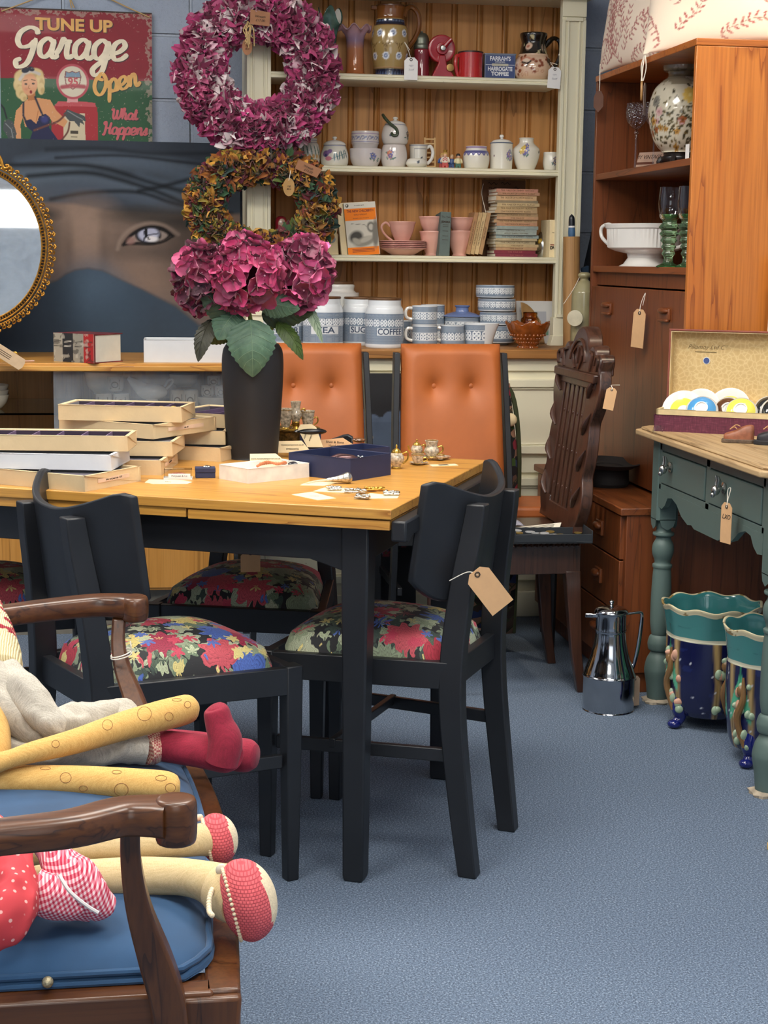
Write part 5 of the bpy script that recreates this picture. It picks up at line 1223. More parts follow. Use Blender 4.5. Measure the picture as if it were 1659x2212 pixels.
def f_(P,Z):
    for a,y in ((-42,48),(100,50)):
        P.ell(a-6,y+8,16,15,'7d5f92',0,.25); P.ell(a+8,y-14,15,10,'c98090',0,.25); P.ell(a+12,y+18,13,10,'8a70a0',.4,.25); P.ell(a-4,y,6,7,'3f4470',0,.3)
        for q in range(6): P.ell(a+34+q*11,y-6+q*3,3.2,20,'4a6b70',.12+.12*(q % 2*2-1),.3)
        P.line([(a+18,y-18),(a+90,y+14)],2,'4a6b70')
    band(P,Z,92,95,'8f90aa')
poole([(0,0),(.74,0),(.95,.1),(1,.35),(.97,.62),(.84,.86),(.78,.95),(.70,.96),(0,.5)],r_,h*.86,t,f_)
l = MB().lathe(catmull(norm([(.80,.84),(.82,.87),(.6,.98),(.14,1.05),(.09,1.08),(.17,1.12),(.13,1.17),(0,1.19)],r_,h),4),36).build('lid',WHITECHINA,t)
p,r_,h = spot(755,824,323,Z2,5.75)
t = thing('pottery_bowl','pale lilac-white bowl with a blue sprig, under a smaller painted dish','bowl',p)
def f_(P,Z): flowers(P,28,50,1.3,['5a66a0','7a80b4'],3); flowers(P,-120,50,1.3,[LILAC],4)
poole([(0,0),(.6,0),(.8,.12),(.95,.45),(1,.9),(1.0,1.0),(.95,.98),(.8,.4),(0,.15)],r_,h,t,f_,base='d3cbc9'); BH = h
q = p+Vector((0,.01,BH*.52)); b_ = at_y(790,287,q.y); r_ = 30*mpp(b_); h = b_.z-q.z
t = thing('pottery_dish','straight sided dish with a scrolling grey-blue band, stacked in the lilac-white bowl','dish',q)
def f_(P,Z):
    band(P,Z,60,64,'7d7aa0'); band(P,Z,93,97,'9c84a8')
    for a in range(-180,180,30): P.line([(a,70),(a+8,84),(a+16,84),(a+18,74),(a+10,72)],3,'6d7298'); P.ell(a+24,80,6,4,'8088aa',.5,.3)
poole([(0,0),(.80,0),(.86,.04),(.9,.4),(.97,.55),(1,.6),(1,1),(.95,1),(.9,.6),(0,.2)],r_,h,t,f_,base='cfc8c4')
p,r_,h = spot(823,880,313,Z2,5.745)
t = thing('pottery_pot','round white pot with a coral and blue flower, carrying the cane handled barrel','pot',p)
def f_(P,Z): flowers(P,-22,52,1.3,[CORAL,'d98a78',LILAC],6); flowers(P,130,50,1.2,[LILAC],8)
poole([(0,0),(.72,0),(.93,.18),(1,.5),(.92,.85),(.84,.97),(.80,1),(0,.96)],r_,h,t,f_,base='d8cfc9'); PH = h; PP = p
q = p+Vector((.003,0,PH)); b_ = at_y(852,268,q.y); r_ = 29.5*mpp(b_); h = b_.z-q.z
t = thing('biscuit_barrel','small white lidded barrel with a swung-over cane handle, stacked on the round pot','barrel',q,rad(-10))
def f_(P,Z): flowers(P,70,40,1.2,['3a4250','5a6472'],2); P.ell(-18,42,6,5,'3a4450',0,.3); P.ell(-14,46,4,3,'3a4450',0,.3); band(P,Z,95,99,'9a9aa8')
poole([(0,0),(.75,0),(.95,.18),(1,.5),(.9,.82),(.74,.97),(.7,1),(0,.95)],r_,h,t,f_,base='d8d2ca')
l = MB().lathe(catmull(norm([(.76,.97),(.76,1.0),(.55,1.1),(.2,1.17),(.11,1.21),(.19,1.27),(.14,1.33),(0,1.35)],r_,h),4),36).build('lid',WHITECHINA,t)
CANE = plain('green_cane','39442f',.4,var=.3,vs=120)
MB().tube([(-.012,-r_*.90,h*.52),(-.005,-r_*1.04,h*.40),(.008,-r_*1.04,h*.45),(.004,-r_*.98,h*.72),(-.02,-r_*.9,h*1.0),(-.038,-r_*.7,h*1.28),(-.043,-r_*.2,h*1.42)],.0055,8,smooth=6).build('cane_handle',CANE,t)
p,r_,h = spot(883,925,313,Z2,5.765)
t = thing('small_jug','white jug with a loop handle and a framed motif, behind a squat dish','jug',p)
def f_(P,Z):
    band(P,Z,93,96,'8a8a9c'); P.line([(-38,15),(-38,82),(48,82),(48,15)],2.2,'6d727c',.8); P.ell(10,40,7,5,'39424e',0,.3); P.ell(16,46,4,4,'39424e',0,.3)
poole([(0,0),(.85,0),(.9,.05),(.88,.5),(.92,.95),(1.0,1),(.86,.96),(.8,.5),(0,.1)],r_,h,t,f_)
loop_handle('handle',WHITECHINA,t,[(r_*.85,0,h*.88),(r_*1.25,0,h*.95),(r_*1.52,0,h*.7),(r_*1.35,0,h*.4),(r_*.9,0,h*.2)],.006)
p,r_,h = spot(877,923,343,Z2,5.705)
t = thing('squat_dish','squat white dish with a tiny dark motif in front of the small jug','dish',p)
def f_(P,Z): P.ell(-2,55,8,14,'39424e',0,.3); P.ell(4,70,4,8,'39424e',0,.3)
poole([(0,0),(.6,0),(.92,.25),(1,.55),(.85,.9),(.7,1),(.6,.95),(0,.4)],r_,h,t,f_)
# toy ladder and figures
p,r_,h = spot(919,941,296,Z2,5.77)
t = thing('toy_ladder','little wooden toy ladder leaning on the back boards','ladder',p,rot=(rad(-8),0,0))
LADW = plain('pale_toy_wood','c9a46a',.5)
for s in (-1,1): MB().span((s*r_-.0025,-.002,0),(s*r_+.0025,.003,h)).build('rail',LADW,t)
for i in range(7): MB().span((-r_,-.001,h*(.06+i*.145)),(r_,.002,h*(.06+i*.145)+.005)).build('rung',LADW,t)
def toy(px,ytop,Y,lab,coat,legs,hair,extra=None):
    p,r_,h = spot(px-13,px+13,ytop,Z2,Y); t = thing('toy_figure',lab,'toy figure',p,rad(R.uniform(-20,20)),'plastic toy figures on the second shelf')
    s = h/.062
    MB().prism([(-.0125*s,0),(-.0015*s,0),(-.0015*s,.010*s),(.0015*s,.010*s),(.0015*s,0),(.0125*s,0),(.0105*s,.024*s),(-.0105*s,.024*s)],-.007*s,.007*s,UP).build('legs',plain('toy_' +legs,legs,.35),t,bevel=.002*s)
    MB().lathe(catmull([(0,.022*s),(.0125*s,.022*s),(.0115*s,.034*s),(.0085*s,.043*s),(0,.0445*s)],3),20,sy=.75).build('tunic',plain('toy_' +coat,coat,.35),t)
    for q in (-1,1): MB().tube([(q*.010*s,0,.041*s),(q*.0145*s,-.002*s,.032*s),(q*.0148*s,-.006*s,.024*s)],.0036*s,8,smooth=4).build('arm',plain('toy_' +coat,coat,.35),t)
    hd = MB().lathe(catmull([(0,.044*s),(.006*s,.0445*s),(.0082*s,.051*s),(.006*s,.0585*s),(0,.060*s)],3),20).build('head',plain('toy_skin','d9a98a',.4),t)
    MB().lathe(catmull([(.0088*s,.050*s),(.0088*s,.055*s),(.006*s,.0615*s),(0,.063*s)],3),20,(0,.001*s,0)).build('hair',plain('toy_' +hair,hair,.4),t)
    if extra == 'crown': MB().lathe([(.007*s,.06*s),(.0085*s,.069*s),(.0075*s,.069*s),(.006*s,.061*s)],12,cap=False).build('crown',GOLD,t)
    if extra or coat == 'd8cfc0': 
        mb = MB(UP)
        for z in (.026,.033): mb.prism([(-.009*s,z*s),(0,(z+.006)*s),(.009*s,z*s),(.009*s,(z+.003)*s),(0,(z+.009)*s),(-.009*s,(z+.003)*s)],.0085*s,.0097*s)
        mb.build('chevrons',plain('toy_red','b83a34',.35),t)
toy(956,331,5.755,'blue toy figure with red legs, leftmost beside the ladder','3a5a9c','b23a34','c9a05a'); toy(962,328,5.725,'toy figure with a gold crown and red chevron tunic','d8cfc0','b23a34','c9a05a','crown')
toy(976,334,5.76,'dark blue toy figure behind the crowned one','34528e','34528e','c9a880'); toy(990,332,5.735,'cream toy figure with black hair and green legs','d0c49a','2d5d48','1c1a1a')
p,r_,h = spot(1000,1058,317,Z2,5.75)
t = thing('sugar_bowl','round white bowl with a purple zigzag collar','bowl',p)
def f_(P,Z):
    band(P,Z,70,82,'5d5f92'); band(P,Z,90,100,'a58fb0'); band(P,Z,82,90,'d7d2cc')
    for a in range(-180,180,24): P.poly([(a,71),(a+12,56),(a+24,71)],'5d5f92'); P.poly([(a+5,71),(a+12,62),(a+19,71)],'8a86b4')
poole([(0,0),(.74,0),(.95,.2),(1,.5),(.95,.72),(.82,.84),(.78,.9),(.80,1),(.74,1),(.7,.85),(0,.4)],r_,h,t,f_)
p,r_,h = spot(1059,1108,310,Z2,5.75)
t = thing('lidded_jar','straight white lidded jar with a mauve flower spray','jar',p)
def f_(P,Z): flowers(P,38,52,1.25,[LILAC,MAUVE,'7d84b0'],9); flowers(P,-110,52,1.2,[CORAL],10); P.ell(-52,52,4,4,'6d5060',0,.3)
poole([(0,0),(.92,0),(.97,.02),(1,.5),(.98,.95),(.94,1),(0,.9)],r_,h,t,f_)
l = MB().lathe(catmull(norm([(.97,.99),(.98,1.02),(.7,1.12),(.2,1.17),(.11,1.2),(.2,1.26),(.14,1.32),(0,1.34)],r_,h),4),36).build('lid',WHITECHINA,t); MB().tube([(r_*.99*math.cos(a),r_*.99*math.sin(a),h*1.005) for a in np.linspace(0,2*PI,36,False)],.0018,5,closed=True).build('blue_line',plain('slate_line','5d6a84',.3),l)
p,r_,h = spot(1108,1167,299,Z2,5.745)
t = thing('pottery_vase','baluster white vase with a purple and yellow bouquet','vase',p)
def f_(P,Z): flowers(P,-22,60,1.2,[LILAC,LILAC,MAUVE,YEL,YEL],12); P.ell(52,56,5,4,'39424e',0,.3); P.ell(56,60,3,3,'39424e',0,.3)
poole([(0,0),(.58,0),(.62,.03),(.66,.06),(.85,.25),(1,.52),(.95,.68),(.66,.80),(.54,.86),(.52,.96),(.56,1),(.5,1),(.46,.85),(0,.4)],r_,h,t,f_)
p,r_,h = spot(1173,1208,331,Z2,5.74)
t = thing('small_beaker','small white beaker with a mauve-grey sprig at the right end of the second shelf','beaker',p)
def f_(P,Z): flowers(P,10,50,1.5,['6a6478','857a90'],15)
poole([(0,0),(.68,0),(.92,.2),(1,.5),(.94,.85),(.96,1),(.9,1),(.86,.5),(0,.15)],r_,h,t,f_)

# ---- third shelf
p,r_,h = spot(584,640,458,Z3,5.80)
t = thing('dark_plate','dark mottled round plate standing behind the nesting doll','plate',p+Vector((0,0,r_)),rot=(rad(85),0,0))
MB().lathe(catmull([(0,0),(r_*.6,0),(r_,.008),(r_*.98,.011),(r_*.6,.004)],3),40,cap=False).build('plate',plain('mottled_dark','33384a',.3,var=.6,vs=60),t)
p,r_,h = spot(590,624,466,Z3,5.74)
t = thing('nesting_doll','red nesting doll with a painted face seen through the lower wreath','doll',p)
def f_(D,Z):
    P = Paint(D,Z/h*100,'a52638'); P.ell(6,80,38,12,'e0c3ac',0,.1); P.line([(-8,82),(2,83)],2,'3a2a2a'); P.line([(14,83),(24,82)],2,'3a2a2a'); P.line([(2,74),(14,74)],2,'b03a4a')
    P.put((np.abs(Z/h*100-58) < 4)*1.,'d9cdbd'); P.poly([(-30,54),(36,54),(20,24),(-18,24)],'d3c7b8'); 
    for a in (-14,4,22): P.flower(a,40,10,'b83048','d9b45a')
    return P
painted_lathe('body',PAINTED,t,norm([(0,0),(.85,0),(1,.1),(1,.4),(.82,.6),(.72,.68),(.76,.82),(.55,.96),(0,1)],r_,h),80,f_,fine=5)
p,r_,h = spot(702,732,472,Z3,5.76)
t = thing('small_ornament','small cream and grey ornament just right of the lower wreath','ornament',p)
MB(UP).prism([(-r_,0),(r_,0),(r_*.9,h*.35),(r_*.95,h*.55),(r_*.7,h*.6),(r_*.95,h*.8),(r_*.6,h),(-r_*.6,h),(-r_*.9,h*.8),(-r_*.7,h*.6),(-r_*.95,h*.4)],-.006,.006).build('card',CREAMCARD,t,bevel=.002)
MB(Matrix.Translation((0,-.007,h*.42)) @ UP).lathe([(0,0),(r_*.5,0),(r_*.5,.002),(0,.003)],20).build('grey_disc',plain('dull_grey','8b8f92',.3),t); MB(Matrix.Translation((0,-.007,h*.78)) @ UP).lathe([(0,0),(r_*.55,0),(r_*.5,.003),(0,.004)],20).build('dark_disc',plain('dark_slate','3a4048',.3),t)
# paperbacks
def paper_front(w_,h_):
    def f(X,Y):
        P = Paint(X/w_*100,Y/h_*150,'dcd7c8')
        P.poly([(0,99),(100,99),(100,133),(0,133)],'f08216'); P.poly([(0,0),(100,0),(100,23),(0,23)],'f08216'); P.poly([(0,23),(100,23),(100,99),(0,99)],'cfcabc')
        P.ell(30,52,22,17,'46443f',.3,.5); P.ell(55,38,34,13,'8f8b80',.2,.4); P.ell(60,44,22,7,'b5b0a2',.3,.5); P.ell(30,40,14,8,'a5a092',-.5,.5); P.ell(80,78,13,15,'6d6a62',0,.4); P.ell(80,78,8,9,'c2bdb0',0,.4); P.ell(92,60,10,40,'7d7970',-.1,.5); P.line([(18,90),(60,86),(66,80)],1.4,'7a766c'); P.ell(10,142,5,5,'39382f',0,.2); P.ell(9,143,2.5,3,'dcd7c8',0,.3)
        return P
    return f
a = at_y(752,549,5.70); b = at_y(820,551,5.70); w_ = b.x-a.x+.002; h = at_y(770,435,5.72).z-Z3
for i,(dx,dy,lab) in enumerate(((0,0,'paperback with orange title panel and a grey photograph, leaning on another'),(-.022,.016,'plain backed paperback leaning behind the orange paperback'))):
    t = thing('paperback',lab,'book',(a.x+w_/2+dx,5.695+dy,Z3),rot=(rad(-9),rad(-4.5),rad(4)),group='books on the third shelf')
    MB().span((-w_/2,.0008,.001),(w_/2-.001,.0135,h-.002)).build('pages',PAPER,t); MB().span((-w_/2,0,0),(-w_/2+.001,.015,h)).build('spine',CREAMCARD,t)
    mb = MB(); mb.span((-w_/2,0,0),(w_/2,.0008,h)); mb.span((-w_/2,.0136,0),(w_/2,.0144,h)); cv = mb.build('cover',CREAMCARD,t)
    if i == 0:
        picture('cover_print',PRINT,cv,w_,h,50,76,paper_front(w_,h),(0,-.0003,0))
        RED = plain('red_ink','7d2415',.6); lettering('THE NEW CHILDBIRTH',.012,RED,cv,(0,-.0008,h*.835),weight=.0003,width=w_*.84); lettering('ERNA WRIGHT',.007,RED,cv,(.0,-.0008,h*.765)); lettering('illustrated in colour throughout',.0045,RED,cv,(0,-.0008,h*.70)); lettering('A complete guide',.005,INK,cv,(-.002,-.0008,h*.945))
        for z in (.11,.085,.06): MB().span((-w_*.36,-.0009,h*z),(w_*.34,-.0004,h*z+.0018)).build('print',RED,cv)
# pink cups and saucers
PINKC = plain('pink_china','dba697',.2,var=.03,Coat_Weight=.4)
PINKD = plain('pink_china_edge','b9807a',.25)
cupprof = [(0,0),(.52,0),(.56,.04),(.50,.09),(.66,.3),(.84,.6),(.92,.85),(1,1),(.95,.99),(.8,.6),(.55,.2),(0,.12)]
sc_mod = lambda th,k_,r,z: (r*(1+.015*math.sin(8*th)),z)
def pcup(lab,px0,px1,yt,z,Y,rz=0,handle=True):
    p,r_,h = spot(px0,px1,yt,z,Y); t = thing('pink_cup',lab,'cup',p,rz,'pink tea set cups')
    turned('bowl',PINKC,t,cupprof,r_,h,mod=sc_mod)
    if handle: loop_handle('handle',PINKC,t,[(-r_*.88,0,h*.8),(-r_*1.2,0,h*.97),(-r_*1.5,0,h*.8),(-r_*1.42,0,h*.55),(-r_*1.1,0,h*.3),(-r_*.72,0,h*.12)],.0042)
    return p,r_,h
p0,R0,_ = spot(819,921,525,Z3,5.74)
z = Z3
for i in range(5):
    t = thing('pink_saucer',['deep pink saucer bowl at the bottom of the saucer pile','pink saucer, second from the bottom of the pile','pink saucer in the middle of the pile','pink saucer, second from the top of the pile','pink saucer directly under the single pink cup'][i],'saucer',(p0.x,p0.y,z),0,'pile of pink saucers')
    if i == 0: pr = [(0,0),(.42,0),(.5,.002),(.82,.018),(1.0,.024),(.98,.027),(.8,.021),(0,.006)]
    else: pr = [(0,.012),(.5,.012),(.8,.019),(1.0,.024),(1.0,.026),(.98,.027),(.8,.0215),(0,.014)]
    MB().lathe([(a_*R0,b_) for a_,b_ in pr],44,mod=sc_mod).build('plate',PINKC,t); MB().tube([(R0*1.0*math.cos(a_),R0*1.0*math.sin(a_),.0245) for a_ in np.linspace(0,2*PI,44,False)],.0012,5,closed=True).build('edge',PINKD,t); z += .0062
pcup('single pink cup with a ring handle on top of the saucer pile',839,899,480,z+.012,5.74)
_,_,h = pcup('lower pink cup of the left stack, half behind the slim grey book',905,962,501,Z3,5.755,handle=False); pcup('upper pink cup of the left stack, half behind the slim grey book',904,962,469,Z3+h*.86,5.755,handle=False)
_,_,h = pcup('lower pink cup of the stack right of the slim grey book',964,1023,500,Z3,5.745,handle=False); pcup('upper pink cup of the stack right of the slim grey book',966,1027,471,Z3+h*.86,5.745,handle=False)
def book(lab,w_,th,d_,c_,loc,rot,title=None,tc=INK,vertical=False,group=None,ts=.006):
    """lying book: spine faces -Y, w_ along x, th up, d_ deep"""
    t = thing('book',lab,'book',loc,0,group,rot=rot); m = plain('book_' +c_,c_,.7,var=.12,vs=60)
    MB().span((-w_/2+.002,.002,.0012),(w_/2-.002,d_-.002,th-.0012)).build('pages',PAPER,t)
    mb = MB(); mb.span((-w_/2,.002,0),(w_/2,d_,.0012)); mb.span((-w_/2,.002,th-.0012),(w_/2,d_,th)); mb.prism([(-.0,0),(0,th),(.0022,th),(.0022,0)],-w_/2,w_/2,Matrix(((0,0,1,0),(1,0,0,0),(0,1,0,0),(0,0,0,1)))); cv = mb.build('cover',m,t)
    if title: lettering(title,ts,tc,cv,(0,-.0003,th/2),width=min(w_*.8,len(title)*ts*.66),name='spine_lettering')
    return t
tops = [137,157,175,205,220,240,262,280,300,318,336,355,375,390,408,428,443,463,480,498,518,537]
cols = ['b5806c','b08468','c9a57c','8a7a60','c0a87e','b49a70','b89a74','a58a66','b88f6c','b5926c','b88a6a','8f9a94','97a09a','9aa49c','8f9e9c','b5a482','b9aa88','b8a078','b08a66','7a2838','74253a']
ttl = ['THE TALE OF TIMMY TIPTOES','THE STORY OF A FIERCE RABBIT','THE TALE OF LITTLE PIG ROBINSON','','THE TALE OF PIGLING BLAND','THE TALE OF PIGLING BLAND','THE TALE OF PIGLING BLAND','THE TALE OF TWO MICE','THE TALE OF','THE TALE OF SQUIRREL NUTKIN','THE TALE OF BENJAMIN','','THE TALE OF MR. TOD','APPLEY DAPPLY RHYMES','THE TALE OF JOHNNY TOWN','THE TALE OF','THE TALE OF THE FLOPSY','THE TALE OF','THE TALE OF','THE TALE OF','THE TALE OF']
names = ['topmost book of the tall stack, faded red','second book down in the tall stack, faded orange','third book down in the tall stack, cream with a dark title','fourth book down in the tall stack, dull brown with no title','fifth book down in the tall stack, straw coloured','sixth book down in the tall stack, tan','seventh book down in the tall stack, tan','eighth book down in the tall stack, darker tan','ninth book down in the tall stack, reddish tan','tenth book down in the tall stack, light tan','eleventh book down in the tall stack, rosy tan','uppermost of the four grey-green books in the tall stack, untitled','second of the four grey-green books in the tall stack','third of the four grey-green books in the tall stack','lowest of the four grey-green books in the tall stack','cream book directly under the grey-green ones','second cream book under the grey-green ones','third cream book under the grey-green ones','tan book directly above the two burgundy ones','upper of the two burgundy books at the base of the stack','lower of the two burgundy books, bottom of the tall stack']
bx = at_y(1114,550,5.70); wb = 93*mpp(bx); ztop = at_y(1114,408,5.70).z; k_ = (ztop-Z3)/400
z = Z3
for i in range(20,-1,-1):
    th = (tops[i+1]-tops[i])*k_
    book(names[i],wb*(1+.03*math.sin(i*2.3)),th-.0003,.11,cols[i],(bx.x+.004*math.sin(i*1.9),5.695+.003*math.cos(i*2.7),z),(0,0,rad(3+2*math.sin(i*1.3))),ttl[i],plain('gold_ink','5a4222',.6) if i < 19 else plain('red_gold_ink','a8605a',.6),group='stack of small old books',ts=min(.0075,th*.62)); z += th
q = at_y(1040,552,5.71)
for i,(c_,lab) in enumerate((('a67c54','leaning small book, leftmost of four, brown'),('b89a6c','leaning small book, second of four, straw'),('c2a77a','leaning small book, third of four, cream'),('a8845c','leaning small book, rightmost of four, tan against the stack'))):
    t = book(lab,.148,.0135,.10,c_,(q.x-.030+i*.0150,5.70,Z3+.079),(rad(0),rad(-79),0),'THE TALE OF THE KITTEN' if i != 3 else 'THE TALE OF',INK,group='four leaning small books',ts=.006)
q = at_y(958,552,5.69)
t = thing('slim_book','slim grey-green hardback standing on end between the pink cups','book',(q.x,5.675,Z3),rot=(rad(-5),rad(2.5),0),group='books on the third shelf')
GG = plain('grey_green_cloth','5d6a66',.75,var=.1); hh = at_y(958,457,5.69).z-Z3
MB().span((-.019,0,0),(.019,.10,hh)).build('cover',GG,t,bevel=.002); lettering('The Tale',.009,INK,t,(0,-.0006,hh*.88)); lettering('JEMIMA',.010,INK,t,(0,-.0006,hh*.77),weight=.0003)
for z in (.70,.66,.56,.45,.36): MB().span((-.010,-.0006,hh*z),(.010,.0002,hh*z+.0015)).build('print',INK,t)
q = at_y(1172,552,5.78); t = thing('silver_ornament','bright silver and yellow ornament tucked behind the tall book stack','ornament',(q.x,5.78,Z3))
MB().lathe(catmull([(0,0),(.022,0),(.03,.02),(.032,.05),(.02,.075),(.012,.09)],4),24).build('body',SILVER,t)
for a_ in (-.6,.5): MB().ball((math.sin(a_)*.026,-math.cos(a_)*.026,.055),(.010,.006,.012),12,8).build('yellow_panel',plain('amber_yellow','c9a53a',.3),t)
q = at_y(1192,552,5.69); hh = at_y(1192,475,5.69).z-Z3
t = thing('cream_book','cream book standing at the right end of the third shelf','book',(q.x+.006,5.685,Z3),rad(4),'books on the third shelf')
MB().span((-.018,0,0),(.018,.10,hh)).build('cover',CREAMCARD,t,bevel=.001); lettering('DVD',.014,INK,t,(.0,-.0006,hh*.25),weight=.001); lettering('BEATRIX',.004,INK,t,(0,-.0006,hh*.66)); MB().span((-.014,-.0006,hh*.32),(.014,.0002,hh*.345)).build('red_rule',plain('red_rule','8a3a30',.6),t)
q = at_y(1085,404,5.83); t = thing('handwritten_card','dark brown card with faint handwriting propped behind the tall book stack','card',(q.x,5.835,Z3),rot=(rad(-3),0,0))
MB().span((-.07,0,0),(.09,.003,.275)).build('card',plain('dark_kraft','66452c',.85),t); mb = MB()
for x0,zz,n in ((-.05,.262,5),(.0,.263,5),(-.045,.245,4),(.05,.248,2)):
    mb.tube([(x0+i*.006,-.001,zz+.004*math.sin(i*2.1)) for i in range(n*1+2)],.0009,5,smooth=3)
mb.build('handwriting',BLACK,t); mb = MB(); mb.tube([(-.066,-.002,.26),(-.078,-.03,.22),(-.07,-.07,.14),(-.078,-.08,.08)],.0012,5,smooth=5); mb.build('string',STRING,t)

# ---- worktop: blue patterned storage jars, mugs and bowls
B0,B1,B2,BW = '8c9aab','66788d','b4bfc9','dfe4e8'
def heir(Rr,z0,z1,rows,panel=None,free=None,bg=BW):
    def f(D,Z):
        A = D*PI/180*Rr*1000; z = Z*1000; P = Paint(D,z,bg); a_,b_ = z0*1000,z1*1000; ins = (z > a_) & (z < b_)
        if free is not None: ins = ins & ((D > free[0]) & (D < free[1]))
        P.put(ins*1.,B0); hp_ = 3.6; hat = np.sin(A*2*PI/hp_)*np.sin(z*2*PI/hp_)
        P.put((ins & (hat > .1))*.75,B1); P.put((ins & (hat <-.45))*.6,B2)
        for c_,hh in rows:
            c_ *= 1000; hh *= 1000; inb = ins & (np.abs(z-c_) < hh); P.put(inb*1.,B1); per = hh*2.0; u = ((A/per) % 1-.5)*per; v = z-c_
            for s in (-1,1):
                for q in (-1,1):
                    d_ = np.hypot(u-s*hh*.42,v-q*hh*.42); P.put((inb & (np.abs(d_-hh*.34) < hh*.15))*1.,'e6ebef')
            P.put((inb & (np.maximum(np.abs(u),np.abs(v)) < hh*.2))*1.,B2); P.put((inb & (np.abs(np.hypot(np.abs(u)-per/2,v)) < hh*.22))*1.,B2); P.put((np.abs(np.abs(z-c_)-hh) < .8)*ins*1.,BW)
        for e in (a_,b_): P.put((np.abs(z-e) < .9)*(ins if free is not None else 1.) ,B1)
        if panel is not None: P.put(((np.abs(A-panel[2]*1000) < panel[1]*1000) & (np.abs(z-panel[0]*1000) < panel[3]*1000))*1.,BW); P.put((ins & (np.abs(np.abs(A-panel[2]*1000)-panel[1]*1000) < .8) & (np.abs(z-panel[0]*1000) < panel[3]*1000))*1.,B1)
        return P
    return f
LIDW = wood('lid_wood','6b4a2c','5d3e24','3a2614',axis=0,scale=3,rough=.4)
SLATE = plain('slate_print','3f5068',.5)
def canister(lab,px0,px1,yt,Y,txt,off=0):
    p,r_,h = spot(px0,px1,yt,ZW,Y); t = thing('storage_jar',lab,'storage jar',p,0,'blue patterned storage jars on the worktop')
    pr = dense([(0,0),(r_*.94,0),(r_*.98,h*.02),(r_,h*.06),(r_,h*.66),(r_*.985,h*.72),(r_*.94,h*.79),(r_*.86,h*.845),(r_*.85,h*.95),(r_*.8,h*.95),(0,h*.94)],.0022)
    painted_lathe('jar',PAINTED,t,pr,260,heir(r_,h*.08,h*.68,[(h*.50,h*.075)],(h*.325,r_*.74,off,h*.075)))
    MB().lathe([(0,h*.95),(r_*.85,h*.95),(r_*.88,h*.96),(r_*.88,h*.99),(r_*.85,h),(0,h)],40).build('lid',LIDW,t,bevel=.001)
    me = lettering(txt,h*.17,SLATE,t,(0,0,h*.325),wrap=r_+.0003,weight=.0006,width=r_*(1.36 if len(txt) > 4 else 1.0),rot=(0,0,off/r_)); return t
canister('white and blue storage jar lettered TEA beside the hydrangeas',654,742,640,5.60,'TEA'); canister('white and blue storage jar lettered SUGAR between the tea and coffee jars',738,822,641,5.66,'SUGAR')
canister('white and blue storage jar lettered COFFEE, nearest and rightmost of the jars',789,873,643,5.50,'COFFEE',off=.012); canister('white and blue storage jar lettered FLOUR, mostly behind the flowers',566,658,645,5.67,'FLOUR')
p,r_,h = spot(680,776,608,ZW,5.765); t = thing('storage_jar','tall plain shouldered jar with wooden lid behind the tea and sugar jars','storage jar',p,0,'blue patterned storage jars on the worktop')
turned('jar',WHITECHINA,t,[(0,0),(1,0),(1,.76),(.98,.80),(.78,.86),(.74,.96),(0,.96)],r_,h); MB().lathe([(0,h*.96),(r_*.76,h*.96),(r_*.76,h),(0,h)],40).build('lid',LIDW,t)
def mug(lab,px0,px1,yt,yb=None,z=None,Y=None,rz=PI,rows=1):
    p,r_,h = spot(px0,px1,yt,ZW if z is None else z,yb or Y)
    t = thing('mug',lab,'mug',p,0,'blue patterned mugs on the worktop')
    pr = dense([(0,0),(r_*.93,0),(r_*.97,h*.04),(r_,h*.1),(r_,h),(r_*.94,h),(r_*.92,h*.1),(0,h*.08)],.0022)
    painted_lathe('cup',PAINTED,t,pr,200,heir(r_,h*.10,h*.95,[(h*.5,h*.17)]))
    q = rz; loop_handle('handle',WHITECHINA,t,[(r_*.97,0,h*.86),(r_*1.35,0,h*.86),(r_*1.52,0,h*.66),(r_*1.42,0,h*.4),(r_*.97,0,h*.3)],.0055,rz=q)
    return p,r_,h
p,r_,h = mug('lower blue patterned mug of the front left stack',890,945,703,5.52)
mug('upper blue patterned mug of the front left stack',890,945,660,None,p.z+h,p.y)
mug('blue patterned mug standing alone right of the stacked mugs',951,1003,702,5.53)
p,r_,h = spot(866,892,690,ZW,5.66); 
mug('blue patterned mug tucked in shadow behind the coffee jar',852,890,692,None,ZW,5.66)
p,r_,h = mug('lower blue patterned mug of the stack at the back',909,961,702,None,ZW,5.76); mug('upper blue patterned mug of the stack at the back',909,961,658,None,ZW+h,5.76,rz=1.9)
BLUEG = plain('blue_glaze','6d80b0',.15,var=.03,Coat_Weight=.4)
p,r_,h = spot(960,1036,684,ZW,5.74)
t = thing('covered_dish','round blue patterned dish with a plain blue lid and knob','dish',p)
painted_lathe('dish',PAINTED,t,dense([(0,0),(r_*.8,0),(r_*.96,h*.3),(r_,h*.98),(r_*.95,h),(0,h*.9)],.003),220,heir(r_,h*.35,h*.95,[(h*.65,h*.18)]))
MB().lathe(catmull([(r_*1.06,h),(r_*1.08,h+.003),(r_*.8,h+.012),(r_*.45,h+.018),(r_*.38,h+.02),(r_*.36,h+.032),(r_*.42,h+.036),(r_*.40,h+.041),(0,h+.042)],4),44).build('lid',BLUEG,t)
p,r_,h = spot(1004,1064,698,ZW,5.53)
t = thing('gravy_jug','white jug with a blue patterned panel and a wide pouring lip','jug',p)
painted_lathe('jug',PAINTED,t,dense([(0,0),(r_*.9,0),(r_*.94,h*.05),(r_,h*.12),(r_*1.06,h),(r_*1.0,h),(r_*.9,h*.1),(0,h*.08)],.0022),200,heir(r_,h*.10,h*.93,[(h*.5,h*.2)],free=(-150,14)),mod=lambda th,k_,r,z: (r*(1+.42*max(0,z/h) ** 1.5*max(0,math.cos(th+.15)) ** 6),z))
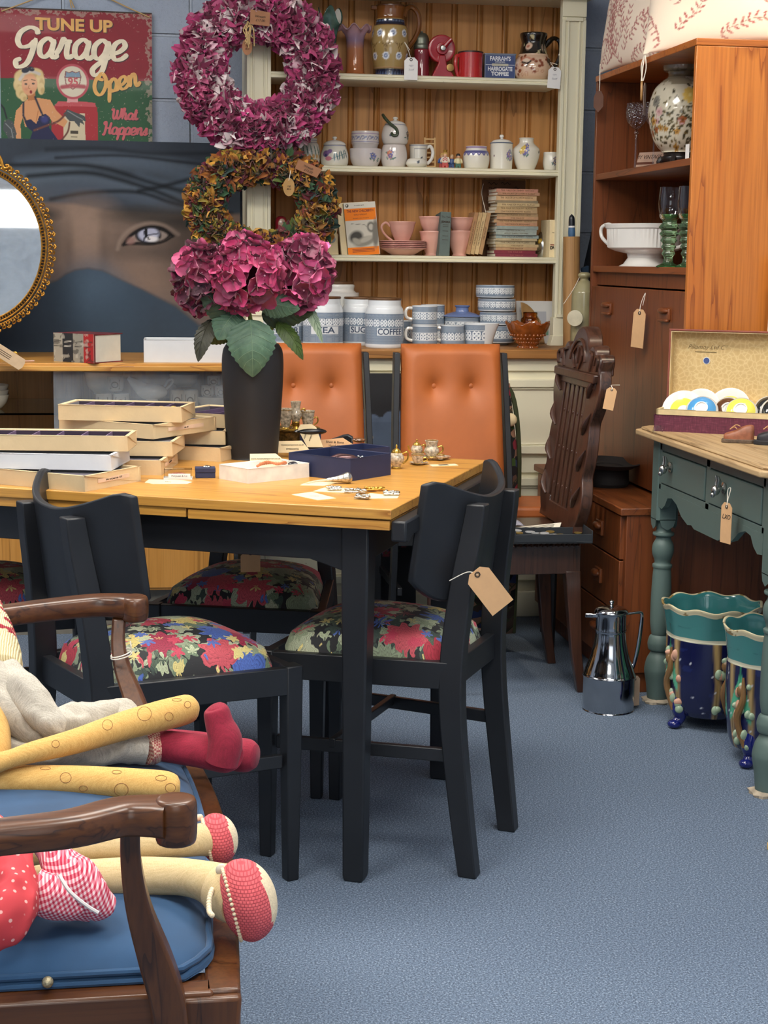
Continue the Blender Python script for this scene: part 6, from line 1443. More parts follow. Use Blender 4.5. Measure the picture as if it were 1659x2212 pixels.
for i,(yt,lab) in enumerate(((703,'lowest blue patterned bowl of the stack of four'),(674,'second lowest blue patterned bowl of the stack of four'),(645,'third blue patterned bowl up in the stack of four'),(616,'topmost blue patterned bowl of the stack of four'))):
    p,r_,h = spot(1030+(0,6,2,-2)[i],1112+(0,4,2,0)[i],yt,ZW,5.70); zb = ZW if i == 0 else zprev
    h = p.z+h-zb; t = thing('bowl',lab,'bowl',(p.x,5.70,zb),0,'stack of blue patterned bowls'); zprev = zb+h*.96
    painted_lathe('bowl',PAINTED,t,dense([(0,0),(r_*.62,0),(r_*.70,h*.05),(r_*.96,h*.14),(r_,h*.3),(r_,h),(r_*.95,h),(r_*.93,h*.3),(0,h*.18)],.0026),240,heir(r_,h*.22,h*.95,[(h*.58,h*.2)],bg='c9d2dc' if i == 3 else BW))
CARN = plain('carnival_glass','a85a22',.07,var=.3,vs=40,Transmission_Weight=.35,Coat_Weight=.8,IOR=1.5)
p,r_,h = spot(1094,1188,690,ZW,5.50)
t = thing('carnival_bowl','frilled amber carnival glass bowl at the right of the worktop','bowl',p)
MB().lathe(catmull([(0,.002),(r_*.42,0),(r_*.45,h*.05),(r_*.40,h*.1),(r_*.62,h*.35),(r_*.88,h*.62),(r_*1.0,h*.88)],6),96,mod=lambda th,k_,r,z: (r*(1+.03*math.sin(28*th)*(1-z/h)+.05*(z/h) ** 3*math.sin(7*th)),z+.009*(z/h) ** 4*math.sin(7*th+.8)+.004*(z/h) ** 6*math.sin(28*th)),cap=False).build('bowl',CARN,t,solid=.004)
mb = MB()
for j in range(3):
    for i in range(26):
        th = 2*PI*(i+.5*j)/26; q = .2+j*.13; mb.ball((r_*(.5+.27*j*.55)*math.cos(th),r_*(.5+.27*j*.55)*math.sin(th),h*q),.0042,8,5)
mb.build('beading',CARN,t)
q = at_z(1140,740,ZW); t = thing('amber_jar','small amber glass jar behind the carnival bowl','jar',(at_y(1142,700,5.72).x,5.70,ZW)); MB().lathe(catmull([(0,0),(.03,0),(.034,.01),(.034,.085),(.026,.1),(.026,.115),(.022,.115),(.022,.1),(.03,.08),(.03,.01),(0,.006)],3),28).build('jar',glass('amber_glass','d9a050'),t)
def sheet(X,Y):
    P = Paint(X*1000,Y*1000,'dfdedb'); g = random.Random(4)
    for i in range(22): y = 132-i*5.6; P.line([(12,y),(12+g.uniform(20,50),y)],1.3,'b5b5b6')
    P.poly([(70,60),(112,60),(112,118),(70,118)],'b9bcc4'); P.poly([(76,30),(120,30),(120,50),(76,50)],'6f9c86'); P.line([(80,56),(118,56)],4,'5a5f64'); return P
t = thing('leaflet','white printed leaflet with a green box propped at the right of the worktop','leaflet',(at_y(1160,700,5.80).x,5.80,ZW),rot=(rad(-8),0,rad(2)))
mb = MB(); mb.span((-.075,0,0),(.075,.0006,.155)); mb.build('sheet',WHITECARD,t); picture('print',PRINTMATT,t,.15,.155,60,60,sheet,(0,-.0004,0))
t = thing('curled_leaflet','curled brochure with a tan back rolled in front of the white leaflet','leaflet',(at_y(1140,700,5.76).x,5.765,ZW))
mb = MB(); mb.surf(lambda u,v: (-.03+.08*u+.02*(1-v),-.01+.025*math.sin(u*2.2)*(1-.4*v),v*.15*(1-.45*u*u)),14,10); mb.build('sheet',[plain('brochure_tan','b08a5a',.6)],t,solid=.0008)
# beside the rack: rolling pin, stoneware bottle, dark board
p = at_y(1235,520,5.56); t = thing('rolling_pin','wooden rolling pin with a blue handle standing on end beside the rack','rolling pin',(p.x+.010,5.56,ZW),rot=(0,rad(-1.6),0))
zt = at_y(1235,523,5.56).z-ZW; r_ = 18*mpp(p)
MB().lathe(catmull([(0,.0),(r_*.9,.0),(r_,.008),(r_,zt-.006),(r_*.93,zt),(0,zt)],2),30).build('barrel',wood('beech','b58a58','a97d4c','8f6638',axis=2,scale=2,rough=.5),t)
hh = at_y(1235,462,5.56).z-ZW
MB().lathe(catmull([(.006,zt),(.010,zt+.006),(.0125,zt+.03),(.0115,zt+.05)],4),16).build('blue_handle',plain('blue_paint','44688c',.35),t); MB().lathe([(.0116,zt+.05),(.0116,zt+.056)],16).build('white_band',WHITECARD,t); MB().lathe(catmull([(.0112,zt+.056),(.0095,hh-.012),(0,hh)],4),16).build('dark_tip',plain('dark_paint','22262c',.3),t)
p = at_y(1257,745,5.50); r_ = .043; h = at_y(1257,588,5.50).z-ZW
STONE = plain('stoneware','a09874',.2,var=.12,vs=18,Coat_Weight=.5)
t = thing('stoneware_bottle','olive grey stoneware hot water bottle with a white stopper','bottle',(p.x+.002,5.50,ZW))
turned('body',STONE,t,[(0,0),(.97,0),(1,.02),(1,.66),(.93,.76),(.66,.85),(.36,.895),(.34,.915),(.52,.945),(.52,.975),(.3,1),(0,1)],r_,h)
q = at_y(1243,687,5.455); Mx = Matrix.Translation((q.x-p.x-.002,-.045,q.z-ZW)) @ Matrix.Rotation(rad(-25),4,'Z') @ UP
MB(Mx).lathe(catmull([(.018,-.03),(.02,-.012),(.018,-.006),(.026,-.004),(.0265,.008),(.025,.0105),(0,.011)],3),30).build('stopper',plain('ivory_stopper','cfc7ac',.35),t)
q = at_y(1215,655,5.5); mb = MB(); mb.tube([(-.02,-.005,h*.93),(-.044,-.02,h*.78),(-.075,-.01,h*.58)],.0012,5,smooth=5); mb.build('string',STRING,t)
t = thing('dark_board','dark navy folded board leaning in the gap between rack and teak cabinet','board',(1.655,5.905,.0),rot=(rad(0),rad(3.0),0))
MB(UP).prism([(-.06,0),(.10,0),(.10,1.74),(.035,1.72),(-.05,1.15)],-.01,.02).build('board',plain('navy_board','10141f',.6),t)
t = thing('wrapped_cloth','strip of white and blue cloth behind the stoneware bottle','cloth',(1.625,5.78,ZW))
MB().prism([(-.02,0),(.005,0),(.005,.26),(-.018,.29)],-.01,.01,UP).build('white_fold',WHITECARD,t); MB().prism([(.006,0),(.032,0),(.032,.285),(.008,.275)],-.012,.012,UP).build('blue_fold',plain('airforce_blue','3f5a78',.8),t,bevel=.003)
# ------------------------------------------------------------------ veiled portrait canvas leaning on the wall
ca,cb = at_y(0,296,5.895),at_y(440,310,5.895)
CXL,CXR,CZ1 = -1.05,.398,1.628
CANW,CANH = CXR-CXL,CZ1-SZ
cpx = lambda x,y: (at_y(x,y,5.86).x-CXL,at_y(x,y,5.86).z-SZ)
def portrait(X,Y):
    P = Paint(X,Y,'3d4550'); c_ = cpx
    P.put(np.clip(.5+vn(X,Y,3,5),0,1)*.55,'2b3138'); 
    # turban folds: long soft bands
    for i,(pts,col_,w_) in enumerate((
        ([(-300,330),(60,345),(300,335),(500,350)],'343b45',26),([(-300,380),(60,372),(200,350),(330,352),(480,380)],'5a6673',20),([(60,395),(160,385),(260,400),(400,440)],'596674',22),
        ([(40,350),(150,335),(300,350),(480,400)],'4c5867',14),([(90,415),(190,405),(300,425),(480,470)],'4a5361',22),([(-200,420),(90,420),(120,428)],'4d5866',22),([(300,385),(380,400),(480,370)],'505d6c',16),
        ([(-300,362),(100,355),(220,362),(330,395),(440,425)],'15181c',9),([(60,380),(180,372),(250,385),(330,410),(430,450),(500,462)],'14171b',9),([(120,340),(260,335),(400,350),(500,360)],'23272e',6),
        ([(110,430),(200,415),(300,415),(380,440),(480,460)],'15181d',8),([(300,412),(360,400),(420,385),(500,378)],'15181d',8),([(100,322),(220,320),(330,330),(500,330)],'272c33',8))):
        q = [c_(*p_) for p_ in pts]; q = [tuple(v) for v in catmull(q,8)]; P.line(q,w_*.00168,col_,1.6 if w_ > 12 else .9,.85)
    # face
    face = [c_(*p_) for p_ in ((-300,445),(60,432),(100,437),(160,440),(230,455),(330,462),(420,466),(520,462),(520,720),(430,700),(380,660),(310,625),(255,600),(225,584),(190,579),(160,582),(140,592),(122,606),(105,610),(-300,610))]
    P.poly(face,'7b695f',.014)
    for x,y,rx,ry,cl,a in ((190,480,50,40,'8f7a6d',.8),(185,545,24,40,'8c786c',.7),(130,560,26,36,'8a7569',.6),(330,600,70,36,'806c60',.6),(290,560,40,40,'78665c',.7),(225,540,10,50,'5e5149',.7),(150,540,8,46,'63554d',.6),(104,505,30,60,'4b433f',.7),(255,520,22,36,'5c504a',.6),(340,470,80,18,'3d3936',.75),(400,500,50,46,'453f3b',.65),(325,545,60,14,'4f4641',.7),(440,560,60,60,'4a423e',.7),(100,463,22,10,'2c2b2b',.8),(290,462,46,12,'35322f',.75),(380,478,60,14,'33302e',.75)):
        q = c_(x,y); P.ell(q[0],q[1],rx*.00168,ry*.00168,cl,0,1.7,a)
    # eye
    e = lambda pts: [tuple(v) for v in catmull([c_(*p_) for p_ in pts],6)]
    eye = e([(267,528),(280,508),(300,495),(325,489),(350,493),(370,508),(352,522),(325,528),(295,528)])
    P.line(e([(254,538),(262,515),(285,493),(320,482),(355,487),(385,506)]),.010,'8b7a70',1.2,.8); P.poly(eye,'1d1b1c',.012); P.poly(e([(272,526),(286,510),(305,500),(325,496),(348,499),(362,508),(348,519),(322,523),(295,522)]),'8d8079',.006)
    q = c_(320,508); P.ell(q[0],q[1],.046,.030,'17161b',0,.15); q = c_(321,506); P.ell(q[0],q[1],.036,.024,'a9adc4',.1,.3); q = c_(328,516); P.ell(q[0],q[1],.022,.010,'d8d6da',0,.6)
    P.line(e([(312,500),(318,507),(342,504)]),.004,'3a3c4a'); P.ell(*c_(315,503),.007,.014,'15151a',0,.3); P.ell(*c_(315,496),.005,.005,'15151a',0,.3); P.line([c_(315,508),c_(311,518)],.006,'15151a'); P.line([c_(316,508),c_(322,517)],.006,'15151a')
    P.line(e([(266,529),(282,509),(302,496),(326,490),(352,494),(374,510)]),.010,'181618',.6); P.line(e([(266,529),(295,527),(325,528),(354,522),(374,510)]),.006,'1f1b1b',.8)
    P.ell(*c_(283,520),.016,.012,'8a6a64',.5,.8,.8)
    # veil
    veil = [c_(*p_) for p_ in ((-300,616),(90,613),(108,610),(124,605),(142,592),(162,583),(190,579),(222,584),(254,600),(310,626),(380,662),(430,702),(520,740),(520,790),(-300,790))]
    P.poly(veil,'3a4858',.006)
    for x,y,rx,ry,cl,a in ((190,660,60,70,'4d6276',.7),(200,620,40,36,'506478',.6),(110,680,40,60,'2f3b49',.7),(330,710,120,50,'36414d',.6),(40,740,90,40,'262d36',.7),(260,690,40,60,'415365',.5)):
        q = c_(x,y); m = rx*.00168; P.ell(q[0],q[1],m,ry*.00168,cl,0,1.7,a)
    P.line([c_(*p_) for p_ in ((60,614),(108,610),(124,605),(142,592),(162,583),(190,579),(222,584),(254,600),(310,626),(380,662),(430,702))],.005,'5a5350',1.2,.7)
    P.c = np.clip(P.c*1.02*(1+.05*vn(X,Y,8,90)[...,None]),0,1); return P
t = thing('portrait_canvas','large unframed canvas portrait of a dark eye between blue-grey turban and veil','painting',(CXL+CANW/2,5.845,SZ),rot=(rad(-2.2),0,0))
MB().span((-CANW/2,.002,0),(CANW/2,.03,CANH)).build('stretcher',plain('canvas_edge','2a2f36',.8),t)
picture('painted_front',vcol('canvas_paint',.7,Specular_IOR_Level=.15,bump=.1,bs=700),t,CANW,CANH,300,190,portrait,(0,.001,0))

# ------------------------------------------------------------------ tin garage sign
sa,sb_ = at_y(-14,22,5.905),at_y(326,303,5.905); SW = .52; SH = .46
sxc = at_y(328,200,5.905).x-SW/2; sz0 = at_y(165,300,5.905).z-.022
spx = lambda x,y: (at_y(x,y,5.905).x-sxc+SW/2,at_y(x,y,5.905).z-sz0)
def sign_paint(X,Y):
    c_ = spx; P = Paint(X,Y,'8e2231'); P.put(np.clip(.4+vn(X,Y,2,30),0,1)*.3,'7a1c2a')
    P.poly([c_(-60,168),c_(328,174),c_(340,330),c_(-60,330)],'2f5a3c'); P.put((Y < c_(165,171)[1])*np.clip(vn(X,Y,5,30),0,1)*.3,'264a32')
    # pump
    for pts,cl in (([(111,245),(111,320),(212,320),(210,233),(205,228),(116,228)],'a83038'),([(117,229),(207,231),(205,222),(180,219),(125,219)],'c2555c'),([(145,212),(167,212),(168,221),(144,221)],'d9a0a0'),([(137,245),(183,245),(185,320),(137,320)],'d2c4a6')): P.poly([c_(*p_) for p_ in pts],cl)
    q = c_(156,176); P.ell(q[0],q[1],.056,.060,'b8505c',0,.04); P.ell(q[0],q[1],.048,.052,'d8cfba',0,.04)
    P.poly([c_(*p_) for p_ in ((140,153),(148,156),(155,153),(163,156),(171,153),(175,166),(172,182),(157,194),(141,183),(138,166))],'8a5a58'); P.poly([c_(*p_) for p_ in ((142,155),(148,158),(155,155),(163,158),(170,155),(173,166),(141,166))],'7f9ab0'); P.poly([c_(*p_) for p_ in ((141,168),(172,168),(170,181),(157,191),(143,182))],'d8cfba')
    P.line([c_(133,188),c_(156,185),c_(181,187)],.014,'a8404c',.4)
    P.poly([c_(*p_) for p_ in ((152,282),(169,282),(169,289),(152,289))],'4a4238'); P.poly([c_(*p_) for p_ in ((153,295),(167,295),(167,297),(153,297))],'7a6e5c')
    # startled woman in a navy halter dress and gloves
    SK,SKD,HAIR = 'd69a6a','b57648','d9c089'
    P.poly([c_(*p_) for p_ in ((44,230),(34,240),(30,270),(36,306),(46,300),(44,270),(50,250))],SK); P.poly([c_(*p_) for p_ in ((44,228),(62,212),(84,212),(108,216),(122,240),(146,262),(138,275),(112,262),(104,250),(104,275),(54,275),(48,250))],SK); P.poly([c_(*p_) for p_ in ((57,196),(75,200),(76,216),(60,218))],SKD)
    for x,y,rx,ry in ((40,184,11,14),(46,168,15,15),(58,158,17,12),(75,160,16,12),(86,176,9,18),(88,192,7,12),(44,200,10,13),(50,210,7,9)): P.ell(*c_(x,y),rx*.00168,ry*.00168,HAIR,0,.25); P.ell(*c_(x+3,y+4),rx*.0009,ry*.0009,'a88a52',0,.6,.5)
    P.ell(*c_(63,183),.0265,.037,'dba27a',-.1,.12); P.ell(*c_(55,182),.005,.0035,'3a2a22',0,.4); P.ell(*c_(71,181),.005,.0035,'3a2a22',0,.4); P.line([c_(50,175),c_(58,173)],.003,'5a4228'); P.line([c_(67,172),c_(75,174)],.003,'5a4228'); P.ell(*c_(66,199),.0045,.006,'8a2630',0,.3); P.line([c_(62,184),c_(60,191),c_(64,192)],.002,'a8704c'); P.ell(*c_(56,193),.006,.005,'d0846a',0,1,.6)
    P.line([c_(42,172),c_(50,160),c_(66,153),(c_(84,160))],.010,'c9c0b8',.5); P.ell(*c_(54,152),.014,.009,'2c3040',.3,.3); P.ell(*c_(66,149),.012,.008,'2c3040',-.3,.3)
    P.poly([c_(*p_) for p_ in ((52,262),(66,258),(78,268),(84,252),(98,246),(108,254),(106,276),(118,292),(130,310),(62,310),(70,285),(58,275))],'23264a'); P.ell(*c_(96,258),.012,.012,'3a3e78',0,.8); P.line([c_(50,222),c_(50,250),c_(56,264)],.007,'2a2c3c'); P.line([c_(75,210),c_(84,232),c_(92,250)],.007,'2a2c3c'); P.line([c_(78,262),c_(82,240)],.003,SKD)
    P.poly([c_(*p_) for p_ in ((136,246),(146,236),(160,242),(182,250),(186,262),(178,260),(182,270),(172,264),(172,276),(160,262),(150,262))],'4a5052'); P.line([c_(146,240),c_(166,252),c_(178,258)],.003,'8a9092'); P.poly([c_(*p_) for p_ in ((8,264),(18,258),(28,264),(36,290),(30,306),(18,300),(6,280))],'4a5052'); P.line([c_(12,268),c_(24,280),c_(28,298)],.003,'8a9092'); P.line([c_(-4,220),c_(8,235),c_(14,256)],.006,'22242a')
    P.line([tuple(v) for v in catmull([c_(*p_) for p_ in ((74,282),(100,272),(125,262),(140,248))],6)],.007,'6a4038'); P.line([tuple(v) for v in catmull([c_(*p_) for p_ in ((150,265),(146,285),(132,304))],6)],.006,'6a4038')
    # wear along the edges
    ed = np.minimum(np.minimum(SW-X,SH-Y),1); P.put(((ed < .016+.02*vn(X,Y,6,40)) & (vn(X,Y,9,120) >-.05))*.55,'b5a294'); P.c *= .86; P.put(((SH-Y) < .006)*1.,'3a2a24'); P.put(((vn(X,Y,12,160,2) > .7))*.3,'c9b6a4')
    return P
t = thing('tin_sign','red and green retro tin sign reading Tune Up Garage, hung from cord on the wall','sign',(sxc,5.905,sz0),rot=(rad(-1.0),rad(.35),0))
MB().span((-SW/2,.0006,0),(SW/2,.003,SH)).build('tin_plate',plain('sign_back','5a4a42',.5),t)
picture('printed_front',vcol('tin_print',.4,Specular_IOR_Level=.2,Coat_Weight=.06,bump=.12,bs=260),t,SW,SH,330,300,sign_paint,(0,0,0))
SGY,SGC,SGR,SGS = plain('sign_gold','cf9a45',.35),plain('sign_cream','d9cdb2',.35),plain('sign_red','b04048',.35),plain('sign_shadow','3a1418',.5)
SGG = plain('sign_dark_green','142a1c',.5)
def sl(x,y): q = spx(x,y); return (q[0]-SW/2,q[1])
q = sl(158,55); lettering('TUNE UP',.056,SGS,t,(q[0]+.003,-.0006,q[1]-.003),weight=.002,width=.265,name='lettering_shadow'); lettering('TUNE UP',.056,SGY,t,(q[0],-.0012,q[1]),weight=.002,width=.265)
# brush script built from strokes (letters drawn in em units)
GL = {
 'G': ([[(.62,.78),(.56,.94),(.36,1.0),(.14,.84),(.08,.56),(.2,.36),(.42,.4),(.56,.58)],[(.58,.66),(.5,.1),(.38,-.18),(.16,-.26),(.1,-.1),(.24,-.02)]],.66),
 'a': ([[(.42,.46),(.26,.56),(.08,.40),(.08,.14),(.22,.04),(.38,.2),(.44,.5)],[(.45,.54),(.40,.16),(.48,.03),(.60,.12)]],.54),
 'r': ([[(-.02,.12),(.08,.3),(.16,.56),(.2,.46),(.3,.5),(.40,.48)],[(.30,.5),(.28,.2),(.34,.04),(.48,.12)]],.44),
 'g': ([[(.42,.46),(.26,.56),(.08,.40),(.08,.14),(.22,.04),(.38,.2),(.44,.5)],[(.46,.54),(.42,.1),(.34,-.3),(.16,-.42),(.08,-.26),(.3,-.04),(.56,.12)]],.52),
 'e': ([[(.04,.18),(.26,.26),(.40,.42),(.30,.56),(.12,.46),(.06,.22),(.16,.04),(.34,.06),(.50,.2)]],.46),
 'O': ([[(.5,.86),(.26,.8),(.06,.46),(.1,.12),(.3,.02),(.54,.3),(.6,.66),(.46,.9),(.30,.72),(.5,.6)]],.66),
 'p': ([[(.0,.2),(.1,.5),(.04,.1),(-.06,-.4)],[(.09,.38),(.26,.56),(.40,.42),(.34,.14),(.18,.04),(.08,.14)],[(.18,.04),(.38,.06),(.48,.2)]],.44),
 'n': ([[(.0,.2),(.12,.52),(.08,.04)],[(.09,.3),(.26,.56),(.36,.46),(.34,.14),(.42,.03),(.56,.18)]],.52),
 'W': ([[(-.02,.76),(.08,.9),(.16,.8),(.14,.3),(.24,.06),(.40,.3),(.48,.8),(.46,.3),(.56,.06),(.74,.34),(.80,.86),(.70,.92)]],.84),
 'h': ([[(.0,.2),(.2,.7),(.22,.94),(.14,.86),(.08,.04)],[(.09,.3),(.26,.56),(.36,.46),(.34,.14),(.42,.03),(.56,.18)]],.52),
 't': ([[(.0,.2),(.16,.86),(.12,.2),(.2,.03),(.36,.16)],[(.02,.58),(.30,.62)]],.34),
 'H': ([[(.1,.7),(.04,.86),(.16,.94),(.18,.5),(.08,.0),(-.04,.06)],[(.56,.92),(.48,.5),(.5,.1),(.64,.14)],[(.1,.44),(.56,.52)]],.62),
 's': ([[(-.02,.16),(.16,.4),(.22,.54),(.24,.3),(.2,.06),(.04,.08)],[(.2,.06),(.36,.18)]],.34)}
def script_word(word,p,em,wd,mats,par,rot=0,sy=1.0):
    """each letter a flat ribbon print; returns nothing"""
    for off,mat_,nm,dz in ((.0028,mats[1],'lettering_shadow',.0003),(0,mats[0],'lettering',.0009)):
        mb = MB(); x = 0; M_ = Matrix.Translation((p[0]+off,-dz,p[1]-off)) @ UP @ Matrix.Rotation(rot,4,'Z')
        for ch in word:
            strokes,adv = GL[ch]
            for st in strokes:
                q = catmull([(a+.12*b+x,b*(.84 if ch == 'G' and b > 0 else 1)) for a,b in st],7); q = [(a[0]*em,a[1]*em*sy) for a in q]; n = len(q); vs = []
                for i in range(n):
                    a,b = q[max(i-1,0)],q[min(i+1,n-1)]; dx,dy = b[0]-a[0],b[1]-a[1]; L = math.hypot(dx,dy)+1e-9
                    w_ = wd*(.62+.48*abs(dy)/L)*min(1,.5+min(i,n-1-i)/4); nx,ny = -dy/L*w_/2,dx/L*w_/2
                    vs += [M_ @ Vector((q[i][0]+nx,q[i][1]+ny,.00001*((ord(ch)+i) % 9))),M_ @ Vector((q[i][0]-nx,q[i][1]-ny,.00001*((ord(ch)+i) % 9)))]
                mb._add(vs,[(2*i,2*i+1,2*i+3,2*i+2) for i in range(n-1)])
            x += adv
        mb.build(nm,mat_,par,weld=False)
q = sl(26,124); script_word('Garage',q,.122,.0175,(SGC,SGS),t)
q = sl(204,208); script_word('Open',q,.078,.0125,(SGY,SGG),t,rot=rad(15))
q = sl(240,258); script_word('What',q,.041,.0075,(SGR,SGG),t,rot=rad(1)); q = sl(222,290); script_word('Happens',q,.046,.0078,(SGR,SGG),t)
lettering('95',.036,SGR,t,(sl(157,177)[0],-.001,sl(157,177)[1]),weight=.001)
mb = MB(); hb = SH-.016; hx = SW/2-.008
mb.tube([(-hx,-.003,hb),(-.12,-.002,hb+.055),(-.01,-.002,hb+.11),(.0,-.002,hb+.12),(.01,-.002,hb+.11),(.12,-.002,hb+.055),(hx,-.003,hb)],.0024,6,smooth=3); mb.build('cord',TWINE,t)
mb = MB(); mb.tube([(0,-.003,hb+.12),(-.02,-.004,hb+.06),(-.015,-.003,hb+.02)],.0022,6,smooth=4); mb.tube([(0,-.003,hb+.12),(-.022,-.005,hb+.07),(-.006,-.004,hb+.022)],.0022,6,smooth=4); mb.build('cord_ends',TWINE,t)
MB(Matrix.Translation((-.0,-.001,hb+.122)) @ UP).lathe([(0,-.004),(.006,-.004),(.006,.008),(0,.008)],12).build('wall_hook',PEWTER,t)

# ------------------------------------------------------------------ oval gilt mirror on the sideboard
mc = at_y(-53,531,5.52); MRX,MRZ = 140*mpp(mc),163*mpp(mc)
t = thing('oval_mirror','oval mirror in a pierced gilt frame, cut by the left edge of the photo','mirror',(mc.x,5.52,mc.z),rot=(rad(-9),0,0))
k = NT('smeared_mirror'); v = k.coords(); n1 = k.noise(v,3.2,2,.5,5.0); n2 = k.noise(k.coords((1,1,1)),60,3)
fog = k.ramp(n1,[(.3,'868686'),(.5,'a6a6a6'),(.7,'909090')]); df = k.new('ShaderNodeBsdfDiffuse',i_Color=C4('b8c4d0')); mx = k.new('ShaderNodeMixShader'); gl = k.new('ShaderNodeBsdfGlossy',i_Roughness=.02,i_Color=C4('dfe6ec'))
k.link(k.math('MULTIPLY',fog,.8),mx.inputs[0]); k.link(gl.outputs[0],mx.inputs[1]); k.link(df.outputs[0],mx.inputs[2]); k.link(mx.outputs[0],k.n['Material Output'].inputs[0]); MIRR = k.done(.1)
Mx = UP
MB(Mx).lathe([(0,-.002),(1,-.002),(1,.0),(0,.0)],80,sx=MRX,sy=MRZ).build('mirror_glass',MIRR,t)
MB(Mx).lathe([(0,-.012),(1.06,-.012),(1.06,-.002),(0,-.002)],64,sx=MRX,sy=MRZ).build('backing',plain('dark_backing','2a2018',.7),t)
mb = MB(UP); N = 120
def oring(k1,z,r_): mb.tube([(MRX*math.cos(a)+k1*math.cos(a),MRZ*math.sin(a)+k1*math.sin(a),z) for a in np.linspace(0,2*PI,N,False)],r_,6,closed=True)
oring(.001,.003,.003); oring(.015,.004,.003); oring(.024,.002,.0025); mb.build('inner_moulding',GILT,t)
mb = MB(UP)
for i in range(150):
    a = 2*PI*i/150; ct = Vector((MRX*math.cos(a),MRZ*math.sin(a),0)); nr = Vector((math.cos(a),math.sin(a),0)); mb.tube([ct+nr*.004+Vector((0,0,.004)),ct+nr*.009+Vector((0,0,.007)),ct+nr*.014+Vector((0,0,.004))],.0022,5)
mb.build('rope_moulding',GILT,t)
mb = MB(UP)
for i in range(88):
    a = 2*PI*i/88; ct = Vector((MRX*math.cos(a),MRZ*math.sin(a),.003)); nr = Vector((math.cos(a),math.sin(a),0)); tg = Vector((-math.sin(a),math.cos(a),0)); up_ = Vector((0,0,1))
    mb.tube([ct+nr*.022,ct+nr*.030+tg*.006+up_*.003,ct+nr*.034+tg*.001+up_*.004,ct+nr*.030-tg*.005,ct+nr*.024-tg*.002],[.0028,.003,.0025,.0025,.002],5,smooth=3)
    if i % 2 == 0:
        c_ = ct+nr*.040+up_*.002; mb.ball(c_,.0045,8,6)
        for j in range(5): an = a+(j-2)*.6; mb.ball(c_+Vector((math.cos(an),math.sin(an),0))*.0062,(.0035,.0035,.003),6,5)
    else: mb.tube([ct+nr*.032+tg*.008,ct+nr*.041+tg*.0045,ct+nr*.041-tg*.004,ct+nr*.036-tg*.002],.0024,5,smooth=3)
for s in (-1,1): mb.tube([(s*.0+s*.02,MRZ+.03,.004),(s*.05,MRZ+.06,.008),(s*.08,MRZ+.045,.006),(s*.095,MRZ+.008,.004),(s*.115,MRZ+.012,.004),(s*.12,MRZ-.005,.003)],[.008,.007,.006,.005,.005,.003],8,smooth=5)
mb.tube([(-.03,MRZ+.05,.004),(0,MRZ+.085,.006),(.03,MRZ+.05,.004)],.007,8,smooth=5); mb.build('pierced_frame',GILT,t)
o = MB().tube([(.0,.01,-MRZ-.02),(.02,.03,-MRZ-.06),(.0,.10,-MRZ-.105)],.005,6).build('back_stay',GILT,t)
q = at_z(0,772,SZ); t2 = thing('gilt_foot','small gilt scrolled stand end under the oval mirror at the left edge','stand',(q.x,q.y+.02,SZ))
MB().tube([(-.12,0,.05),(-.06,-.002,.03),(-.02,-.004,.03),(.03,-.006,.014),(.052,-.008,.004)],[.012,.012,.010,.008,.005],10,smooth=5).build('scroll',GOLD,t2); MB().tube([(.03,-.006,.01),(.05,-.006,.016),(.055,-.006,.006)],.004,8,smooth=4).build('curl',GOLD,t2)
q = at_z(20,772,SZ+.02); t2 = thing('price_tag','buff printed tag lying against the gilt mirror stand','price tag',(q.x-.005,q.y-.02,SZ+.004),rot=(rad(-22),rad(33),0),group='price labels')
MB(UP).prism([(-.11,.0),(.04,.0),(.046,.012),(.046,.028),(.04,.04),(-.11,.04)],0,.0012).build('card',plain('tan_card','b3997a',.8),t2)
for z in (.012,.018,.024): MB().span((-.06,-.0018,z),(.0,-.0010,z+.002)).build('print',INK,t2)
mb = MB(); q = at_z(50,782,SZ); mb.tube([q+Vector((-.035,-.012,.003)),q+Vector((-.02,-.004,.004)),q+Vector((.012,.008,.003)),q+Vector((.03,.012,.004)),q+Vector((.032,.004,.003)),q+Vector((.0,-.002,.003)),q+Vector((-.03,-.02,.003))],.0016,6,smooth=6)
tag(mb.build('loop_string',plain('pink_string','c9a596',.8),None),'loop of pale pink string lying on the sideboard top','string')

# ------------------------------------------------------------------ thick book, white box on the sideboard
a,b,c_ = at_z(205,786,SZ),at_z(288,780,SZ),at_z(121,772,SZ)
t = thing('thick_book','very thick hardback with red, black and cream spine lying on the sideboard','book',(a.x,a.y+.02,SZ),math.atan2(b.y-a.y,b.x-a.x))
bw,bd,bh = .135,.17,.092
MB().span((.002,.004,.003),(bw-.006,bd,bh-.004)).build('pages',PAPER,t)
mb = MB(); mb.span((0,0,0),(bw,bd+.005,.0025)); mb.span((0,0,bh-.003),(bw,bd+.005,bh)); mb.build('cover',plain('book_red_black','7a2a30',.35,var=.5,vs=14),t)
def spine_p(X,Y):
    P = Paint(X/bd*100,Y/bh*100,'9a9282')
    for x0,x1,cl in ((0,25,'a02a2a'),(25,52,'8f887a'),(52,78,'2c2c2e'),(78,101,'9a9384')): P.poly([(100-x0,-5),(100-x1,-5),(100-x1,105),(100-x0,105)],cl)
    P.put((vn(X,Y,3,60) > .25)*.6,'2f2a28'); P.put((vn(X,Y,8,50) > .35)*.5,'b8b0a0')
    for x in (87,62,36,10): 
        for y in (70,55): P.line([(x-8,y),(x+7,y+2)],3,'c9c2b2' if x in (36,) else '3a3632',.6)
    return P
picture('spine',PRINT,t,bd,bh,70,30,spine_p,(-.004,bd/2,0),(PI/2,0,-PI/2)); MB().span((-.0036,0,0),(.003,bd,bh)).build('spine_board',MATS['book_red_black'],t)
a,b = at_z(311,783,SZ),at_z(480,785,SZ)
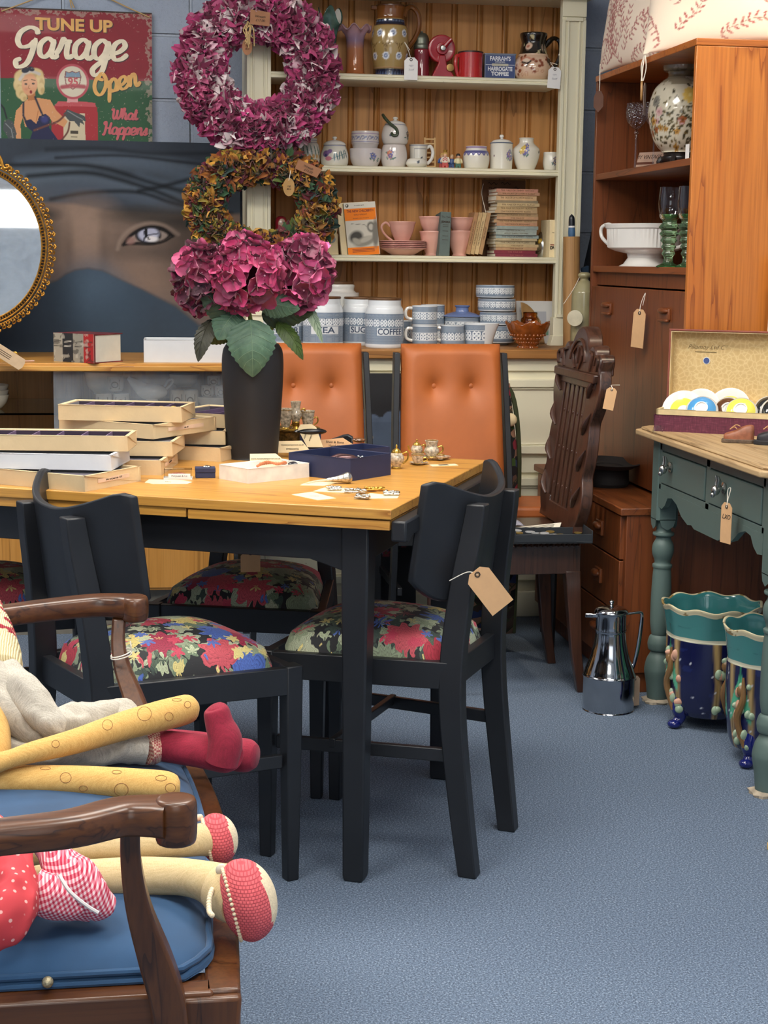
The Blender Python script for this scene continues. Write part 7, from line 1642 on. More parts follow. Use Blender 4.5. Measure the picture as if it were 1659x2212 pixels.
t = thing('white_box','shallow white lidless card box on the sideboard behind the vase','box',(a.x,a.y+.02,SZ),rad(-2))
WB = plain('white_box_card','d0d2d4',.6,var=.02); bw,bd,bh = .30,.17,.072
mb = MB()
for p0,p1 in (((0,0,0),(bw,bd,.003)),((0,0,0),(bw,.004,bh)),((0,bd-.004,0),(bw,bd,bh)),((0,0,0),(.004,bd,bh)),((bw-.004,0,0),(bw,bd,bh))): mb.span(p0,p1)
mb.build('box',WB,t,bevel=.001)

# ------------------------------------------------------------------ china behind the sideboard glass
IVORY = plain('ivory_china','d9d3c4',.15,var=.02,Coat_Weight=.4)
def plate_stack(lab,px,Y,z,n,r_,group):
    p = at_y(px,870,Y)
    for i in range(n):
        t = thing('bowl',lab[i],'bowl',(p.x,Y,z+i*.016),0,group); MB().lathe(catmull([(0,0),(r_*.5,0),(r_*.85,.02),(r_,.045),(r_*.97,.046),(r_*.8,.022),(0,.006)],3),36).build('bowl',IVORY,t)
plate_stack(['lowest white bowl of the pile at the left edge inside the sideboard','middle white bowl of the pile at the left edge inside the sideboard','topmost white bowl of the pile at the left edge, with a dark inside'],-22,5.45,.728,3,.062,'white bowls in the sideboard')
MOTIF = plain('brown_motif','6a5a44',.4)
def motif_cup(lab,px,Y,z,r_,h,grp='china cups behind the glass'):
    p = at_y(px,850,Y); t = thing('china_cup',lab,'cup',(p.x,Y,z),0,grp); turned('cup',IVORY,t,[(0,0),(.7,0),(.8,.05),(1,.3),(1.0,1),(.95,1),(.9,.3),(0,.1)],r_,h)
    mb = MB(); 
    for a_ in (-.45,.45): 
        for q in (.28,.72):
            pass
    mb.tube([(r_*1.005*math.sin(a_),-r_*1.005*math.cos(a_),h*.5+h*.2*math.sin(b_)) for b_ in np.linspace(0,2*PI,16,False) for a_ in [.36*math.cos(b_)-.1]],.0025,5,closed=True); mb.tube([(r_*1.01*math.sin(a_),-r_*1.01*math.cos(a_),z_*h) for a_,z_ in ((-.7,.2),(.5,.2),(.5,.85),(-.7,.85))],.0016,5,closed=True); mb.build('motif',MOTIF,t); return t
def big_bowl(lab,px,Y,z,r_,h):
    p = at_y(px,850,Y); t = thing('china_bowl',lab,'bowl',(p.x,Y,z),0,'china cups behind the glass'); turned('bowl',IVORY,t,[(0,0),(.5,0),(.55,.08),(.85,.4),(1,1),(.96,1),(.8,.4),(0,.15)],r_,h); return t
big_bowl('wide white bowl stacked behind the glass at the sideboard\'s left pane',225,5.47,.775,.065,.07)
motif_cup('white cup with a framed brown motif, upper of the left pair behind the glass',250,5.41,.79,.028,.045); motif_cup('white cup with a framed brown motif, lower left behind the glass',224,5.41,.728,.027,.05); motif_cup('white cup with a framed brown motif, lower right of the left group behind the glass',262,5.41,.728,.027,.05)
p = at_y(328,850,5.40); t = thing('sauce_boat','white swan necked cream jug behind the sideboard glass','jug',(p.x,5.40,.76))
mb = MB(); mb.ball((0,0,.028),(.052,.03,.028),24,14); mb.tube([(-.03,0,.035),(-.055,0,.055),(-.078,0,.075)],[.024,.016,.006],12,smooth=4,flat=.8); mb.build('body',IVORY,t); MB().tube([(.04,0,.03),(.065,0,.055),(.07,0,.068),(.056,0,.066),(.042,0,.045)],.0045,8,smooth=5).build('handle',IVORY,t); MB().lathe([(0,-.0325),(.028,-.0325),(.03,-.028),(.02,.005),(0,.01)],24).build('foot',IVORY,t)
big_bowl('white bowl upturned over cups at the middle of the sideboard pane',398,5.47,.80,.05,.04); motif_cup('white cup with a framed brown motif under the middle bowl',384,5.42,.728,.026,.06); motif_cup('white cup with a framed brown motif right of the middle one',412,5.42,.728,.026,.06)
big_bowl('white bowl under three cups, just left of the black vase',462,5.42,.728,.055,.04); motif_cup('white cup on the bowl left of the vase, left of the lower two',448,5.41,.77,.022,.035); motif_cup('white cup on the bowl left of the vase, right of the lower two',478,5.41,.77,.022,.035); motif_cup('white cup on top of the pair left of the vase',462,5.42,.806,.022,.03)

# ------------------------------------------------------------------ rag wreaths
def wreath(name,lab,cx,cy,rx_px,rz_px,tube_px,Y,cols,n,seed,sz,curl):
    p = at_y(cx,cy,Y); m = mpp(p); RX,RZ,TR = rx_px*m,rz_px*m,tube_px*m; g = random.Random(seed)
    t = thing(name,lab,'wreath',p,group='rag wreaths on the dresser')
    MB(UP).tube([(RX*math.cos(a),RZ*math.sin(a),0) for a in np.linspace(0,2*PI,48,False)],TR*.55,10,closed=True).build('ring',plain('ring_' +cols[0],cols[0],.9),t)
    mb = MB(UP)
    for i in range(n):
        a = g.uniform(0,2*PI); ph = g.uniform(-.75,2*PI-2.4)      # keep to the front and sides
        ct = Vector((RX*math.cos(a),RZ*math.sin(a),0)); rdir = Vector((math.cos(a),math.sin(a),0)); nrm = (rdir*math.cos(ph)+Vector((0,0,1))*math.sin(ph)); nrm.normalize()
        if nrm.z <-.55: continue
        tw = g.uniform(0,2*PI); tg = Vector((-math.sin(a),math.cos(a),0)); b2 = nrm.cross(tg).normalized(); side = (tg*math.cos(tw)+b2*math.sin(tw)).normalized(); L = TR*g.uniform(.72,1.15); wd = sz*m*g.uniform(.5,1.0); fw = nrm.cross(side).normalized()
        base = ct+nrm*TR*.35; col_ = C(g.choice(cols)); k1 = g.uniform(.75,1.15); col_ = tuple(min(1,c*k1) for c in col_); vs = []; cs = []; nu,nv = 9,6; bend = g.uniform(-.5,.5)*curl; cur = g.uniform(.2,1.0)*curl; ru = g.uniform(0,6)
        for j in range(nv+1):
            q = j/nv
            for u in range(nu+1):
                a_ = u/nu-.5; x = a_*wd*(.55+.6*q-.3*q*q)*(1-.22*q ** 6); fold = wd*(math.sin(a_*9+ru)*.17*(.3+q)+cur*2.4*a_*a_*(.4+.6*q)+.16*math.sin(q*5+ru))
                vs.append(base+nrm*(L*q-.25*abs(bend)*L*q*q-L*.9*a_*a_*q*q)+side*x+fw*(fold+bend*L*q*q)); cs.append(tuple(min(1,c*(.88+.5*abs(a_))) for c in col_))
        mb._add(vs,[(j*(nu+1)+u,j*(nu+1)+u+1,(j+1)*(nu+1)+u+1,(j+1)*(nu+1)+u) for j in range(nv) for u in range(nu)],cs)
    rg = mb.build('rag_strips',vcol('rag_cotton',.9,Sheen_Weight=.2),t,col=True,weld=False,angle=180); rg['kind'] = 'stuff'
    return t,p,m
PK = ['9c3362','b84a7c','8a2c54','c46088','a83a6a','efe2e2','b04070','b85a80','7c2448','dcb4c0','c23f80','e4d2d2','9a3660','a43866']
t,p,m = wreath('rag_wreath','large pink, plum and white rag wreath hanging on the dresser',557,155,124,122,46,5.57,PK,2000,3,42,.9)
def card(nm,par,pts_px,Y,mat,text=None,ts=.01):
    o = par.location; pts = [at_y(x,y,Y)-o for x,y in pts_px]; c_ = sum(pts,Vector())/len(pts)
    mb = MB(); n = len(pts); vs = [q+Vector((0,dy,0)) for dy in (0,.0012) for q in pts]
    mb._add(vs,[tuple(range(n)),tuple(range(2*n-1,n-1,-1))]+[(i,(i+1) % n,n+(i+1) % n,n+i) for i in range(n)]); cd = mb.build(nm,mat,par)
    if text:
        e = pts[-2]-pts[-1] if len(pts) == 4 else Vector((1,0,0)); an = math.atan2(e.z,e.x)
        for i,s in enumerate(text): lettering(s,ts,INK,cd,c_+Vector((0,-.0008,ts*(.4-1.1*i))),rot=(PI/2,-an if len(pts) == 4 else 0,0),shear=.3,name='handwriting')
    return cd
card('price_card',t,[(541,20),(584,27),(582,57),(540,52)],5.475,KRAFT,['Wreath','\u00a317.00'],.011)
ov = [(534+11*math.cos(a),101+18*math.sin(a)) for a in np.linspace(0,2*PI,20,False)]
card('oval_tag',t,ov,5.50,KRAFT,['rag','&co'],.009)
mb = MB()
for i in range(10):
    g = random.Random(i); q0 = at_y(536+g.uniform(-4,8),45+g.uniform(0,8),5.49)-p; mb.tube([q0,q0+Vector((g.uniform(-.02,.02),-.01,-.02)),q0+Vector((g.uniform(-.012,.016),-.006,-.05-g.uniform(0,.03)))],.002,5,smooth=4)
mb.build('raffia',TWINE,t)
AU = ['b8842e','d29a38','9a682a','365a3c','d9a040','3a5a34','5a6a2c','6a2a34','8a3a30','a8963a','24403a','b5702c','7a2c44','4a3a20','9a5a2c']
t,p,m = wreath('rag_wreath','smaller autumn coloured rag wreath in mustard, green and russet below the pink one',566,448,124,94,36,5.565,AU,1300,8,35,.7)
card('price_card',t,[(645,344),(696,366),(684,384),(637,364)],5.485,KRAFT,['Wreath','\u00a315.00'],.011)
ov = [(624+12.5*math.cos(a),404+20*math.sin(a)) for a in np.linspace(0,2*PI,20,False)]
card('oval_tag',t,ov,5.49,plain('tan_tag','a8834f',.8),['rag','&co'],.009)
mb = MB(); mb.tube([at_y(628,368,5.49)-p,at_y(626,380,5.485)-p,at_y(624,390,5.488)-p],.0012,5); mb.build('string',STRING,t)
# ------------------------------------------------------------------ black vase and hydrangeas
p = at_z(548,992,TZ); p.y += .03; m = mpp(p); h = at_y(546,742,p.y).z-TZ
VB = p.copy()
t = thing('black_vase','tall matt black vase holding magenta hydrangeas on the oak table','vase',p)
rr = 66*m
MB().lathe(catmull([(0,0),(rr*.80,0),(rr*.82,.006),(rr*.88,h*.25),(rr*.96,h*.55),(rr*1.0,h*.8),(rr*.97,h*.93),(rr*.88,h*.985),(rr*.82,h),(rr*.8,h*.97),(rr*.85,h*.8),(0,h*.6)],5),64).build('vase',plain('matt_black','1b1c1f',.55,var=.08),t,angle=60)
LEAFG = {}
def leaf_mat(nm,c1,c2,c3):
    k = NT(nm); v = k.coords(kind='Generated'); n1 = k.noise(v,5,4); k.col(k.ramp(n1,[(.3,c1),(.6,c2),(.8,c3)])); k.bump(k.noise(v,22,3),.25,.002); return k.done(.5)
LG1 = leaf_mat('leaf_grey_green','3d5a48','506f58','66836c'); LG2 = leaf_mat('leaf_dark','24382a','2f4a34','3c5a40'); LG3 = leaf_mat('leaf_olive','2f401c','42571f','5a6a2c'); LG4 = leaf_mat('leaf_pale','8aa088','a2b59a','90a690'); LG5 = leaf_mat('leaf_brown_green','2c2c22','3a3a2a','45452f')
VEIN = plain('leaf_vein','6f8a70',.5)
def leaf(par,b_px,t_px,wpx,Y0,Y1,mat,sag=.02,cup=.25,twist=0):
    """serrated oval leaf from base pixel to tip pixel"""
    A = at_y(*b_px,Y0)-VB; B = at_y(*t_px,Y1)-VB; ax = (B-A); L = ax.length; ax.normalize(); m_ = mpp(at_y(*b_px,Y0)); W_ = wpx*m_/2
    fwd = Vector((math.sin(twist),-math.cos(twist),0)); sd = ax.cross(fwd).normalized(); nr = sd.cross(ax).normalized()
    def F(u,v):
        x = u*2-1; wd = W_*(math.sin(PI*v ** .72) ** .75 if 0 < v < 1 else 0)*(1-.15*v); ser = 1+.045*math.sin(v*64)*(abs(x) > .9)
        vein = .0016*math.cos((v-abs(x)*.22)*60)*(1-v)*(1-(1-abs(x)) ** 4)
        return A+ax*(L*v)+sd*(x*wd*ser)+nr*(cup*wd*abs(x) ** 1.5*-1+sag*math.sin(PI*v)+vein)
    mb = MB(); mb.surf(F,16,44); o = mb.build('leaf',mat,par,weld=True,angle=80)
    mb = MB(); mb.tube([F(.5,v)+nr*.0008 for v in np.linspace(.02,.97,10)],[.0012*(1-.08*i) for i in range(10)],5)
    for v in (.12,.26,.40,.54,.68):
        for s in (-1,1): mb.tube([F(.5,v)+nr*.0006,F(.5+s*.22,v+.07)+nr*.0006,F(.5+s*.42,v+.16)+nr*.0006],.0005,4,smooth=2)
    mb.build('veins',VEIN if mat in (LG1,LG4) else mat,o); return o
def hydrangea(lab,cx,cy,rx,ry,Y,seed,n,cols,base):
    c = at_y(cx,cy,Y); m_ = mpp(c); t = thing('hydrangea',lab,'flower',VB,group='hydrangea stems in the black vase'); o_ = c-VB; g = random.Random(seed); RX,RZ,RY = rx*m_,ry*m_,(rx+ry)/2*m_*.85
    MB().tube([(base[0],base[1],h*.85),(base[0]*1.5,base[1]*1.5,h*1.05),o_-Vector((0,0,RZ*.5))],[.006,.0055,.004],8,smooth=4).build('stem',plain('stem_green','6a7a35',.5),t)
    mb = MB(); 
    for i in range(n):
        zz = 1-2*(i+.5)/n; a = i*2.39996+g.uniform(-.3,.3); q = math.sqrt(max(0,1-zz*zz)); d = Vector((q*math.cos(a),q*math.sin(a),zz)) 
        k1 = g.uniform(.86,1.06); pos = o_+Vector((d.x*RX,d.y*RY,d.z*RZ))*k1; nr = (d+Vector((g.uniform(-.45,.45),g.uniform(-.45,.45),g.uniform(-.3,.5)))).normalized()
        s1 = nr.cross(Vector((0,0,1)) if abs(nr.z) < .9 else Vector((1,0,0))).normalized(); s2 = nr.cross(s1); col_ = C(g.choice(cols)); rot0 = g.uniform(0,PI); sz = g.uniform(24,33)*m_
        for pz in range(4):
            an = rot0+pz*PI/2; dr = s1*math.cos(an)+s2*math.sin(an); tr = nr.cross(dr); lift = g.uniform(.05,.5); vs = []; cs = []; nu,nv = 6,6; kk = g.uniform(.8,1.2)
            for j in range(nv+1):
                v = j/nv; wd = sz*.62*math.sin(PI*min(1,.08+v*.86)) ** .7*(1 if v < .97 else .8)
                for u in range(nu+1):
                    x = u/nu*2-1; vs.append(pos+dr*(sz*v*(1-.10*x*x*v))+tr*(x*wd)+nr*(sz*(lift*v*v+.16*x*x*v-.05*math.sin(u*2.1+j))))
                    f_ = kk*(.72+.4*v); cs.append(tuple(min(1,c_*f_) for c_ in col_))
            mb._add(vs,[(j*(nu+1)+u,j*(nu+1)+u+1,(j+1)*(nu+1)+u+1,(j+1)*(nu+1)+u) for j in range(nv) for u in range(nu)],cs)
        mb.color = C('d9a0b8'); mb.ball(pos+nr*sz*.06,sz*.08,6,4); 
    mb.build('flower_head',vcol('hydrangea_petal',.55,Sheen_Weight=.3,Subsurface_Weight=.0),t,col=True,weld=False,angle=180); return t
HC1 = ['962a56','c03a70','c84c80','701c40','82244a','b83266','a43c66','601834']; HC2 = ['5e1a36','701e40','8e2c52','4e162e','b03c6a']; HC3 = ['c23c74','902856','d05a8e','6e1c3e','a03e64','7e264a']
Yv = VB.y
hb_ = hydrangea('dark plum hydrangea head at the left of the black vase',432,600,46,64,Yv-.02,3,58,HC2,(-.02,0))
ha_ = hydrangea('magenta hydrangea head at the centre of the black vase, lowest and nearest',530,590,68,72,Yv-.07,5,84,HC1,(0,-.01))
hc_ = hydrangea('bright pink and plum hydrangea head at the right of the black vase',652,588,58,70,Yv-.01,9,74,HC3,(.02,.005))
leaf(ha_,(541,690),(546,815),112,Yv-.085,Yv-.10,LG1,.018)
leaf(hb_,(510,672),(470,735),84,Yv-.05,Yv-.08,LG1,.012,twist=-.4); leaf(hb_,(500,690),(430,610),70,Yv-.05,Yv-.06,LG2,.01,twist=.2); leaf(hb_,(455,690),(428,782),52,Yv-.03,Yv-.06,LG5,.012,twist=-.6); leaf(hb_,(500,700),(440,740),60,Yv-.01,Yv-.0,LG3,.01)
leaf(hc_,(560,650),(648,668),62,Yv-.05,Yv-.07,LG1,-.012,twist=.3); leaf(hc_,(565,680),(678,676),70,Yv-.03,Yv-.04,LG2,-.02,twist=.2); leaf(hc_,(600,695),(655,778),44,Yv-.02,Yv-.05,LG3,.014,twist=.5); leaf(hc_,(650,640),(697,742),30,Yv+.0,Yv-.02,LG4,.012,twist=.5)

# ------------------------------------------------------------------ jewellery trays on the table
TRAYC = plain('cream_tray_leather','d9bf94',.6,var=.04,bump=.25,bs=160); TRAYW = plain('white_tray_leather','d6d8dc',.6,var=.02,bump=.15,bs=160); PURP = plain('purple_velvet','37283c',.9,var=.15,Sheen_Weight=.4)
PURPD = plain('purple_divider','6d5876',.9)
LABELW = plain('pink_label','e0c3a8',.7)
def tray(lab,A,B,z,hgt,depth,mat,comps=0,lbl=None,flip=1,grp='jewellery trays on the table'):
    """A, B: bottom corners of one side in plan, depth to the left of A->B"""
    a = Vector((A.x,A.y,0)); b = Vector((B.x,B.y,0)); L = (b-a).length; t = thing('jewellery_tray',lab,'tray',(a.x,a.y,z),math.atan2(b.y-a.y,b.x-a.x),grp); e = .009
    mb = MB(); hgt -= .0008
    for p0,p1 in (((0,0,0),(L,depth,.004)),((0,0,0),(L,e,hgt)),((0,depth-e,0),(L,depth,hgt)),((0,0,0),(e,depth,hgt)),((L-e,0,0),(L,depth,hgt))): mb.span(p0,p1)
    mb.build('tray_frame',mat,t,bevel=.0015)
    mb = MB(); mb.span((e,e,.004),(L-e,depth-e,.012 if comps else hgt-.006)); k_ = .0015
    for p0,p1 in (((e,e,.012),(L-e,e+k_,hgt-.003)),((e,depth-e-k_,.012),(L-e,depth-e,hgt-.003)),((e,e,.012),(e+k_,depth-e,hgt-.003)),((L-e-k_,e,.012),(L-e,depth-e,hgt-.003))):
        if comps: mb.span(p0,p1)
    mb.build('lining',PURP,t)
    for i in range(1,comps):
        x = L*i/comps; MB().prism([(x-.001,e),(x+.001,e),(x+.001,depth-e),(x-.001,depth-e)],.004,hgt-.003).build('divider',PURPD,t)
    if lbl:
        s,side = lbl
        if side == 'end':
            MB().span((L-.0002,depth*.22,hgt*.42),(L+.0008,depth*.78,hgt*.68)).build('label',LABELW,t); lettering(s,hgt*.17,INK,t,(L+.0010,depth*.5,hgt*.55),rot=(PI/2,0,PI/2),name='label_lettering',shear=.2)
        else: MB().span((L*.25,-.0008,hgt*.42),(L*.75,.0002,hgt*.68)).build('label',LABELW,t); lettering(s,hgt*.17,INK,t,(L*.5,-.0010,hgt*.55),name='label_lettering',shear=.2)
    return t
def seg_from(px_a,px_b,z,extend_left=None):
    A,B = at_z(*px_a,z),at_z(*px_b,z); 
    if extend_left: d = (A-B).normalized(); A = B+d*extend_left
    return A,B
th_ = .0325
# left stack
A,B = seg_from((0,1046),(184,1063),TZ,.36); tray('cream tray with handwritten end label at the bottom of the front left stack',A,B,TZ,th_,.19,TRAYC,0,('silver and pearl mix 1371','end'))
A,B = seg_from((0,1012),(241,1017),TZ+th_,.36); tray('white tray in the middle of the front left stack',A,B,TZ+th_,th_,.17,TRAYW)
A,B = seg_from((0,972.5),(277,975.5),TZ+2*th_,.36); tray('open cream tray with purple compartments, topmost of the front left stack',A,B,TZ+2*th_,th_,.13,TRAYC,7)
# middle stack
A,B = seg_from((180,1024),(349,1027),TZ,.30); tray('cream labelled tray at the bottom of the middle stack',A,B,TZ,th_,.21,TRAYC,0,('rings 8 for 10','end'))
A,B = seg_from((190,983),(373,986),TZ+th_,.30); tray('cream unlabelled tray, second from the bottom of the middle stack',A,B,TZ+th_,th_,.17,TRAYC)
A,B = seg_from((120,932),(332,949),TZ+2*th_,.27); tray('cream tray with a pink label, third up in the middle stack',A,B,TZ+2*th_,th_,.24,TRAYC,0,('mix 20','end'))
A,B = seg_from((126,903),(393,909),TZ+3*th_+.004,None); mt = tray('open cream tray with gold pieces in purple compartments, topmost of the middle stack',A,B,TZ+3*th_,th_+.003,.14,TRAYC,6)
for i in range(5):
    g = random.Random(i+3); q = (B-A); c_ = A+q*g.uniform(.72,.95); n_ = Vector((-q.y,q.x,0)).normalized(); o = MB().ball((0,0,0),(.008,.006,.005),10,6).build('gold_trinket',GOLD,None,loc=(c_.x+n_.x*g.uniform(.04,.10),c_.y+n_.y*g.uniform(.04,.1),TZ+4*th_-.008)); tag(o,'small gold trinket in the topmost tray of the middle stack','trinket','gold trinkets in the topmost tray')
# right stack beside the vase
A,B = seg_from((427,995),(477,998),TZ); A = A-(B-A).normalized()*.10; tray('cream tray at the bottom of the stack beside the vase',A,B,TZ,th_,.22,TRAYC)
A,B = seg_from((421,960),(487,961),TZ+th_); A = A-(B-A).normalized()*.10; tray('cream tray in the middle of the stack beside the vase',A,B,TZ+th_,th_,.22,TRAYC)
A,B = seg_from((417,921),(486,925),TZ+2*th_); A = A-(B-A).normalized()*.08; tray('cream tray with purple divided lining on top of the stack beside the vase',A,B,TZ+2*th_,th_,.22,TRAYC,3)

# ------------------------------------------------------------------ boxes, cards and trinkets
def openbox(name,lab,A,B,z,hgt,depth,mat,cat='box',e=.003,inner=None,grp=None):
    a = Vector((A.x,A.y,0)); b = Vector((B.x,B.y,0)); L = (b-a).length; t = thing(name,lab,cat,(a.x,a.y,z),math.atan2(b.y-a.y,b.x-a.x),grp); mb = MB()
    for p0,p1 in (((0,0,0),(L,depth,.003)),((0,0,0),(L,e,hgt)),((0,depth-e,0),(L,depth,hgt)),((0,0,0),(e,depth,hgt)),((L-e,0,0),(L,depth,hgt))): mb.span(p0,p1)
    mb.build('box',mat,t,bevel=.0008)
    if inner: MB().span((e,e,.003),(L-e,depth-e,hgt*.55)).build('padding',inner,t)
    return t,L
NAVY_ = plain('navy_box','262d4e',.55,var=.08,bump=.1,bs=300)
A,B = at_z(536,1045,TZ),at_z(668,1031,TZ); wt,wl = openbox('gift_box','small white open gift box with a card and coral beads inside',A,B,TZ,.031,.10,plain('white_gift_box','e4dfd4',.6),inner=plain('satin','dcd8d0',.4,var=.1,vs=14))
q = at_z(575,1008,TZ+.02); t = thing('business_card','cream printed shop card standing in the white gift box','card',(q.x,q.y+.012,TZ+.014),rot=(rad(-25),rad(-1),rad(-6))); cw,chh = .068,.034
MB(UP).prism([(-cw/2,0),(cw/2,0),(cw/2,chh*.7),(cw/2-.012,chh),(-cw/2,chh)],0,.0008).build('card',CREAMCARD,t); lettering('www.mysteryemporium.co.uk',.0052,INK,t,(0,-.0012,chh*.66)); lettering('07984440726',.0055,INK,t,(0,-.0012,chh*.36))
CORALB = plain('coral_beads','c9764a',.3); mb = MB(); g = random.Random(2)
pts = [Vector(v) for v in catmull([(-.03,-.008,0),(-.01,.0,.008),(.012,-.006,.004),(.028,.004,.006),(.03,.018,.002),(0,.012,.004),(-.024,.004,.002)],6)]
for v in pts: mb.ball(v,.0032,8,6)
o = mb.build('bead_necklace',CORALB,None,loc=(q.x+.01,q.y-.012,TZ+.024)); tag(o,'string of coral beads in the white gift box','necklace')
mb = MB(); mb.ball((0,0,0),(.018,.012,.006),14,8); o = mb.build('dark_brooch',plain('jet','1c1a22',.25),None,loc=(A.x+(B-A).x*.82,A.y+(B-A).y*.82+.055,TZ+.024)); tag(o,'dark oval brooch at the right of the white gift box','brooch')
A,B = at_z(757,1040,TZ),at_z(844,1026,TZ); d_ = (B-A).normalized(); lf = at_z(642,1022,TZ)
nt,nl = openbox('navy_box','open navy blue jewellery box on the oak table',A,B,TZ,.048,(lf-A).length,NAVY_,inner=plain('navy_lining','1d2136',.8))
q = (A+B)/2+Vector((-d_.y,d_.x,0))*.07; mb = MB(); mb.ball((0,0,0),(.028,.012,.009),16,8); mb.tube([(-.03,.012,0),(-.01,.016,.006),(.02,.015,.002)],.004,8,smooth=4); o = mb.build('bangle',plain('garnet_metal','5a4040',.25,.6,var=.3),None,loc=(q.x,q.y,TZ+.036)); tag(o,'dark metal bracelet lying in the navy box','bracelet')
mb = MB(); 
for i in range(12): mb.ball((math.cos(i*.55)*.014,math.sin(i*.55)*.007,.002*(i % 3)),.0035,8,5)
o = mb.build('silver_chain',SILVER,None,loc=(q.x+.025,q.y+.015,TZ+.034)); tag(o,'silver bead chain in the navy box','chain')
# second navy box lid behind
q = at_z(820,985,TZ); t,_ = openbox('jewellery_box','navy box with a tortoiseshell piece, behind the navy box',at_z(772,1000,TZ),at_z(842,992,TZ),TZ,.03,.09,NAVY_)
o = MB().ball((0,0,0),(.016,.010,.006),14,8).build('tortoiseshell_clip',plain('tortoiseshell','6a4326',.2,var=.5,vs=150,Coat_Weight=.5),None,loc=(at_z(808,978,TZ+.035).x,at_z(808,985,TZ).y+.02,TZ+.036)); tag(o,'shiny tortoiseshell clip on the rear navy box','clip')
# buff cards standing behind the navy box
def stand_card(lab,pts,Yp,lean=0,lines=(),mat=CREAMCARD,ts=.006):
    q = [at_y(x,y,Yp) for x,y in pts]; c_ = sum(q,Vector())/len(q); z0 = min(v.z for v in q); t = thing('card',lab,'card',(c_.x,Yp,z0),rot=(rad(-lean),0,0),group='buff cards behind the navy box'); n = len(q); o_ = Vector((c_.x,Yp,z0)); vs = [v-o_+Vector((0,dy,0)) for dy in (0,.0009) for v in q]
    mb = MB(); mb._add(vs,[tuple(range(n)),tuple(range(2*n-1,n-1,-1))]+[(i,(i+1) % n,n+(i+1) % n,n+i) for i in range(n)]); mb.build('card',mat,t)
    for s,x,y,an in lines: w_ = at_y(x,y,Yp)-o_; lettering(s,ts,INK,t,(w_.x,-.0006,w_.z),rot=(PI/2,an,0))
    return t
Yc = at_z(620,990,TZ).y
stand_card('cream address card left of the swing tag behind the navy box',[(598,953),(652,952),(674,978),(597,978)],Yc+.02,8,[('mysteryemporium.co.uk',632,961,0),('07984440726',632,970,0)],ts=.0055)
stand_card('upright cream swing tag leaning behind the navy box',[(644,927),(650,917),(674,916),(684,923),(698,966),(664,966)],Yc+.06,10,[('mystery',660,940,rad(-70)),('emporium',672,942,rad(-70))],ts=.006)
stand_card('buff card with handwriting leaning behind the navy box',[(692,950),(742,945),(782,972),(700,972)],Yc+.09,20,[('Silver & Bone',724,955,rad(3)),('Hand engraved',732,963,rad(3))],BUFF,ts=.008)
# porcelain miniatures
GP = plain('gilt_porcelain','b8913e',.2,.7,var=.5,vs=70); PORC = plain('porcelain_mauve','b8a890',.15,var=.6,vs=170,Coat_Weight=.5)
def mini(lab,px,base_y,wpx,hpx,kind='pot',z=TZ,dy=0):
    q = at_z(px,base_y,z); m_ = mpp(q); r_,hh = wpx/2*m_,hpx*m_; t = thing('miniature_' +kind,lab,kind,(q.x,q.y+dy,z),0,'miniature gilded porcelain'); pr = {'teapot': [(0,0),(.55,0),(.6,.05),(.5,.1),(.9,.28),(1,.45),(.8,.6),(.62,.66),(0,.66)],'cup': [(0,0),(.5,0),(.55,.1),(.8,.4),(1,1),(.95,1),(.6,.3),(0,.2)],'jug': [(0,0),(.6,0),(.55,.08),(.9,.3),(.95,.45),(.7,.7),(.85,1),(.75,1),(.6,.7),(0,.5)],'bowl': [(0,0),(.6,0),(.65,.15),(1,.5),(.95,1),(.85,1),(0,.5)]}[kind]
    turned('body',PORC,t,pr,r_,hh,seg=24); MB().tube([(r_*pr[-2 if kind == 'teapot' else -3][0]*math.cos(a),r_*pr[-2 if kind == 'teapot' else -3][0]*math.sin(a),hh*pr[-2 if kind == 'teapot' else -3][1]) for a in np.linspace(0,2*PI,20,False)],.0012,5,closed=True).build('gilt_rim',GP,t); turned('gilt_foot',GP,t,[(0,0),(.58,0),(.62,.05),(.5,.09),(0,.09)],r_,hh,seg=20)
    if kind == 'teapot': l = turned('lid',GP,t,[(.62,.66),(.6,.72),(.3,.82),(.1,.86),(.14,.92),(.06,1),(0,1)],r_,hh,seg=20); loop_handle('spout',GP,t,[(-r_*.9,0,hh*.3),(-r_*1.3,0,hh*.45),(-r_*1.45,0,hh*.65)],.0022)
    if kind in ('teapot','jug','cup'): loop_handle('handle',GP,t,[(r_*.7,0,hh*.6),(r_*1.35,0,hh*.68),(r_*1.45,0,hh*.4),(r_*.85,0,hh*.2)],.0018)
    return t
mini('miniature gilded teapot with a pointed lid right of the navy box',856,1012,34,52,'teapot')
q = at_z(905,1003,TZ); t = thing('miniature_saucer','tiny gilded saucer carrying the small lidded pot','saucer',(q.x,q.y,TZ)); MB().lathe(catmull([(0,0),(.012,0),(.021,.004),(.02,.005),(0,.002)],3),28).build('saucer',PORC,t)
mini('tiny gold cup on the saucer right of the gilded teapot',902,1002,28,20,'cup',TZ+.003); mini('tiny gold lidded pot behind the cup',903,990,26,40,'teapot',TZ,.02)
q = at_z(938,992,TZ); t = thing('miniature_plate','small oval plate under the miniature jug','plate',(q.x,q.y,TZ)); MB().lathe(catmull([(0,0),(.022,0),(.036,.006),(.034,.007),(0,.002)],3),30,sx=1.05,sy=.8).build('plate',PORC,t)
mini('miniature porcelain cream jug on the oval plate',932,988,34,36,'jug',TZ+.003); mini('dark tiny dish on the oval plate beside the cream jug',951,992,18,10,'bowl',TZ+.004)
q = at_z(958,1005,TZ); t = thing('flat_tag','cream printed tag lying flat behind the silver pieces near the table corner','price tag',(q.x,q.y,TZ),rad(14),'flat tags on the table'); MB().prism([(-.035,-.014),(.03,-.016),(.035,.012),(-.03,.014)],0,.0008).build('card',CREAMCARD,t); MB().span((-.012,-.006,.0008),(.012,.006,.0011)).build('print',INK,t)
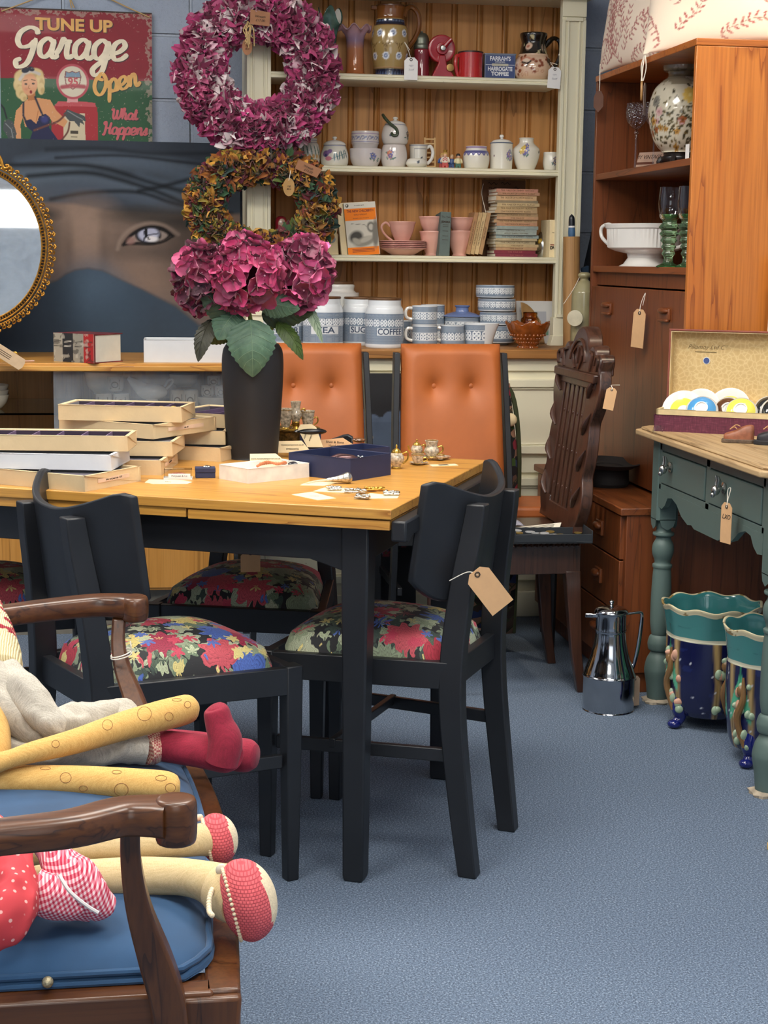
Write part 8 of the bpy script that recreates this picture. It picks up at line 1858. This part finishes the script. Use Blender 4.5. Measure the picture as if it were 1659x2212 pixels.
# tiered stand with tiny cups behind
qb = at_z(640,975,TZ); qb.y += .04
t = thing('trinket_casket','gilt and black lattice trinket casket behind the cards, carrying miniature cups','casket',(qb.x,qb.y,TZ)); cz = at_y(640,925,qb.y).z-TZ
MB().lathe(catmull([(0,0),(.052,0),(.055,.005),(.05,.012),(.052,cz*.6),(.056,cz*.85),(.06,cz*.9),(.06,cz),(0,cz)],3),40,sx=1,sy=.8).build('casket',plain('lattice_black_gold','5a4a2c',.3,.5,var=.8,vs=160),t); MB().tube([(.06*math.cos(a),.048*math.sin(a),cz) for a in np.linspace(0,2*PI,30,False)],.003,6,closed=True).build('gilt_edge',GOLD,t)
for px,w_,hh,kd,lab in ((616,26,36,'cup','tiny gilded cup at the left on the casket, next to the vase'),(638,24,40,'jug','tiny gilded jug raised at the centre of the casket'),(664,26,32,'cup','tiny blue flowered cup at the right on the casket')):
    q = at_y(px,922,qb.y); m_ = mpp(q); o = mini(lab,px,925,w_,hh,kd); o.location = (q.x,qb.y-.01,TZ+cz+(.014 if px == 638 else 0))
MB().lathe([(0,0),(.011,0),(.007,.006),(.010,.0135),(0,.0135)],20,(at_y(638,922,qb.y).x-qb.x,-.01,cz)).build('cup_riser',GOLD,t)
# dark brush-like piece between cards
o = MB().ball((0,0,0),(.04,.014,.009),16,8).build('clothes_brush',BLACK,None,loc=(at_z(700,975,TZ+.04).x,Yc+.075,TZ+.055)); tag(o,'dark curved brush lying behind the buff cards','brush')
MB().box((0,0,-.028),(.05,.012,.05)).build('holder',NAVY_,o)
# left small things: acrylic box, ring box, tag
q = at_z(385,1036,TZ); t = thing('acrylic_box','tiny clear acrylic box with a white name label beside the trays','box',(q.x,q.y+.012,TZ),rad(-3)); 
mb = MB()
for p0,p1 in (((-.029,-.012,.004),(.029,-.011,.022)),((-.029,.011,.004),(.029,.012,.022)),((-.029,-.012,.004),(-.028,.012,.022)),((.028,-.012,.004),(.029,.012,.022)),((-.029,-.012,.0212),(.029,.012,.022))): mb.span(p0,p1)
mb.build('clear_lid',glass('acrylic','f2f2f2',.02,1.2),t); MB().span((-.03,-.013,0),(.03,.013,.004)).build('base',WHITECARD,t); MB().span((-.020,-.0135,.003),(.026,-.0122,.0125)).build('label',WHITECARD,t); lettering('McQueen & Co',.0052,INK,t,(.003,-.0137,.0078)); MB().ball((0,0,.010),(.018,.006,.004),12,6).build('red_beads',plain('red_bead','9a4a3a',.3),t)
q = at_z(444,1033,TZ); t = thing('ring_box','tiny navy ring box with silver pieces, beside the acrylic box','box',(q.x,q.y+.014,TZ),rad(0)); MB().span((-.021,-.014,0),(.021,.014,.011)).build('base',NAVY_,t,bevel=.001); MB().span((-.0215,-.0145,.0115),(.0215,.0145,.022)).build('lid',NAVY_,t,bevel=.001); MB().ball((.004,0,.023),(.009,.006,.003),12,6).build('silver_brooch',SILVER,t)
def flat_tag(lab,pts,c=CREAMCARD,text=None,dz=0):
    q = [at_z(x,y,TZ+dz) for x,y in pts]; c_ = sum(q,Vector())/len(q); t = thing('flat_tag',lab,'price tag',(c_.x,c_.y,TZ+dz),0,'flat tags on the table'); mb = MB(); mb.prism([(v.x-c_.x,v.y-c_.y) for v in q],.0001,.0008); mb.build('card',c,t)
    if text: lettering(text,.006,INK,t,(0,0,.0009),rot=(0,0,rad(-14)))
    return t
flat_tag('cream swing tag lying in front of the acrylic box',[(312,1043),(322,1036),(395,1038),(415,1042),(404,1046),(330,1046)],text='labels')
flat_tag('cream tag lying flat left of the silver pieces',[(630,1069),(674,1063),(726,1077),(686,1081)],text='mystery')
flat_tag('cream tag lying under the silver handled paper knife',[(648,1049),(668,1041),(730,1043),(700,1050)]); flat_tag('cream tag lying flat under the silver and gold clasps',[(676,1062),(700,1054),(775,1056),(770,1066),(720,1064)]); flat_tag('cream tag lying right of the silver clasps',[(764,1078),(800,1066),(862,1072),(858,1077)])
# silver handled tool
q0,q1 = at_z(706,1037,TZ+.008),at_z(751,1032,TZ+.012); d_ = q1-q0
EMB = plain('embossed_silver','c2beb4',.25,.95,var=.5,vs=160,bump=.9,bs=260)
t = thing('paper_knife','paper knife with an embossed bulbous silver handle beside the navy box','paper knife',q0); 
MB().tube([Vector((0,0,0)),d_*.1,d_*.5,d_*.85,d_*1.0,d_*1.16,d_*1.22],[.003,.0045,.0065,.0105,.0125,.009,.002],18,smooth=5).build('handle',EMB,t); MB().tube([-d_*1.55+Vector((0,0,-.006)),-d_*.6,Vector((0,0,0))],[.001,.002,.0025],8,flat=.4).build('blade',plain('ivory_blade','c9bfa6',.4),t)
# clasps: silver buckle, sprays
for px,py,sx,sy,rz,mat,lab in ((722,1056,26,12,10,EMB,'square silver and green stone clasp, leftmost of the clasps'),(768,1061,44,16,-15,EMB,'twisted silver spray brooch in the middle of the clasps'),(783,1074,30,10,-30,EMB,'silver mesh end of the spray brooch, nearest the table edge'),(808,1057,42,10,8,GOLD,'gold bow brooch above the silver clasps'),(845,1066,32,15,-6,EMB,'square openwork silver brooch, rightmost of the clasps')):
    q = at_z(px,py,TZ+.004); m_ = mpp(q); t = thing('brooch',lab,'brooch',(q.x,q.y,TZ+.001),rad(rz),'silver and gold clasps on the table corner'); g = random.Random(px); W_,D_ = sx*m_/2,sy*m_*1.6; mb = MB()
    for i in range(16): mb.ball((g.uniform(-W_,W_),g.uniform(-D_/2,D_/2),.004+g.uniform(0,.003)),(g.uniform(.003,.006),g.uniform(.002,.005),.003),8,5)
    mb.build('stones',mat,t); mb = MB(); mb.tube([(-W_,-D_/2,.003),(W_,-D_/2,.003),(W_,D_/2,.003),(-W_,D_/2,.003)],.0018,6,closed=True); mb.build('setting',mat,t)

# ------------------------------------------------------------------ between the orange chairs: painted fire screen, tapestry bag
def screen_p(X,Y):
    P = Paint(X*1000,Y*1000,'14161c'); h_ = .83*1000; g = random.Random(6)
    for i in range(14): P.ell(20+i*34+g.uniform(-8,8),700+14*math.sin(i*1.7),27,27,'4d5d74',0,.1)
    P.poly([(0,330),(480,330),(480,700),(0,700)],'46566c'); P.put(((Y*1000 < 712) & (Y*1000 > 300))*np.clip(vn(X,Y,4,22)+.2,0,1)*.5,'2c3848')
    P.put((Y*1000 < 520)*np.clip((520-Y*1000)/140,0,1),'12151b')
    for i in range(40): x,y = g.uniform(0,480),g.uniform(250,560); P.ell(x,y,g.uniform(4,22),g.uniform(3,14),g.choice(['16191e','1c2a26','24301f','14181f']),g.uniform(0,3),.3)
    for i in range(60): x,y = g.uniform(0,480),g.uniform(260,400); P.flower(x,y,g.uniform(7,15),g.choice(['7a2a34','8a3a3a','3a5a3a','2f4a34','5a6a8a']),'4a4a2c')
    for x,y in ((60,640),(90,560),(300,580)): P.line([(x,y),(x+26,y+6)],4,'c9b87a'); P.line([(x+2,y-10),(x+22,y-6)],3,'c9b87a')
    return P
xl,xr = at_y(770,900,5.22).x,at_y(895,900,5.22).x
t = thing('fire_screen','black fire screen painted with blue clouds and flowers between the orange chairs','screen',((xl+xr)/2,5.24,0),rot=(rad(-6),0,0)); sw = xr-xl+.04; shh = .86
MB().span((-sw/2,.001,0),(sw/2,.016,shh)).build('board',BLACK,t,bevel=.003); picture('painted_panel',PRINTMATT,t,sw,shh,60,200,screen_p,(0,0,0))
def bag_mat():
    k = NT('patchwork_tapestry'); v = k.coords(rot=(0,rad(38),0)); vo = k.new('ShaderNodeTexBrick',i_Scale=1.0,i_Brick_Width=.05,i_Row_Height=.028,i_Mortar_Size=.002,i_Color1=C4('1d1b1e'),i_Color2=C4('b58a72'),i_Mortar=C4('3a3f2a')); cb = k.new('ShaderNodeCombineXYZ'); sp = k.new('ShaderNodeSeparateXYZ'); k.link(v,sp.inputs[0]); k.link(sp.outputs[0],cb.inputs[0]); k.link(sp.outputs[2],cb.inputs[1]); k.link(cb.outputs[0],vo.inputs[0])
    vr = k.new('ShaderNodeTexVoronoi',i_Scale=40.0); k.link(v,vr.inputs[0]); se = k.new('ShaderNodeSeparateColor'); k.link(vr.outputs['Color'],se.inputs[0]); c_ = k.mix(k.math('GREATER_THAN',se.outputs[0],.55),vo.outputs[0],k.ramp(se.outputs[1],[(0,'1a1a20'),(.3,'33406a'),(.5,'8a2a3c'),(.65,'3f5a2c'),(.8,'1a1a1c')],'CONSTANT')); k.col(c_); return k.done(.9)
q = at_y(1082,1030,5.14)
t = thing('tapestry_bag','dark patchwork tapestry bag with piped edge, right of the nearer orange chair','bag',(q.x-.02,5.16,0))
bh_ = at_y(1095,828,5.16).z
MB().surf(lambda u,v: ((u-.5)*.17*(1-.35*max(0,v-.75)/.25*(1 if v > .75 else 0))*(.9+.1*math.sin(v*5)),.0-.05*math.sin(PI*u)*math.sin(PI*min(1,v*.9+.06)),v*bh_),16,20).build('body',bag_mat(),t,solid=.012)
mb = MB(); mb.tube([(.080,0,0),(.085,0,bh_*.4),(.083,0,bh_*.75),(.055,0,bh_*.96),(.0,0,bh_*1.0)],.008,8,smooth=5); mb.build('piping',plain('olive_piping','3a4026',.8),t)
MB().ball((.045,-.03,bh_*.86),(.022,.014,.022),14,8).build('cream_bobble',CREAMCARD,t)
# tag on the shaded chair behind the table
q = at_y(541,1190,3.72); hang_tag('buff label on the shaded chair behind the table',q,.046,.05,BUFF,string=[(.0,.01,.015),(.02,.012,.012)])
q = at_y(1025,1233,3.04); hang_tag('large buff label tied to the rear leg of the chair at the table corner',(q.x,q.y,q.z),.052,.095,BUFF,swing=rad(-38),string=[(-.012,.01,.004),(-.05,.02,.010)])
# ------------------------------------------------------------------ goods in and on the teak cabinet
def in_cab(px,py,X): return at_x(px,py,X)
S1,S2 = 1.518,1.217
# satsuma vase on a dark stand
q = at_x(1468,335,1.665); m = mpp(q); zt = at_x(1468,140,1.665).z; st = .042
t = thing('vase_stand','carved dark wood stand under the flowered vase','stand',(q.x,q.y,S1))
mb = MB(); mb.lathe(catmull([(.035,.01),(.05,.012),(.056,.022),(.056,.03),(.048,.034),(.046,st),(0,st)],3),36); 
for i in range(5): a = i*2*PI/5+.3; mb.tube([(.05*math.cos(a),.05*math.sin(a),.026),(.06*math.cos(a),.06*math.sin(a),.014),(.054*math.cos(a),.054*math.sin(a),.005)],[.010,.010,.005],8,smooth=4)
mb.build('stand',plain('ebonised','1f1a1a',.3),t)
h = zt-S1-st; r_ = 70*m
t = thing('flowered_vase','round crackle cream vase with gold and russet flowers on a dark stand','vase',(q.x,q.y,S1+st))
def f_(D,Z):
    kz = h/(r_*.01745); P = Paint(D,Z/(r_*.01745),'cdc7b2'); g = random.Random(11); P.put(np.clip(vn(D*.03,Z*25,5)-.1,0,1)*.5,'a8a088'); P.put((Z > h*.84)*1.,'6a6252'); P.put((Z > h*.93)*1.,'a39a86'); P.put(((Z > h*.74) & (vn(D*.06,Z*60,3) >-.1))*.7,'7d7258')
    for i in range(700): x,y = g.uniform(-180,180),kz*(g.gauss(.28,.12) if i % 3 else g.uniform(.04,.74)); P.ell(x,y,g.uniform(1.8,4),g.uniform(1.2,2.4),g.choice(['4a4630','5a5436','6a5a34','3d3a2c']),g.uniform(0,3),.3)
    for i in range(40): x,y = g.uniform(-180,180),kz*g.gauss(.30,.09); P.flower(x,y,g.uniform(5,8),g.choice(['a8803a','9a5a34','b58a44','8a4a30','c7a0a0']),'6a4424')
    P.flower(-4,.62*kz,13,'d9b860','e6d48a',9); P.flower(-70,.56*kz,9,'7d7a70','5a5650',9); P.flower(-60,.44*kz,8,'c9a5a0','a87a78',7); return P
painted_lathe('vase',PAINTED,t,norm([(0,0),(.52,0),(.56,.02),(.82,.14),(1,.38),(1.0,.52),(.86,.70),(.62,.80),(.46,.845),(.45,.90),(.58,.92),(.60,1),(.5,1),(.42,.92),(0,.7)],r_,h),140,f_,fine=5)
def thin_glass(nm,tint,spec,bump=0):
    k = NT(nm); tr = k.new('ShaderNodeBsdfTransparent',i_Color=C4(tint)); gl = k.new('ShaderNodeBsdfGlossy',i_Roughness=.04); mx = k.new('ShaderNodeMixShader'); lw = k.new('ShaderNodeLayerWeight',i_Blend=.35)
    fac = k.math('ADD',k.math('MULTIPLY',lw.outputs['Facing'],spec),.05)
    if bump:
        vo = k.new('ShaderNodeTexVoronoi',i_Scale=170.0); k.link(k.coords(),vo.inputs[0]); b_ = k.new('ShaderNodeBump',i_Strength=1.0,i_Distance=.003); k.link(vo.outputs[0],b_.inputs['Height']); k.link(b_.outputs[0],gl.inputs['Normal']); fac = k.math('ADD',fac,k.math('MULTIPLY',k.math('LESS_THAN',vo.outputs[0],.33),.16))
    k.link(fac,mx.inputs[0]); k.link(tr.outputs[0],mx.inputs[1]); k.link(gl.outputs[0],mx.inputs[2]); k.link(mx.outputs[0],k.n['Material Output'].inputs[0]); return k.done(.05)
CRYS = thin_glass('crystal','f4f4f4',.55)
CUT = thin_glass('cut_crystal','eceaf0',.5,1)
def wine(lab,px,base,top,wpx,X):
    q = at_x(px,base,X); m_ = mpp(q); h_ = at_x(px,top,X).z-S1; r_ = wpx/2*m_; t = thing('wine_glass',lab,'glass',(q.x,q.y,S1),0,'cut crystal hock glasses')
    MB().lathe(catmull([(r_*.7,0),(r_*.68,.002),(r_*.15,.006),(r_*.10,h_*.1),(r_*.10,h_*.5),(r_*.22,h_*.56),(r_*.12,h_*.6)],4),28).build('stem',CRYS,t)
    MB().lathe(catmull([(r_*.05,h_*.6),(r_*.5,h_*.66),(r_*.92,h_*.76),(r_*1.0,h_*.88),(r_*.96,h_*1.0)],4),32,cap=False).build('bowl',CUT,t); return t
wine('tall stemmed cut crystal glass, nearer the cabinet front',1372,350,225,46,1.60); wine('tall stemmed cut crystal glass, half behind the flowered vase',1411,346,222,44,1.655)
q = at_x(1406,348,1.72); t = thing('vintage_tag','cream shop tag printed Vintage lying behind the crystal glasses','price tag',(q.x-.02,q.y,S1),rot=(rad(-12),0,rad(-55)),group='price labels')
MB(UP).prism([(-.075,0),(.075,0),(.075,.075),(-.06,.075),(-.075,.06)],0,.001).build('card',plain('pinkish_card','c9a891',.8),t); lettering('MY VINTAGE',.018,plain('brown_ink','4a3428',.8),t,(.005,-.0014,.058),shear=.3); MB().span((-.055,-.0014,.034),(.03,-.0008,.042)).build('brown_bar',plain('brown_bar','6a3a24',.7),t)
q = at_x(1489,338,1.575); t = thing('price_card','edge of a white card beside the vase stand','card',(q.x,q.y+.035,S1)); MB().span((0,-.03,0),(.001,.0,.045)).build('card',WHITECARD,t)
# footed comport
q = at_x(1380,568,1.625); m = mpp(q); h = at_x(1380,484,1.625).z-S2; t = thing('footed_comport','white ribbed china comport on a foot with two loop handles','comport',(q.x+.02,q.y,S2),rad(-58))
W_ = 92*m; 
def ov(z,a,b): return z,a,b
secs = [(0,.60,.5),(.01,.6,.5),(.06,.50,.42),(.2,.40,.34),(.30,.42,.36),(.36,.72,.56),(.42,.88,.66),(.44,.90,.68),(.46,.90,.68),(.88,.93,.70),(.90,.97,.73),(.985,1.0,.75),(1.0,.99,.74),(.98,.93,.69),(.5,.86,.64),(.44,0.0,0.0)]
mb = MB(); N = 96; vs = []
for z_,a,b in secs:
    for i in range(N):
        th = 2*PI*i/N; c_,s_ = math.cos(th),math.sin(th); ex = .75; rib = 1+(.012*(1 if (i // 1) % 2 else -1) if .45 < z_ < .89 and a > .89 else 0)
        vs.append((W_*a*rib*math.copysign(abs(c_) ** ex,c_),W_*b*rib*math.copysign(abs(s_) ** ex,s_),h*z_))
mb._add(vs,[(j*N+i,j*N+(i+1) % N,(j+1)*N+(i+1) % N,(j+1)*N+i) for j in range(len(secs)-1) for i in range(N)]+[tuple(range(N))[::-1]]); mb.build('bowl',WHITECHINA,t,angle=30)
for s in (-1,1): MB().tube([(s*W_*.94,0,h*.88),(s*W_*1.15,0,h*1.0),(s*W_*1.38,0,h*.92),(s*W_*1.36,0,h*.7),(s*W_*1.1,0,h*.5),(s*W_*.9,0,h*.44)],[.006,.0065,.006,.006,.006,.006],10,smooth=6).build('handle',WHITECHINA,t)
k = NT('green_glass'); sp = k.new('ShaderNodeSeparateXYZ'); k.link(k.coords(),sp.inputs[0]); k.col(k.ramp(sp.outputs[2],[(.0,'5fb85a'),(.02,'a8c9a0'),(.13,'9cc59a'),(.15,'4f9a48'),(.165,'f0f5f0')])); GGL = k.done(.03,0,Transmission_Weight=.9,IOR=1.35,Coat_Weight=.4)
def goblet(lab,px,base,top,X):
    q = at_x(px,base,X); m_ = mpp(q); h_ = at_x(px,top,X).z-S2; t = thing('green_goblet',lab,'glass',(q.x,q.y,S2),0,'green stemmed hock glasses'); r_ = 24.5*m_
    pr = [(r_*1.05,0),(r_*1.0,.004),(r_*.5,.012),(r_*.40,h_*.10)]
    for i,w_ in enumerate((.58,.66,.74,.84,.92)): z = h_*(.13+i*.082); pr += [(r_*w_*.72,z),(r_*w_,z+h_*.035),(r_*w_*.95,z+h_*.055)]
    pr += [(r_*.62,h_*.56),(r_*.72,h_*.60)]
    MB().lathe(catmull(pr,3),32,mod=lambda th,k_,r,z: (r*(1+.05*math.cos(8*th)),z)).build('stem',GGL,t)
    MB().lathe(catmull([(r_*.3,h_*.585),(r_*.72,h_*.60),(r_*.98,h_*.70),(r_*1.05,h_*.82),(r_*.92,h_*1.0)],4),36,cap=False).build('bowl',CRYS,t); MB().lathe(catmull([(r_*.5,h_*.59),(r_*.80,h_*.605),(r_*.95,h_*.66)],3),36,cap=False).build('green_band',GGL,t); return t
goblet('clear hock glass on a knobbly green stem in front of the comport',1443,571,405,1.575); goblet('second green stemmed hock glass, half behind the cabinet side',1484,570,403,1.60)
# cushions on top
k = NT('leafy_linen'); v = k.coords(); 
vo = k.new('ShaderNodeTexVoronoi',i_Scale=34.0,i_Randomness=.85); nn = k.new('ShaderNodeTexNoise',i_Scale=9.0); k.link(v,nn.inputs[0]); ad = k.new('ShaderNodeVectorMath',operation='MULTIPLY_ADD'); ad.inputs[1].default_value = (.05,.05,.05); k.link(nn.outputs[1],ad.inputs[0]); k.link(v,ad.inputs[2]); k.link(ad.outputs[0],vo.inputs[0])
CUSH = None
def cushion_paint(seed):
    def f(X,Y):
        P = Paint(X*1000,Y*1000,'ecdcc8'); g = random.Random(seed)
        for b in range(38):
            x,y = g.uniform(0,460),g.uniform(0,460); an = g.uniform(.2,2.6); pts = [(x,y)]
            for i in range(7): an += g.uniform(-.35,.35); x += 22*math.cos(an); y += 22*math.sin(an); pts.append((x,y))
            P.line(pts,1.8,'9a7a6a',.6)
            for i,(x,y) in enumerate(pts):
                for s in (-1,1):
                    for q in (8,17): lx,ly = x+math.cos(an+s*.9)*q*.95+g.uniform(-2,2),y+math.sin(an+s*.9)*q*.95+q*.15; P.ell(lx,ly,6.0,3.1,g.choice(['b5706a','a8625e','c08a80']),an+s*.6,.3)
        return P
    return f
def cushion(lab,corners,thick,seed,yo):
    """corners: four world points in order; pillow pinched at its corners"""
    A,B,C_,D_ = [Vector(c) for c in corners]; ct = (A+B+C_+D_)/4; nr = (B-A).cross(D_-A).normalized(); t = thing('cushion',lab,'cushion',ct,group='leafy linen cushions'); n = 130; U,V = np.meshgrid(np.linspace(0,1,n),np.linspace(0,1,n)); P = cushion_paint(seed)(U*.46,V*.46); cols = P.c.reshape(-1,3); mb = MB()
    def S(u,v,s):
        a,b = u*2-1,v*2-1; uu = .5+(u-.5)*(1-.05*(1-b*b)*abs(a) ** 3*1.0); vv = .5+(v-.5)*(1-.05*(1-a*a)*abs(b) ** 3)
        p_ = (A*(1-uu)+B*uu)*(1-vv)+(D_*(1-uu)+C_*uu)*vv; e = max(0,(1-a*a)*(1-b*b)) ** .55; wr = .004*math.sin(9*u+4*v+seed)*math.sin(11*v-seed)*e
        return p_-ct+nr*s*(thick*e+wr)
    for s in (1,-1):
        vs = [S(i/(n-1),j/(n-1),s) for j in range(n) for i in range(n)]; mb._add(vs,[((j*n+i,j*n+i+1,(j+1)*n+i+1,(j+1)*n+i) if s > 0 else (j*n+i,(j+1)*n+i,(j+1)*n+i+1,j*n+i+1)) for j in range(n-1) for i in range(n-1)],[tuple(c) for c in cols])
    mb.build('cover',vcol('printed_linen',.9,bump=.2,bs=900),t,col=True,weld=True,angle=80); return t
TT = 1.838
cushion('front leafy cream cushion slumped on the teak cabinet, its corner over the edge',[(1.525,4.80,TT+.005),(1.90,4.47,TT+.02),(1.97,4.66,TT+.40),(1.60,5.0,TT+.38)],.075,4,0)
cushion('rear leafy cushion leaning behind the front one on the teak cabinet',[(1.535,5.30,TT+.001),(1.60,4.90,TT-.004),(1.66,4.98,TT+.40),(1.62,5.34,TT+.40)],.055,7,0)
q = at_x(1393,120,1.525); t = thing('oval_tag','oval wooden tag with pale label hung on white threads over the cabinet top','price tag',q,group='price labels')
mb = MB(); z2 = at_x(1390,175,1.525).z-q.z
mb.tube([(0,0,0),(-.004,.004,z2*.5),(-.006,.006,z2)],.002,5,smooth=4); mb.tube([(0,-.004,0),(.002,-.01,z2*.5),(-.002,0,z2)],.0016,5,smooth=4); mb.tube([(0,.004,0),(-.006,.012,z2*.4),(-.004,.004,z2)],.0016,5,smooth=4); mb.build('threads',STRING,t)
a = at_x(1386,195,1.525)-q; MB(Matrix.Translation(a) @ Matrix.Rotation(rad(70),4,'Z') @ UP).lathe([(0,-.003),(.018,-.003),(.018,.003),(0,.003)],24,sx=.8,sy=1.65).build('wooden_oval',plain('pale_wood_oval','b98a52',.5),t)
a = at_x(1392,215,1.525)-q; MB(Matrix.Translation(a) @ Matrix.Rotation(rad(62),4,'Z') @ UP).prism([(-.018,-.045),(.018,-.045),(.018,.038),(.008,.048),(-.008,.048),(-.018,.038)],0,.001).build('card',plain('greyish_card','9a8a84',.8),t)
q = at_x(1297,140,1.53); t = thing('price_tag','dark brown shield shaped tag hanging at the far corner of the teak cabinet','price tag',q,group='price labels'); z2 = at_x(1298,196,1.53).z-q.z
mb = MB(); mb.tube([(0,0,0),(-.004,-.01,-.004),(-.004,-.012,z2*.5),(-.002,-.004,z2)],.0016,5,smooth=4); mb.build('string',STRING,t)
MB(Matrix.Translation((-.003,-.004,z2)) @ Matrix.Rotation(rad(-55),4,'Z') @ UP).prism([(-.02,-.018),(-.01,0),(.01,0),(.02,-.018),(.02,-.05),(0,-.068),(-.02,-.05)],0,.0012).build('card',plain('dark_brown_card','6a4a3c',.8),t)
